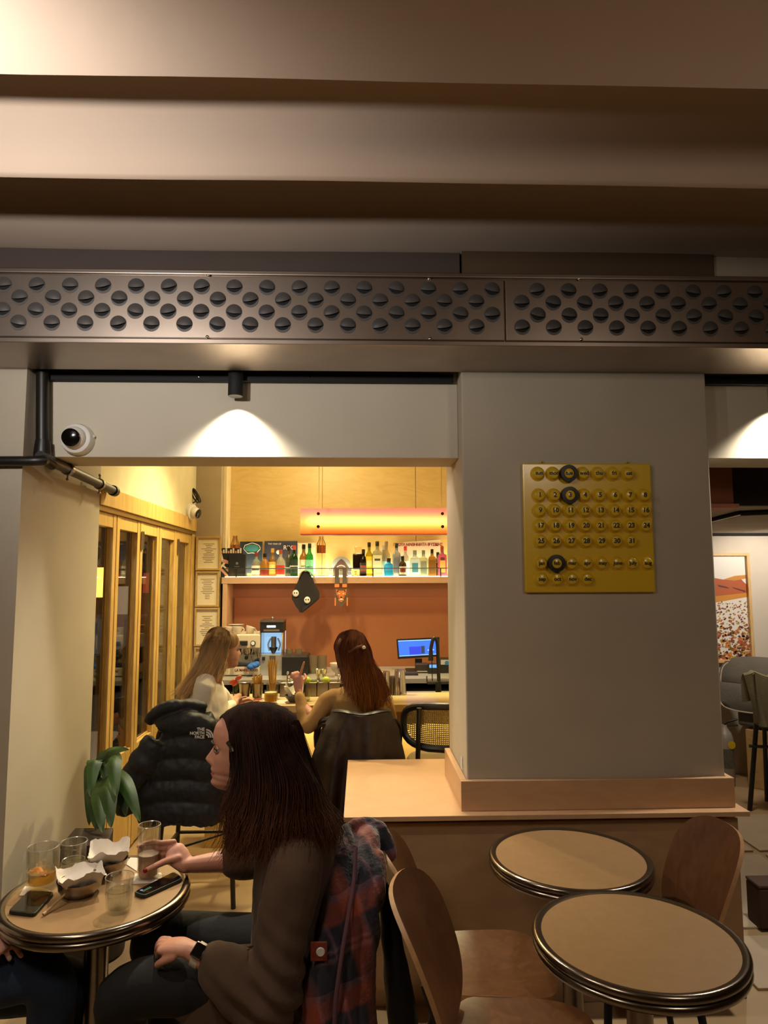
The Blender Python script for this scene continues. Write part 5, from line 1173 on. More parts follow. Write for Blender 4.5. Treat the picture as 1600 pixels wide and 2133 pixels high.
clip = tag(MB().tube(smooth_path([A(474, 1546, 2.092), A(481, 1556, 2.084), A(484, 1566, 2.08)], sub=4), [.006]*9, 8).build('hair_clip', plain('clip_olive', '#2a2a14', 0.3)), 'small dark olive hair clip above the ear of the seated woman', 'hair clip')

# ---------------------------------------------------------------- blonde woman in white at the bar
Y1 = 4.02
W1 = thing('person', 'seated person in a white ribbed top with long blonde hair at the bar', 'person', (-.88, 4.02, 0))
h1 = Matrix.Translation(A(466, 1393, Y1) + Vector((0,0,0))) @ Matrix.Rotation(radians(28), 4, 'Z') @ Matrix.Rotation(radians(-2), 4, 'Y') @ Matrix.Scale(1.0, 4)
s1 = MB(); head_geo(s1, h1, 48, 44)
ch = A(428, 1450, Y1); 
s1.chain([h1 @ Vector((-.03,0,.05)), h1 @ Vector((-.05,0,-.03)), ch], [.05, .047, .07], 16, 4)
wr1 = A(492, 1462, 4.30)
s1.chain([A(470, 1482, 4.10), wr1], [.03, .022], 12, 4); s1.chain([wr1, wr1 + Vector((.045, .03, .008))], [(.016,.026), (.014,.034)], 12, 3, up=(0,0,1))
for k in range(4): finger(s1, wr1 + Vector((.045, .055 - .018*k, .010)), [(.9,.3,.1), (.9,.1,-.4)], (.032, .024), .0078)
finger(s1, wr1 + Vector((.015, -.01, .012)), [(.8,-.3,.5), (.9,-.1,.2)], (.030, .024), .0085)
# far forearm and hand
s1.chain([A(480, 1465, 4.28), A(498, 1450, 4.40)], [.03, .02], 12, 3)
me = remesh(s1, 'body', skin_mats('#b88a70', '#9a4a40'), .0055, 3); paint_lips(me, h1); put(me, 'body', W1)
face_parts(h1, W1, '#4a3420', skin=MATS['skin_b88a70'])
tp1 = MB()
tp1.loftz([(-.87, Y1, .60, .115, .165), (-.865, Y1, .72, .105, .150), (-.865, Y1, .84, .100, .145), (-.87, Y1, .95, .108, .160), (-.875, Y1, 1.04, .100, .175), (-.87, Y1, 1.10, .075, .135), (-.86, Y1 , 1.135, .05, .065)], 26)
sh1 = A(428, 1425, 3.87); el1 = A(422, 1500, 3.86); 
tp1.chain([ch + Vector((0,-.06,.0)), sh1, sh1.lerp(el1, .5) + Vector((-.012, 0, 0)), el1], [.060, .060, .052, .046], 16, 5)
tp1.chain([el1, A(452, 1490, 3.96), A(484, 1468, 4.20)], [.046, .042, .030], 16, 5)
tp1.chain([ch + Vector((.02,.08,0)), A(455, 1440, 4.20), A(478, 1466, 4.28)], [.055, .045, .036], 14, 5)
put(remesh(tp1, 'ribbed_top', plain('white_knit', '#d3cab6', 0.9, var=0.03, bump=.12, bscale=160), .0075, 5, lambda c: .003*noise.noise(c*22)), 'ribbed_top', W1)
H1 = hair_mat('hair_blonde', '#4a3220', '#906c40', '#f0cc92', 1.10, 1.38)
c1 = MB(); c1.ell(h1 @ Vector((-.012, 0, .157)), (.101, .080, .076), 22, 14); c1.ell(h1 @ Vector((-.04, 0, .125)), (.082, .083, .09), 22, 14)
c1.chain([A(425, 1375, Y1 - .02), A(408, 1410, Y1 - .02), A(390, 1445, Y1)], [(.06,.08), (.05,.085), (.03,.07)], 16, 4, up=(1,0,0))
put(remesh(c1, 'hair', H1, .009, 5), 'hair', W1)
guides = [[A(px, py, y) for px, py, y in g] for g in (
 [(478,1317,3.99),(480,1335,3.95),(474,1355,3.935),(468,1378,3.93),(466,1395,3.925),(462,1408,3.92)],
 [(468,1310,3.99),(462,1335,3.935),(455,1360,3.92),(446,1388,3.915),(440,1408,3.91),(432,1428,3.905)],
 [(455,1306,4.0),(444,1335,3.93),(434,1365,3.92),(422,1395,3.91),(410,1420,3.90),(398,1446,3.90)],
 [(442,1310,4.02),(428,1340,3.96),(418,1370,3.94),(404,1400,3.93),(390,1428,3.93),(378,1452,3.93)],
 [(434,1318,4.05),(420,1348,4.04),(410,1375,4.03),(396,1405,4.03),(382,1430,4.03),(368,1450,4.03)])]
st = strands([[p + Vector((0, -.012, .004)) for p in g] for g in guides], 3000, .004, .0017, 5, 4, .010, .020).build('hair_strands', H1, W1, smooth=0, fix=False); st['kind'] = 'stuff'
jn = MB(); 
jn.ell((-.87, Y1, .66), (.13, .18, .10), 16, 10)
for dy in (-.08, .09): jn.chain([(-.84, Y1 + dy, .66), (-.62 - .05*dy, Y1 + dy + .18, .68), (-.60, Y1 + dy + .16, .32)], [.085, .07, .05], 14, 5)
put(remesh(jn, 'trousers', plain('trousers_grey', '#2e3038', 0.9), .012, 3), 'trousers', W1)

# ---------------------------------------------------------------- red-haired woman at the bar, seen from behind
Y2 = 4.08
W2 = thing('person', 'seated person in a tan knit top with long red hair, finger raised, seen from behind', 'person', (-.03, 4.08, 0))
h2 = Matrix.Translation(A(728, 1400, Y2)) @ Matrix.Rotation(radians(118), 4, 'Z') @ Matrix.Scale(1.0, 4)
s2 = MB(); head_geo(s2, h2, 48, 44)
cb_ = Vector((-.03, Y2, 1.02)); s2.chain([h2 @ Vector((-.03,0,.05)), h2 @ Vector((-.045,0,-.03)), cb_], [.05, .046, .07], 16, 4)
el2 = A(642, 1512, 4.03); wr2 = A(622, 1440, 4.14); pm2 = A(621, 1412, 4.16)
s2.chain([A(648, 1490, 4.05), A(632, 1470, 4.10), wr2], [.034, .030, (.022,.019)], 14, 4)
s2.chain([wr2, wr2.lerp(pm2, .5), pm2], [(.021,.018), (.030,.017), (.032,.016)], 14, 4, up=(1, 0, 0))
finger(s2, pm2 + Vector((.012, 0, .008)), [(.25,0,1), (.3,.05,1), (.3,.05,1)], (.040, .026, .022), .0086)
for k in range(3): finger(s2, pm2 + Vector((.0 - .016*k, .0, .008 - .004*k)), [(-.1,.5,.9), (-.3,.95,-.2), (-.2,.1,-1)], (.026, .026, .020), .0088)
finger(s2, pm2 + Vector((.026, .012, -.022)), [(.5,.5,.5), (-.3,.6,.7)], (.030, .026), .0095)
put(remesh(s2, 'body', skin_mats('#b8806a', '#9a4a40'), .0055, 3), 'body', W2)
face_parts(h2, W2, skin=MATS['skin_b8806a'])
t2 = MB()
t2.loftz([(-.02, Y2, .60, .175, .115), (-.02, Y2, .72, .150, .105), (-.02, Y2, .84, .150, .100), (-.02, Y2, .93, .170, .105), (-.025, Y2, 1.0, .170, .10), (-.03, Y2, 1.05, .125, .08), (-.03, Y2, 1.085, .06, .05)], 26)
t2.chain([A(700, 1455, Y2), A(682, 1462, 4.06), A(662, 1490, 4.04), el2], [.058, .056, .050, .046], 16, 5)
t2.chain([el2, A(632, 1482, 4.08), A(624, 1450, 4.12)], [.046, .040, .030], 16, 5)
t2.chain([A(770, 1455, Y2), A(800, 1468, 4.12), A(812, 1500, 4.18)], [.056, .054, .046], 16, 5); t2.chain([A(812, 1500, 4.18), A(790, 1480, 4.38)], [.046, .034], 14, 4)
put(remesh(t2, 'knit_top', plain('tan_knit', '#a07a46', 0.9, var=0.05, bump=.12, bscale=160), .0075, 5, lambda c: .0035*noise.noise(c*20)), 'knit_top', W2)
MB().tube([wr2 + Vector((.024*cos(a*.524), .022*sin(a*.524), -.012)) for a in range(13)], .0022, 6).build('bracelet', plain('bracelet', '#3a1f18', 0.4, var=0), W2)
H2 = hair_mat('hair_red', '#3c1e0e', '#6e3c1c', '#8a5424', .98, 1.30)
c2 = MB(); c2.ell(h2 @ Vector((-.020, 0, .155)), (.092, .078, .074), 22, 14); c2.ell(h2 @ Vector((-.04, 0, .125)), (.082, .083, .09), 22, 14)
c2.chain([A(742, 1365, Y2 - .04), A(752, 1400, Y2 - .07), A(762, 1440, Y2 - .10), A(775, 1475, Y2 - .12)], [(.075,.05), (.075,.045), (.085,.045), (.06,.03)], 18, 4, up=(1,0,0))
put(remesh(c2, 'hair', H2, .009, 5, lambda c: .004*noise.noise(Vector((c.x*45, c.y*45, c.z*6)))), 'hair', W2)
guides = [[A(px, py, y) for px, py, y in g] for g in (
 [(708,1322,4.12),(699,1342,4.10),(703,1364,4.07),(712,1390,4.03),(722,1415,4.0),(728,1440,3.98)],
 [(715,1318,4.06),(704,1345,4.05),(712,1372,4.02),(722,1400,3.99),(728,1425,3.97),(732,1450,3.95)],
 [(730,1313,4.03),(722,1345,3.98),(724,1375,3.97),(732,1405,3.96),(742,1440,3.95),(752,1475,3.93)],
 [(742,1314,4.03),(742,1345,3.965),(744,1375,3.955),(752,1410,3.95),(764,1445,3.93),(772,1482,3.92)],
 [(754,1320,4.04),(760,1345,3.98),(764,1372,3.965),(776,1405,3.95),(790,1440,3.94),(792,1480,3.93)],
 [(760,1328,4.06),(770,1352,4.03),(776,1378,4.0),(790,1405,3.98),(804,1440,3.97),(806,1472,3.97)])]
st = strands([[p + Vector((0, -.014, .004)) for p in g] for g in guides], 3200, .006, .0018, 9, 4, .018, .022).build('hair_strands', H2, W2, smooth=0, fix=False); st['kind'] = 'stuff'
MB().tube([A(716, 1362, 3.99), A(728, 1358, 3.95), A(744, 1349, 3.94), A(757, 1346, 3.94)], .010, 8).build('tied_lock', H2, W2)
MB().ell(A(757, 1349, 3.935), (.014,.010,.012), 10, 8).build('hair_tie', M_CHROME, W2)
for q in (-1,): MB().tube([A(717, 1372, 3.99) + Vector((.010*cos(a*.6), 0, .018*sin(a*.6) - .01)) for a in range(11)], .0018, 6).build('earring', M_CHROME, W2)
s3 = MB(); s3.ell((-.02, Y2, .66), (.18, .14, .10), 16, 10)
for dx in (-.09, .09): s3.chain([(-.02 + dx, Y2 + .03, .66), (-.02 + dx, Y2 + .30, .68), (-.02 + dx, Y2 + .30, .32)], [.085, .07, .05], 14, 5)
put(remesh(s3, 'trousers', plain('trousers_dark2', '#241c1a', 0.9), .012, 3), 'trousers', W2)

# ---------------------------------------------------------------- companion at the left edge: hand on jeans
W4 = thing('person', 'person in dark blue jeans cut off at the left edge, hand resting on knee', 'person', (-1.25, 1.98, 0))
j4 = MB(); kA = A(92, 2034, 2.13); kB = A(150, 2052, 2.27)
hp = Vector((-1.50, 2.15, .52))
j4.ell(hp, (.16, .19, .11), 16, 10)
j4.chain([hp + Vector((.05,-.06,0)), kA + Vector((-.16, .0, .0)), kA, kA + Vector((.02,.01,-.14)), kA + Vector((-.02, .0, -.47))], [.095, .085, .070, .064, .050], 18, 5)
j4.chain([hp + Vector((.05,.08,0)), kB + Vector((-.18, .0, .0)), kB, kB + Vector((.02,.01,-.14)), kB + Vector((.02, .0, -.44))], [.095, .083, .068, .062, .050], 18, 5)
put(remesh(j4, 'jeans', plain('denim', '#1b2a40', 0.9, var=0.15, scale=30, bump=.2, bscale=200), .009, 4, lambda c: .003*noise.noise(c*18)), 'jeans', W4)
b4 = MB(); tr4 = Vector((-1.50, 2.05, 0)); wr4 = A(-26, 1956, 2.06); k4 = A(10, 1970, 2.065)
b4.chain([Vector((-1.50, 1.88, .93)), Vector((-1.42, 1.84, .68)), wr4], [.05, .042, (.020,.026)], 14, 5)
b4.chain([wr4, wr4.lerp(k4, .5), k4], [(.019,.027), (.018,.038), (.015,.040)], 14, 4, up=(.2,0,1))
tp4 = []
for k, (px, py) in enumerate(((62, 1976), (44, 1992), (20, 1998), (-4, 1998))):
    p0 = k4 + Vector((.004 - .008*k, .028 - .018*k, .002)); p3 = A(px, py, 2.085 - .012*k); mid = p0.lerp(p3, .5) + Vector((.0, 0, .012))
    b4.chain([p0, mid, p3], [.0088, .0084, .0068], 10, 4); tp4.append((p3, p3 - mid))
b4.loftz([(-1.50, 2.05, 1.0, .05, .06), (-1.50, 2.05, 1.12, .05, .05)], 16)
h4 = Matrix.Translation((-1.49, 2.05, 1.09)) @ Matrix.Scale(1.0, 4); head_geo(b4, h4, 40, 36)
me = remesh(b4, 'body', skin_mats('#c09080', '#9c4a44'), .004, 4); paint_lips(me, h4); put(me, 'body', W4); face_parts(h4, W4, skin=MATS['skin_c09080'])
for p, d in tp4[:3]: nail(p + Vector((.002, -.004, .0055)), d, (0, -.5, 1), W4, plain('nail_pale', '#d8b8ac', 0.2, var=0), .0065)
t4 = MB(); t4.loftz([(-1.46, 2.05, .52, .14, .19), (-1.48, 2.05, .70, .12, .17), (-1.49, 2.05, .88, .12, .185), (-1.50, 2.05, .96, .09, .16), (-1.50, 2.05, 1.02, .06, .07)], 24)
t4.chain([(-1.50, 1.92, .93), (-1.50, 1.86, .90), (-1.42, 1.83, .68), wr4 + Vector((-.07,0,.01))], [.065, .062, .055, .045], 16, 5)
put(remesh(t4, 'sweater', plain('sweater_white', '#c8c0b4', 0.9, var=0.04), .010, 4), 'sweater', W4)
c4 = MB().ell(h4 @ EC, (ER.x, ER.y, ER.z), 28, 18)
c4.chain([h4 @ Vector((-.06,0,.13)), h4 @ Vector((-.085,0,.02)), h4 @ Vector((-.09,0,-.12))], [(.055,.082),(.045,.09),(.025,.08)], 16, 4, up=(1,0,0))
put(remesh(c4, 'hair', HF, .009, 4, lambda c: .004*noise.noise(Vector((c.x*45, c.y*45, c.z*6)))), 'hair', W4)
# ================================================================== clothes hung on chairs
def bulge_chain(b, pts, R, nseg, amp, n=20, sub=10, up=None):
    P, Q = smooth_path(pts, R, sub); K = len(P); out = []
    for i in range(K):
        s = i / (K - 1); k = 1 - amp + amp * abs(sin(pi * s * nseg)) ** .55
        out.append((Q[i][0]*k, Q[i][1]*k))
    b.tube(P, out, n, up)
# black puffer jacket on the blonde woman's stool
pj_ = thing('puffer_jacket', 'black quilted puffer jacket hung over the stool back of the blonde woman', 'jacket', (-.93, 3.68, .45))
M_PUF = plain('puffer_black', '#15161b', 0.62, var=0.1, scale=12, bump=.3, bscale=30, spec=.4)
b = MB(); yj = 3.66
N = 28; rings = []
ks = 48
for i in range(ks + 1):
    s = i / ks; py = 1490 + (1706 - 1490) * s
    xl = interp([(1490,362),(1530,335),(1580,308),(1620,292),(1660,282),(1706,292)], py); xr = interp([(1490,440),(1530,462),(1580,470),(1620,474),(1660,474),(1706,468)], py)
    L, R_ = A(xl, py, yj), A(xr, py, yj); c = (L + R_)/2; w = (R_.x - L.x)/2
    q = abs(sin(pi * (s * 5.0 + .1))) ** .5; k = .80 + .20*q; d = .115*k + .02*s
    rings.append([Vector((c.x + w*(.97 + .03*q)*math.copysign(abs(cos(a))**.8, cos(a)), yj + d*math.copysign(abs(sin(a))**.75, sin(a)) - .01, c.z + .012*sin(3*a))) for a in [2*pi*j/N for j in range(N)]])
b.ring_strip(rings)
# hood/collar roll
bulge_chain(b, [A(312, 1502, 3.62), A(338, 1478, 3.58), A(380, 1470, 3.60), A(425, 1476, 3.66)], [(.028,.04), (.034,.05), (.036,.055), (.034,.05)], 3, .10, 18, 10)
b.chain([A(345, 1505, 3.60), A(385, 1505, 3.57), A(430, 1512, 3.60)], [(.052,.05), (.066,.06), (.050,.05)], 16, 6)
# left sleeve
bulge_chain(b, [A(330, 1545, 3.60), A(306, 1580, 3.58), A(280, 1620, 3.58), A(262, 1665, 3.60), A(268, 1690, 3.62)], [.075, .080, .074, .066, .050], 5, .14, 20, 12)
bulge_chain(b, [A(450, 1520, 3.64), A(470, 1580, 3.62), A(476, 1650, 3.64)], [.06, .065, .055], 4, .12, 18, 12)
put(remesh(b, 'shell', M_PUF, .0075, 2, lambda c: .004*noise.noise(c*26) + .003*noise.noise(Vector((c.x*60, c.y*30, c.z*40)))), 'shell', pj_)
M_LOGO = plain('logo_white', '#c8c6c4', 0.6, var=0)
lp = A(422, 1527, 3.515)
for k, wd in enumerate(('THE', 'NORTH', 'FACE')):
    text('lettering', wd, .0205, (lp.x + .010, 3.513, lp.z + .018 - .0185*k), M_LOGO, pj_, offset=.0006, align='RIGHT')
ar = MB()
for r0, r1 in ((.010, .0165), (.020, .0265), (.030, .0365)):
    ar.ring_strip([[Vector((lp.x + .018 + r*sin(a), 3.513, lp.z - .022 + r*1.15*cos(a))) for a in [pi/2*q/8 for q in range(9)]] for r in (r0, r1)], False, False, False)
ar.build('logo_arcs', M_LOGO, pj_, smooth=0, fix=False)
# brown leather jacket on the red-haired woman's stool
lj = thing('leather_jacket', 'dark brown leather jacket draped over the stool back of the red-haired woman', 'jacket', (0, 3.86, .5))
def drape(u, v):
    py = 1486 + 250*v; a = interp([(0,690),(.15,668),(.4,648),(.7,640),(1,640)], v); c = interp([(0,815),(.15,832),(.4,845),(.7,850),(1,842)], v)
    p = A(a + (c - a)*u, py, 3.84); e = abs(2*u - 1)
    y = 3.79 + .13*e**2.2 - .050*v + .034*sin(u*17 + 1.5*v)*v**.8 + .018*sin(u*33 + 2 + 2*v)*v + .006*noise.noise(Vector((u*9, v*7, 2)))
    return Vector((p.x, y, p.z - .012*e*e + .006*sin(u*9)))
def drape_back(u, v):
    q = drape(u, 0); return Vector((q.x, q.y + .015 + .05*min(1, v*3), q.z + .010*sin(pi*min(1, v*3)) - .30*max(0, v - .15)))
M_LEA = plain('leather_brown', '#241712', 0.46, var=0.15, scale=10, bump=.25, bscale=30)
def wr2f(c): return 0
shell(drape, 54, 40, .010).build('front_drape', M_LEA, lj, smooth=60)
shell(drape_back, 40, 14, .010).build('back_drape', M_LEA, lj, smooth=60)
# plaid shirt over the foreground woman's chair
def plaid():
    m, nt, b_ = newmat('plaid'); tc = nt.nodes.new('ShaderNodeTexCoord'); sp = nt.nodes.new('ShaderNodeSeparateXYZ'); nt.links.new(tc.outputs['UV'], sp.inputs[0])
    def stripes(sock, freq, stops):
        mu = nt.nodes.new('ShaderNodeMath'); mu.operation = 'MULTIPLY'; mu.inputs[1].default_value = freq; nt.links.new(sock, mu.inputs[0])
        fr = nt.nodes.new('ShaderNodeMath'); fr.operation = 'FRACT'; nt.links.new(mu.outputs[0], fr.inputs[0])
        r = nt.nodes.new('ShaderNodeValToRGB'); r.color_ramp.interpolation = 'EASE'; nt.links.new(fr.outputs[0], r.inputs[0])
        el = r.color_ramp.elements; el[0].position = 0; el[0].color = C4(stops[0][1]); el[1].position = stops[1][0]; el[1].color = C4(stops[1][1])
        for p_, c_ in stops[2:]:
            e = el.new(p_); e.color = C4(c_)
        return r.outputs['Color']
    N1, O1, P1, K1 = lin('#1b1a2a'), lin('#8e3f24'), lin('#6e4a54'), lin('#100e14')
    a = stripes(sp.outputs['X'], 3.0, [(0,N1),(.22,N1),(.27,P1),(.32,N1),(.52,K1),(.62,O1),(.82,O1),(.88,P1),(.93,N1)])
    c = stripes(sp.outputs['Y'], 4.2, [(0,N1),(.30,K1),(.36,P1),(.40,N1),(.44,P1),(.48,N1),(.66,N1),(.72,O1),(.90,O1),(.95,P1)])
    mx = nt.nodes.new('ShaderNodeMixRGB'); mx.inputs[0].default_value = .5; nt.links.new(a, mx.inputs[1]); nt.links.new(c, mx.inputs[2])
    nz = nt.nodes.new('ShaderNodeTexNoise'); nz.inputs['Scale'].default_value = 120; nt.links.new(tc.outputs['Object'], nz.inputs['Vector'])
    bp = nt.nodes.new('ShaderNodeBump'); bp.inputs['Strength'].default_value = .3; bp.inputs['Distance'].default_value = .01; nt.links.new(nz.outputs['Fac'], bp.inputs['Height']); nt.links.new(bp.outputs[0], b_.inputs['Normal'])
    nt.links.new(mx.outputs[0], b_.inputs['Base Color']); b_.inputs['Roughness'].default_value = .95; b_.inputs['Sheen Weight'].default_value = .3; return m
ps = thing('plaid_shirt', 'thick navy and orange plaid overshirt hung on the woman chair back', 'shirt', (.05, 2.18, .5))
M_PLD = plaid()
def uvize(o, fu, fv):
    me = o.data; uv = me.uv_layers.new(name='UVMap')
    for l in me.loops:
        c = me.vertices[l.vertex_index].co + Vector(PM[o.name].translation); uv.data[l.index].uv = (fu(c), fv(c))
fb_ = MB()
def fold(pts, R): fb_.chain(pts, R, 22, 8, up=(1,0,0))
fold([A(722, 1742, 2.24), A(716, 1800, 2.16), A(705, 1880, 2.08), A(690, 1980, 2.02), A(672, 2060, 2.0), A(664, 2180, 1.98)], [(.028,.05), (.040,.06), (.046,.07), (.050,.07), (.055,.07), (.06,.07)])
fold([A(765, 1745, 2.26), A(760, 1800, 2.18), A(748, 1880, 2.10), A(735, 1980, 2.06), A(728, 2080, 2.03), A(725, 2190, 2.02)], [(.040,.05), (.046,.07), (.044,.08), (.044,.08), (.048,.08), (.05,.08)])
fold([A(790, 1790, 2.18), A(784, 1850, 2.12), A(768, 1920, 2.07), A(758, 2020, 2.03), A(760, 2150, 2.0)], [(.020,.05), (.028,.055), (.032,.055), (.036,.055), (.036,.05)])
fold([A(730, 1740, 2.24), A(755, 1732, 2.27), A(785, 1748, 2.28), A(798, 1790, 2.26)], [(.022,.05), (.026,.05), (.026,.05), (.020,.05)])
sme = remesh(fb_, 'cloth', M_PLD, .0065, 4, lambda c: .006*noise.noise(c*13) + .006*sin(c.x*150 + c.z*22 + c.y*60)*noise.noise(c*5) + .0015*noise.noise(c*90))
so_ = put(sme, 'cloth', ps); uvize(so_, lambda c: (c.x*1.0 + c.y*.8)*1.5 + c.z*.25, lambda c: c.z*1.15 - c.x*.25)
MB().tube(smooth_path([A(741, 1765, 2.115), A(738, 1830, 2.06), A(727, 1900, 2.0), A(712, 1990, 1.955), A(700, 2080, 1.93), A(696, 2160, 1.92)], sub=5), .006, 8).build('placket', plain('placket_pink', '#5a3a42', 0.95), ps)
p = A(668, 1982, 1.93); bt = MB().lathe([(.011,0),(.012,.002),(.010,.005),(.0001,.0045)], 18, c=p, M=YM).build('button', plain('button_pearl', '#c8c4bc', 0.25, var=0), ps)
p = A(664, 1984, 1.935); MB().cbox(p + Vector((0,.006,0)), (.045,.006,.05)).build('pocket_tab', plain('tab_orange', '#7a3018', 0.9), ps, bevel=.003)
dj = tag(remesh and place('dark_coat', remesh(MB().chain([A(800, 1850, 2.26), A(815, 1950, 2.2), A(835, 2100, 2.16), A(845, 2200, 2.15)], [(.02,.08), (.03,.09), (.045,.10), (.05,.10)], 18, 6, up=(1,0,0)), 'dark_coat', plain('coat_black', '#0e0c0d', 0.9), .010, 3, lambda c: .006*noise.noise(c*14))), 'dark coat hanging between the plaid shirt and the nearest plywood chair', 'coat')

# ================================================================== bar stools
M_CANE = plain('cane_weave', '#a08a4a', 0.7, var=0.3, scale=160)
def stool(loc, label, cane=True, rot=0.0, zc=.865):
    # sitter faces +Y
    t = thing('bar_stool', label, 'bar stool', loc, rot, 'black bar stools along the counter')
    MB().loftz([(0, .02, .60, .20, .19), (0, .02, .63, .215, .205), (0, .02, .65, .20, .19)], 28, .8).build('seat', M_BLACK, t, world=False)
    for sx in (-1, 1):
        MB().tube([(sx*.17, -.15, .62), (sx*.205, -.19, 0)], .013, 10).build('leg', M_BLACK, t, world=False)
        MB().tube([(sx*.17, .17, .62), (sx*.20, .21, 0)], .013, 10).build('leg', M_BLACK, t, world=False)
        MB().tube([(sx*.165, -.17, .60), (sx*.155, -.20, zc + .11)], .014, 10).build('back_post', M_BLACK, t, world=False)
    ft = MB(); z = .25
    q = [(-.19,-.175,z), (.19,-.175,z), (.188,.195,z), (-.188,.195,z)]
    for i in range(4): MB().tube([q[i], q[(i+1) % 4]], .010, 8).build('footrest', M_BLACK, t, world=False)
    MB().tube([(-.19,-.175,z + .02), (.188,.195,z + .02)], .007, 8).build('cross_brace', M_BLACK, t, world=False)
    # rounded back hoop
    hp = []
    for k in range(29):
        a = 2*pi*k/28; x = .235*math.copysign(abs(cos(a))**.55, cos(a)); zz = zc + .118*math.copysign(abs(sin(a))**.6, sin(a)); hp.append(Vector((x, -.205 + .14*(x/.235)**2, zz)))
    MB().tube(hp, .021, 10).build('back_hoop', M_BLACK, t, world=False)
    if cane:
        wv_ = MB(); nx, nz = 40, 20
        for i in range(nx + 1):
            x = -.21 + .42*i/nx; h = .108*(1 - abs(x/.215)**4)**.5; y = -.205 + .14*(x/.235)**2
            wv_.tube([(x, y, .865 - h), (x, y, .865 + h)], .0030, 4)
        for j in range(nz + 1):
            zz = .76 + .21*j/nz; w = .215*(1 - abs((zz - .865)/.11)**4)**.5 if abs(zz - .865) < .11 else .02
            wv_.tube([(w*s_, -.205 + .14*(w*s_/.235)**2, zz) for s_ in (-1, -.5, 0, .5, 1)], .0030, 4)
        o = wv_.build('cane_back', M_CANE, t, world=False, fix=False); o['kind'] = 'stuff'
    else:
        MB().box((-.2, -.20, zc - .1), (.2, -.19, zc + .1)).build('back_pad', M_BLACK, t, world=False, smooth=0)
    return t
stool((at(945, 1530, Y=4.06).x - .055, 4.13, 0), 'empty black bar stool with woven cane back right of the leather jacket')
stool((-.87, 3.94, 0), 'black bar stool hidden under the puffer jacket', False, 0, .80)
stool((-.02, 4.10, 0), 'black bar stool hidden under the leather jacket', False, 0, .80)

# ================================================================== things on the drinks table
TZ = .7405
M_LIQ = thin_glass('pale_liquor', '#f0dca8', 1.33, 0, .12)
def tumbler(c, r0, r1, h, label, flutes=0, fill=.45, liq=None, base=.012, band=None, foot=1.0):
    t = thing('drinking_glass', label, 'glass', (c.x, c.y, TZ), 0, 'glasses on the drinks table')
    n = 48
    def ring(r, z, fl=0): return [Vector((r*(1 + fl*cos(flutes*2*pi*j/n))*cos(2*pi*j/n), r*(1 + fl*cos(flutes*2*pi*j/n))*sin(2*pi*j/n), z)) for j in range(n)]
    b = MB(); f = .045 if flutes else 0; R = lambda s: r0 + (r1 - r0)*s
    prof = [ring(r0*.94, 0), ring(r0*foot, .004, f*.6)] + [ring(R(s), h*s, f*min(1, (1-s)*2.2)) for s in (.1,.25,.4,.55,.7,.85)] + [ring(R(1.0), h), ring(R(1.0) - .0022, h)] + [ring(R(s) - .0028, h*s) for s in (.8,.5,.25)] + [ring(r0 - .004, base), ring(.0005, base)]
    b.ring_strip(prof, True, True, False); b.build('glass', GL_D, t, world=False, smooth=40)
    MB().lathe([(r1 - .0024, h - .0005), (r1 - .001, h + .0012), (r1 + .0004, h - .0005)], 40, cap0=False, cap1=False).build('rim', plain('glass_rim', '#d8d2c6', 0.1, 0.6, var=0), t, world=False)
    if liq: MB().lathe([(.0001, base + .001), (r0 - .0045, base + .001), (R(fill) - .0035, h*fill), (.0001, h*fill)], 40, cap0=False, cap1=False).build('drink', liq, t, world=False); MB().lathe([(R(fill) - .0050, h*fill), (R(fill) - .0036, h*fill + .0012), (R(fill) - .0030, h*fill)], 40, cap0=False, cap1=False).build('meniscus', MATS['glass_rim'], t, world=False)
    if band: MB().lathe([(R(band) - .001, h*band - .004), (R(band) + .003, h*band), (R(band) - .001, h*band + .004)], 40, cap0=False, cap1=False).build('band', GL_D, t, world=False)
    return t
def glassy(name):
    m, nt, b_ = newmat(name); b_.inputs['Base Color'].default_value = (.97,.97,.95,1); b_.inputs['Transmission Weight'].default_value = 1; b_.inputs['Roughness'].default_value = .01; b_.inputs['IOR'].default_value = 1.45
    out = nt.nodes['Material Output']; tr = nt.nodes.new('ShaderNodeBsdfTransparent'); tr.inputs[0].default_value = (.97,.97,.95,1); mx = nt.nodes.new('ShaderNodeMixShader'); mx.inputs[0].default_value = .22
    nt.links.new(tr.outputs[0], mx.inputs[1]); nt.links.new(b_.outputs[0], mx.inputs[2]); nt.links.new(mx.outputs[0], out.inputs[0]); return m
GL_D = glassy('drink_glass')
WATER = thin_glass('water_clear', '#eef2f0', 1.33); HAZY = thin_glass('hazy_drink', '#d8c0a8', 1.33, 0.0, .55); GOLD = thin_glass('golden_drink', '#f4dc9a', 1.33, 0.0, .10)
tumbler(at(86, 1852, Z=TZ), .041, .046, .128, 'heavy fluted tumbler with orange peel at the left of the drinks table', 14, .42, GOLD, .022)
tumbler(at(152, 1822, Z=TZ), .036, .041, .105, 'plain tumbler with a little water at the back of the drinks table', 0, .45, WATER, .010, .38)
tumbler(at(247, 1898, Z=TZ), .033, .040, .098, 'small fluted water tumbler at the front of the drinks table', 16, .62, WATER, .012, .55)
tumbler(at(308, 1828, Z=TZ), .034, .036, .165, 'tall glass of cloudy drink held by the seated woman', 0, .45, HAZY, .010)
c = at(84, 1815, Y=2.27); op = thing('orange_peel', 'twist of orange peel floating in the fluted tumbler', 'peel', c + Vector((0,0,0)))
MB().tube([c + Vector((-.028 + .0056*k, .006*sin(k*.8), .006*sin(k*.6))) for k in range(10)], [(.003,.010)]*10, 8).build('rind', plain('peel_orange', '#d8861e', 0.5, var=0.1), op)
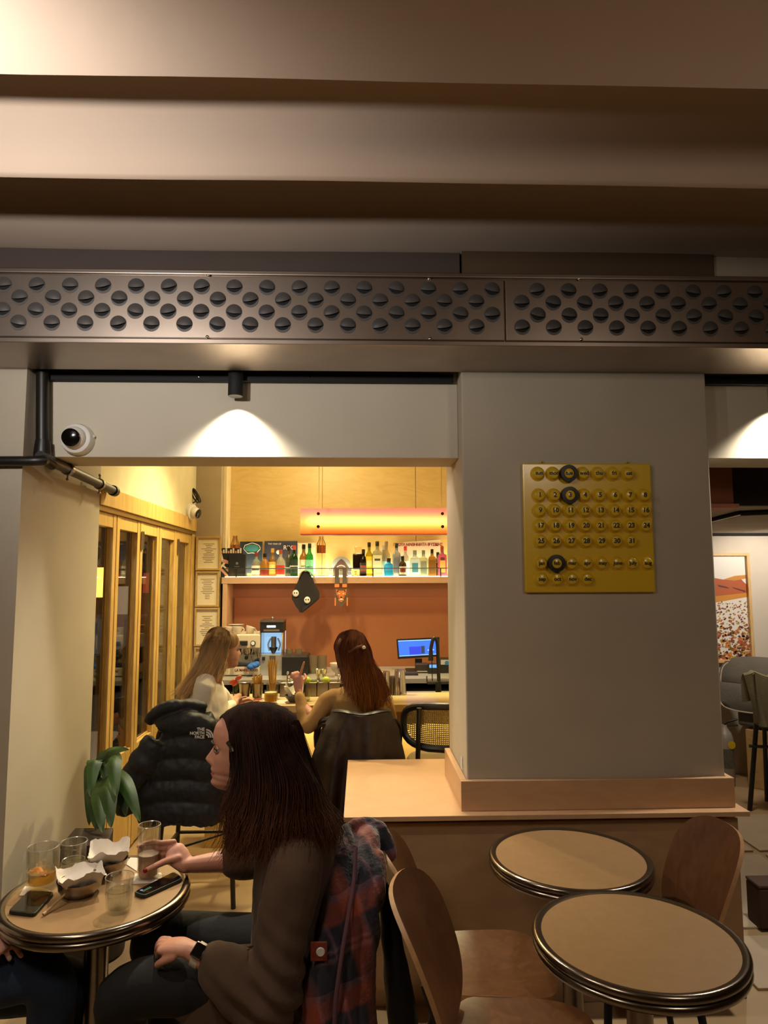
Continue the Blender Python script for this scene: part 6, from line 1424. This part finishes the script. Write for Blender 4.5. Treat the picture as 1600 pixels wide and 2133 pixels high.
MB().tube([c + Vector((-.026 + .0056*k, .006*sin(k*.8), .006*sin(k*.6) - .003)) for k in range(9)], [(.002,.009)]*9, 8).build('pith', plain('pith', '#e8c890', 0.6, var=0), op)
M_BOWL = plain('bowl_steel', '#9a8a78', 0.3, 0.9, var=0.06)
def snack(px, py, R, label):
    p = at(px, py, Z=TZ); t = thing('snack_bowl', label, 'bowl', (p.x, p.y, TZ))
    MB().lathe([(R*.62,0),(R*.68,.002),(R*.94,.022),(R*1.0,.045),(R*1.02,.046),(R*.97,.044),(R*.90,.024),(R*.62,.005),(.0001,.004)], 40, cap1=False).build('bowl', M_BOWL, t, world=False); return t, p
def paper(t, R, seed, hx, name='paper_sheet', rot=0):
    rnd = random.Random(seed)
    def fn(u, v):
        x, y = 2*u-1, 2*v-1; X, Yq = x*cos(rot) - y*sin(rot), x*sin(rot) + y*cos(rot); r = max(abs(x), abs(y))
        return Vector((X*R, Yq*R, .020 + hx*r**2.2*(.8 + .35*noise.noise(Vector((x*1.5, y*1.5, seed)))) + .010*noise.noise(Vector((x*4, y*4, seed + 3)))))
    return shell(fn, 16, 16, .0007).build(name, plain('greaseproof', '#d5cdc2', 0.75, var=0.03, scale=40), t, smooth=35, world=False)
t, p = snack(166, 1862, .066, 'steel snack bowl with crumpled paper at the front of the drinks table'); paper(t, .066, 3, .058, rot=.5)
for k in range(14):
    a = random.uniform(0, 6.28); r = random.uniform(0, .035); MB().ell((r*cos(a), r*sin(a), .030), (.0025,.002,.0015), 6, 4).build('crumb', plain('crumb', '#3a2a1c', 0.8, var=0), t, world=False)
t, p = snack(226, 1818, .060, 'steel snack bowl with upright paper behind the first bowl'); paper(t, .062, 8, .075, rot=.3)
def flat_dev(cs, z, th, label, screen=None):
    P = [at(px, py, Z=z) for px, py in cs]; ctr = sum(P, Vector())/4
    t = thing('mobile_phone', label, 'phone', (ctr.x, ctr.y, z))
    # rounded outline
    pts = []
    for i in range(4):
        a, b_, c_ = P[i-1], P[i], P[(i+1) % 4]; d1 = (a - b_).normalized()*.012; d2 = (c_ - b_).normalized()*.012
        for s in (0, .5, 1): pts.append((b_ + d1).lerp(b_, s).lerp(b_.lerp(b_ + d2, s), s))
    MB().ring_strip([pts, [q + Vector((0,0,th)) for q in pts]]).build('case', plain('phone_case_%d' % cs[0][0], screen[0], 0.5, var=0), t, smooth=0, bevel=.0015)
    sp_ = [ctr + (q - ctr)*.93 for q in pts]; MB().ring_strip([[Vector((q.x, q.y, z + th)) for q in sp_], [Vector((q.x, q.y, z + th + .0006)) for q in sp_]]).build('screen', plain('phone_screen', '#08090a', 0.08, var=0), t, smooth=0)
    return t, P, ctr
t, P, cc = flat_dev([(277, 1866), (363, 1822), (381, 1836), (300, 1873)], TZ, .011, 'mobile phone in a dark green case on the table rim side', ('#16241f',))
ex = (P[1] - P[0]).normalized(); ang = atan2(ex.y, ex.x)
text('clock', '22:41', .020, cc - ex*.035 + Vector((0,0,.0124)), plain('phone_digits', '#3f7a5a', 0.4, var=0, emit='#3f7a5a', estr=.15), t, M=Matrix.Rotation(ang, 4, 'Z'), depth=.0001) if False else None
MB().lathe([(.0045,0),(.0001,.0004)], 12, c=P[0].lerp(P[3], .3) + ex*.02 + Vector((0,0,.0118))).build('icon', plain('phone_icon', '#6a7ad0', 0.4, var=0, emit='#6a7ad0', estr=.4), t)
dg_ = MB()
for k in range(5): dg_.cbox(P[0].lerp(P[3], .5) + ex*(.018 + .007*k) + Vector((0,0,.0119)), (.004,.010,.0004), Matrix.Rotation(ang, 3, 'Z'))
dg_.build('readout', plain('phone_green', '#2f6a4a', 0.4, var=0, emit='#2f6a4a', estr=.3), t, smooth=0)
flat_dev([(16, 1905), (60, 1861), (113, 1864), (72, 1911)], TZ, .010, 'mobile phone with black screen lying at the left table edge', ('#14120f',))
sg = thing('cigarette', 'thin hand-rolled cigarette leaning on the front snack bowl', 'cigarette', at(90, 1906, Z=TZ))
a, b_ = at(90, 1905, Z=TZ + .005), at(136, 1862, Z=TZ + .030)
MB().tube([a, a.lerp(b_, .45), b_], [.0042, .0036, .0028], 8).build('paper', plain('cig_paper', '#a8865a', 0.8, var=0.05), sg); MB().tube([a, a.lerp(b_, .12)], .0044, 8).build('tip', plain('cig_tip', '#c8a878', 0.8, var=0), sg)
for cs, lb in (([(262, 1800), (285, 1815), (292, 1790), (275, 1782)], 'white napkin lying behind the tall glass'), ([(40, 1866), (112, 1864), (100, 1852), (52, 1846)], 'white napkin under the fluted tumbler'), ([(275, 1842), (340, 1838), (336, 1818), (282, 1820)], 'white napkin under the tall glass')):
    flat(cs, TZ + .0003, .0008, 'napkin', plain('napkin_table', '#d5cdc2', 0.8, var=0.02), lb, 'napkin')

# ================================================================== plant and dark planter box by the left pier
pb_ = thing('planter_box', 'dark square planter box on the floor behind the drinks table', 'planter', (-1.17, 3.07, 0))
q0, q1, q2, q3 = at(125, 1768, Z=.60), at(157, 1731, Z=.60), at(236, 1731, Z=.60), at(222, 1768, Z=.60)
TP = [q0, q3, q2, q1]
MB().ring_strip([[Vector((q.x, q.y, 0)) for q in TP], TP]).build('box', plain('planter_dark', '#221a15', 0.5), pb_, smooth=0, bevel=.005)
MB().ring_strip([[q + Vector((0,0,.0)) for q in TP], [q + Vector((0,0,.012)) for q in TP]]).build('lid', plain('planter_lid', '#2c231c', 0.45), pb_, smooth=0)
pn = thing('potted_plant', 'leafy dark green plant drooping beside the folding doors', 'plant', (-1.28, 3.42, 0))
rt = Vector((-1.22, 3.34, 0))
MB().lathe([(.10,0),(.13,.01),(.15,.30),(.14,.30),(.12,.27),(.0001,.26)], 24, c=rt, cap1=False).build('pot', plain('pot_dark', '#2a201a', 0.6), pn)
M_LEAF = plain('leaf_green', '#2c4616', 0.5, var=0.3, scale=14); M_LEAFV = plain('leaf_edge', '#8a8a4a', 0.5, var=0.1)
def leaf(base, tip, mid, w, curl=.02):
    path = smooth_path([base, mid, tip], sub=8); K = len(path) - 1
    def fn(u, v):
        s = v*K; i = min(int(s), K-1); p = path[i].lerp(path[i+1], s - i); t = (path[i+1] - path[i]).normalized(); side = t.cross(Vector((0,-.8,.6))).normalized()
        ww = w * sin(pi*min(1, .06 + .94*v)**.75)**.8; nrm = side.cross(t)
        return p + side*(2*u-1)*ww + nrm*(-.35*ww*abs(2*u-1)) + nrm*.006*sin(9*v)*abs(2*u-1)
    shell(fn, 6, 16, .0012).build('leaf', [M_LEAF, M_LEAFV], pn, smooth=60)
top = Vector((-1.22, 3.32, .72)); random.seed(4)
MB().tube([rt + Vector((0,0,.26)), rt + Vector((.0,0,.5)), top + Vector((0,0,.12))], [.014,.012,.008], 8).build('stem', plain('stem_brown', '#4a4a24', 0.7), pn)
for bx, mx_, tx, w in (((205,1600,3.3),(195,1585,3.24),(188,1660,3.18),.030), ((215,1610,3.3),(232,1580,3.2),(243,1660,3.12),.034), ((210,1620,3.3),(222,1640,3.15),(232,1725,3.08),.036), ((205,1630,3.3),(195,1650,3.2),(200,1728,3.15),.034),
                   ((215,1605,3.3),(258,1630,3.2),(292,1712,3.14),.030), ((212,1600,3.3),(225,1565,3.26),(270,1562,3.2),.020), ((212,1620,3.32),(250,1640,3.26),(262,1700,3.2),.028), ((205,1610,3.32),(190,1605,3.3),(186,1720,3.26),.034), ((210,1620,3.3),(205,1660,3.14),(214,1735,3.06),.030), ((214,1612,3.34),(240,1610,3.3),(275,1660,3.3),.024), ((206,1600,3.34),(215,1575,3.3),(222,1640,3.24),.028)):
    leaf(A(*bx), A(*tx), A(*mx_), w*1.25)

# ================================================================== side room seen right of the pillar
slab('wall_side_back', (1.62, 6.05, 0), (6, 6.15, 2.11), plain('side_wall_white', '#d0c6b6', 0.85, var=0.03))
slab('ceiling_side', (1.62, 3.75, 2.10), (6, 6.15, 2.2), M_WALLW)
slab('wall_bulkhead', (1.60, 3.70, 2.10), (6, 3.75, 3.2), M_MAROON)
a = at(1478, 975, Y=3.6); b_ = at(1514, 975, Y=3.6); zb = at(1500, 1052, Y=3.6).z
slab('wall_beam', (a.x - .3, 3.55, zb), (b_.x, 3.70, 2.8), plain('beam_redbrown', '#8a5030', 0.6)); slab('trim_7', (a.x - .3, 3.53, zb - .022), (b_.x + .02, 3.72, zb), plain('beam_pink', '#c07a6a', 0.6), None, .002)
tr_ = thing('track_rail', 'black ceiling track in the side room beyond the pillar', 'track', at(1545, 1068, Z=2.08))
MB().tube([at(1470, 1087, Z=2.085), at(1543, 1069, Z=2.085), at(1640, 1065, Z=2.085)], .016, 8).build('rail', M_BLACKM, tr_); MB().tube([at(1470, 1090, Z=2.07), at(1543, 1072, Z=2.07)], .004, 6).build('bright_edge', M_CHROME, tr_)
slab('trim_8', (1.62, 6.02, 2.075), (6, 6.05, 2.10), M_BLACKM)
pc = thing('framed_picture', 'tall framed print of an orange hillside landscape in the side room', 'picture', (3.2, 6.04, 1.4))
px0, px1, pz0, pz1 = 2.72, at(1564, 1260, Y=6.03).x, at(1540, 1380, Y=6.03).z, at(1540, 1152, Y=6.03).z; fw = .026
M_FR = wood('frame_light', '#cda56c', '#d8b47c', (6,6,2))
for lo, hi in (((px0,pz0),(px1,pz0+fw)), ((px0,pz1-fw),(px1,pz1)), ((px0,pz0+fw),(px0+fw,pz1-fw)), ((px1-fw,pz0+fw),(px1,pz1-fw))):
    MB().box((lo[0], 6.005, lo[1]), (hi[0], 6.05, hi[1])).build('frame_side', M_FR, pc, smooth=0, bevel=.002)
MB().box((px0+fw, 6.035, pz0+fw), (px1-fw, 6.04, pz1-fw)).build('print', plain('print_white', '#e0dcd2', 0.5, var=0.02), pc, smooth=0)
random.seed(21); W_ = px1 - px0 - 2*fw; H_ = pz1 - pz0 - 2*fw; X0, Z0 = px0 + fw, pz0 + fw
PC = [plain('ink_%d' % i, h, 0.6, var=0.05) for i, h in enumerate(('#b0582c', '#c8862e', '#8a4a34', '#5a2a34', '#b09a3a', '#7a5a20', '#c87a4a'))]
def blot(cx, cz, rx, rz, m, lay, name='patch'):
    n = 9; ph = random.random()*6; P_ = [Vector((min(X0 + W_, max(X0, X0 + cx*W_ + rx*(1 + .35*sin(3*a + ph))*cos(a))), 6.0345 - .0003*lay, min(Z0 + H_, Z0 + cz*H_ + rz*(1 + .3*sin(2*a + ph))*sin(a)))) for a in [2*pi*k/n for k in range(n)]]
    return P_
def hill(pts, m, lay):
    P_ = [Vector((X0 + u*W_, 6.0345 - .0003*lay, Z0 + v*H_)) for u, v in pts]; MB().add(P_, [tuple(range(len(P_)))]).build('hill', m, pc, smooth=0, fix=False)
hill([(.35,.60),(1,.62),(1,.72),(.9,.80),(.7,.77),(.55,.79),(.45,.74),(.5,.68)], PC[0], 1); hill([(.7,.77),(.85,.76),(1,.78),(1,.815),(.85,.805)], PC[1], 2); hill([(.1,.58),(.3,.60),(.6,.61),(1,.64),(1,.60),(.6,.55),(.3,.53),(.1,.54)], PC[1], 2); hill([(.62,.72),(.74,.70),(.78,.68),(.64,.70)], PC[3], 3); hill([(.8,.70),(.98,.66),(.98,.645),(.84,.68)], PC[3], 3)
sets = {i: MB() for i in range(len(PC))}
for k in range(900):
    cz = random.random()**1.05*.56; s = .0045 + .015*(1 - cz/.56)*random.random()**1.5; i = random.randrange(len(PC)); P_ = blot(random.random(), cz, s*1.4, s, None, 2 + k % 7); sets[i].add(P_, [tuple(range(len(P_)))])
for i, mb in sets.items(): mb.build('patches', PC[i], pc, smooth=0, fix=False)['kind'] = 'stuff'
# banquette with grey cushions
bq = thing('banquette', 'pale wooden banquette bench in the side room', 'bench', (3.5, 5.4, 0))
e0 = at(1545, 1632, Z=0); dirb = Vector((.72, -.69, 0)); nb = Vector((.69, .72, 0)); 
def quadbox(o, d1, l1, d2, l2, z0, z1): return MB().ring_strip([[o + Vector((0,0,z)), o + d1*l1 + Vector((0,0,z)), o + d1*l1 + d2*l2 + Vector((0,0,z)), o + d2*l2 + Vector((0,0,z))] for z in (z0, z1)])
e0 = Vector((e0.x, e0.y - .10, 0)); M_BQ = wood('banquette_wood', '#b08f58', '#c0a068', (3,3,3))
quadbox(e0, dirb, 2.0, nb, .5, .0, .46).build('base', M_BQ, bq, smooth=0, bevel=.004)
quadbox(e0 + nb*.05 + dirb*.05, dirb, 1.9, nb, .3, .46, .475).build('seat_board', M_BLACKM, bq, smooth=0)
M_CUSH = plain('cushion_grey', '#57524a', 0.9, var=0.08, scale=10, bump=.25, bscale=60)
tag(quadbox(e0 + dirb*-.06 + nb*.02, dirb, 1.6, nb, .42, .48, .60).build('seat_cushion', M_CUSH, None, smooth=0, bevel=.02), 'grey seat cushion on the banquette', 'cushion')
bcs = thing('back_cushion', 'grey buttoned back cushion leaning on the banquette', 'cushion', e0 + Vector((.2, .2, .6)))
def cush(u, v):
    x, y = sup(u, v, 5); p = e0 + dirb*(-.20 + .55*(x+1)*.75) + nb*(.13 + .10*y) + Vector((0, 0, .80 + .20*y)); bul = .045*(1 - x**4)*(1 - y**4) - .022*exp(-((y)/.12)**2); return p - nb*bul
shell(cush, 20, 20, .09).build('pad', [M_CUSH, M_CUSH], bcs, smooth=70)
MB().tube([cush(i/20, 0) - nb*.05 for i in range(21)], .006, 6).build('piping', plain('piping', '#b0a48c', 0.8, var=0), bcs); MB().tube([cush(0, i/20) - nb*.05 for i in range(21)], .006, 6).build('piping', MATS['piping'], bcs)
# stool with olive blanket
so = thing('dining_chair', 'black metal chair with an olive throw over its back in the side room', 'chair', (3.05, 5.0, 0))
f0 = at(1562, 1688, Z=0); tz = .98; t0 = at(1577, 1490, Y=f0.y + .02)
MB().tube([f0, t0, t0 + Vector((.0, .03, .30))], .017, 10).build('leg', M_BLACK, so); MB().tube([f0 + Vector((.42,-.12,0)), t0 + Vector((.38,-.12,0)), t0 + Vector((.38,-.09,.28))], .017, 10).build('leg', M_BLACK, so)
for dx, dy in ((.25, .20), (.62, .08)): MB().tube([f0 + Vector((dx, dy, 0)), Vector((f0.x + dx*.9 + .02, f0.y + dy - .03, t0.z - .05))], .016, 10).build('leg', M_BLACK, so)
MB().ring_strip([[t0 + Vector((x, y, z)) for x, y in ((-.01,-.02),(.40,-.14),(.60,.06),(.23,.18))] for z in (-.06, -.02)]).build('seat', M_BLACK, so, smooth=0)
MB().tube([Vector((f0.x + .02, f0.y, .46)), Vector((f0.x + .42, f0.y - .12, .46))], .012, 8).build('crossbar', M_BLACK, so); MB().tube([t0 + Vector((0,.03,.28)), t0 + Vector((.38,-.09,.26))], .014, 8).build('top_rail', M_BLACK, so)
bl = thing('throw_blanket', 'olive grey throw blanket bunched over the black chair', 'blanket', t0 + Vector((.1, -.05, .0)))
def thr(u, v):
    q0_ = A(1552 + 70*u, 1408 - 6*sin(pi*u*2), f0.y - .03 - .10*u); q1_ = A(1570 + 60*u, 1500 + 14*sin(u*4), f0.y - .04 - .10*u); q = q0_.lerp(q1_, v); q.y -= .03*sin(13*u + 2*v) + .02*sin(25*u)*v; return q
shell(thr, 34, 18, .018).build('cloth', plain('throw_olive', '#7a7458', 0.95, var=0.1, bump=.4, bscale=160), bl, smooth=70)
def thb(u, v):
    q = thr(u, 0); return q + Vector((0, .05*min(1, 3*v), .012*sin(pi*min(1, 3*v)) - .25*max(0, v - .2)))
shell(thb, 20, 10, .016).build('rear_fold', MATS['throw_olive'], bl, smooth=70)
# fire extinguisher
fe = thing('fire_extinguisher', 'chrome fire extinguisher with a yellow dot beside the banquette', 'extinguisher', (at(1515, 1636, Z=0).x, at(1515, 1636, Z=0).y, 0))
fz = lambda py: at(1515, py, Y=5.67).z
MB().lathe([(.058,0),(.064,.01),(.064,fz(1540)),(.05,fz(1528)),(.022,fz(1518)),(.018,fz(1512))], 24).build('cylinder', MATS['satin_steel'], fe, world=False)
MB().tube([(.0,0,fz(1512)), (.02,-.01,fz(1506)), (.10,-.03,fz(1499))], .008, 8).build('handle', M_BLACK, fe, world=False); MB().tube([(.0,0,fz(1514)), (.10,-.03,fz(1512))], .007, 8).build('lever', M_BLACK, fe, world=False)
MB().ring_strip([[Vector((.0655*sin(a), -.0655*cos(a), z)) for a in [-1.2 + 2.4*i/12 for i in range(13)]] for z in (fz(1600), fz(1560))], False, False, False).build('label', plain('ext_label', '#5a564a', 0.6, var=.3, scale=60), fe, world=False, fix=False)
MB().lathe([(.032,0),(.0001,.001)], 18, c=(.02, -.066, fz(1551)), M=YM).build('yellow_dot', plain('dot_yellow', '#c8a818', 0.5, var=0), fe, world=False)
hb = thing('hassock', 'dark brown low block seat at the right edge of the floor', 'pouf', at(1606, 1940, Z=0))
o0 = at(1586, 1943, Z=0); MB().box((o0.x, o0.y, 0.012), (o0.x + .5, o0.y + .12, .20)).build('body', plain('hassock_brown', '#3a241c', 0.8), hb, smooth=0, bevel=.01); MB().box((o0.x, o0.y, .20), (o0.x + .5, o0.y + .12, .215)).build('top', plain('hassock_top', '#4a342a', 0.8), hb, smooth=0, bevel=.005)

# ================================================================== the street outside the folding doors
slab('street_pavement', (-16, 2.5, -.65), (-1.6, 22, -.55), plain('asphalt', '#2c2b2c', 0.7, var=0.2))
was = slab('wall_across_street', (-16, 21, -.6), (-1.6, 21.3, 6), plain('facade', '#5a4238', 0.8, var=0.3, scale=1.5))
for k, (x, z0_, z1_, w_, c_, e_) in enumerate(((-8.6, .2, 2.2, .5, '#ffb45a', 1.2), (-7.6, .3, 1.5, .6, '#e8d8c0', .35), (-6.6, 1.3, 1.9, .5, '#c04a3a', .6), (-5.8, .2, 2.0, .4, '#ffd890', .5), (-4.8, 1.2, 2.4, .3, '#a8b8d0', .3))):
    MB().box((x, 20.97, z0_), (x + w_, 21.0, z1_)).build('shop_window', emis('shop_%d' % k, c_, e_), was, smooth=0)
light('outsider_fill', 'POINT', (-3.1, 5.0, 2.5), 45, (1.0, .88, .72), size=.1)
light('street_fill', 'POINT', (-5.0, 14.0, 4.5), 450, (1.0, .86, .66), size=.3)  # added light without a lamp post, brightens the street and its facade
M_CAR = plain('car_paint', '#5a6478', 0.25, 0.3, var=0)
cr = thing('parked_car', 'grey-blue parked car in the street behind the glass doors', 'car', (-5.75, 16, -.55)); co_ = Vector((-5.75, 16, -.5))
prof_c = [(-2.1,.35),(-2.1,.75),(-1.5,.88),(-.9,1.35),(.6,1.38),(1.3,.95),(2.1,.82),(2.15,.35)]
MB().ring_strip([[co_ + Vector((dx*(1 if z < .9 else .85), y, z)) for y, z in prof_c] for dx in (-.85, .85)]).build('body', M_CAR, cr, smooth=0, bevel=.05)
MB().ring_strip([[co_ + Vector((dx, y, z)) for y, z in ((-.85,.92),(-.75,1.28),(.5,1.30),(1.0,.95))] for dx in (-.80, .80)]).build('windows', plain('car_glass', '#101418', 0.1, var=0), cr, smooth=0)
for dx in (-.8, .8):
    for y in (-1.3, 1.35): MB().lathe([(.32,-.1),(.32,.1)], 24, c=co_ + Vector((dx, y, .32)), M=Matrix(((0,0,1),(0,1,0),(1,0,0)))).build('wheel', M_BLACK, cr)
ln = thing('street_lantern', 'glowing yellow lantern seen through the nearest folding door', 'lantern', A(214, 1215, 5.2)); lc = A(214, 1213, 5.2)
MB().lathe([(.055,-.11),(.055,.11)], 20, c=lc).build('shade', emis('lantern_glow', '#ffc65a', 5), ln); MB().lathe([(.058,.11),(.02,.13)], 20, c=lc).build('cap', M_BLACK, ln); MB().tube([lc + Vector((0,0,.13)), lc + Vector((0,0,1.6))], .006, 6).build('cord', M_BLACK, ln)
# two people sitting outside the glass
def outsider(label, hpos, yaw, top, hairc, hs=1.0, long=False):
    t = thing('person', label, 'person', (hpos.x, hpos.y, 0)); h = Matrix.Translation(hpos) @ Matrix.Rotation(radians(yaw), 4, 'Z'); b = MB(); head_geo(b, h, 40, 36)
    c0 = h @ Vector((-.06, 0, -.16)); b.chain([h @ Vector((-.03,0,.04)), h @ Vector((-.045,0,-.03)), c0], [.05, .047, .07], 14, 4)
    me = remesh(b, 'body', skin_mats('#b88a70', '#9a4a40'), .006, 3); paint_lips(me, h); put(me, 'body', t); face_parts(h, t)
    g = MB(); z = hpos.z - .12
    sv = (h.to_3x3() @ Vector((0,1,0)))
    g.ell(c0 + Vector((0,0,-.12)), (.16,.16,.22), 20, 14); g.ell(c0 + Vector((0,0,-.42)), (.17,.17,.22), 20, 14)
    for q in (-1, 1): g.chain([c0 + sv*q*.10 + Vector((0,0,-.02)), c0 + sv*q*.20 + Vector((0,0,-.06)), c0 + sv*q*.23 + Vector((0,0,-.32)), c0 + sv*q*.16 + h.to_3x3() @ Vector((.26, 0, -.36))], [.06,.065,.055,.04], 14, 5)
    for q in (-1, 1): g.chain([c0 + sv*q*.09 + Vector((0,0,-.50)), c0 + sv*q*.09 + h.to_3x3() @ Vector((.42,0,-.46)), c0 + sv*q*.09 + h.to_3x3() @ Vector((.42,0,-.92))], [.09,.075,.05], 14, 5)
    put(remesh(g, 'clothes', top, .012, 3, lambda c: .006*noise.noise(c*16)), 'clothes', t)
    k = MB().ell(h @ Vector((-.012,0,.157)), (.107,.087,.081), 20, 12).ell(h @ Vector((-.04,0,.125)), (.082,.084,.09), 20, 12)
    if long: k.chain([h @ Vector((-.07,0,.12)), h @ Vector((-.10,0,.02)), h @ Vector((-.10,0,-.10))], [(.05,.07),(.045,.065),(.03,.05)], 14, 4)
    put(remesh(k, 'hair', hairc, .009, 4, lambda c: .004*noise.noise(Vector((c.x*40,c.y*40,c.z*8)))), 'hair', t)
HD = hair_mat('hair_black', '#15110f', '#2c2521'); HG = hair_mat('hair_ash', '#2c2622', '#6a5f54')
outsider('person with dark hair sitting outside the glass doors, seen from behind', A(252, 1510, 6.1), 170, plain('coat_out', '#1c1a1a', 0.9), HD)
outsider('person with ash hair in a shiny beige jacket outside the glass doors, facing left', A(272, 1556, 5.35), 190, plain('jacket_silky', '#8f7a62', 0.4, var=0.4, scale=20), HG, long=True)
bpy.data.scenes.remove(TMP)
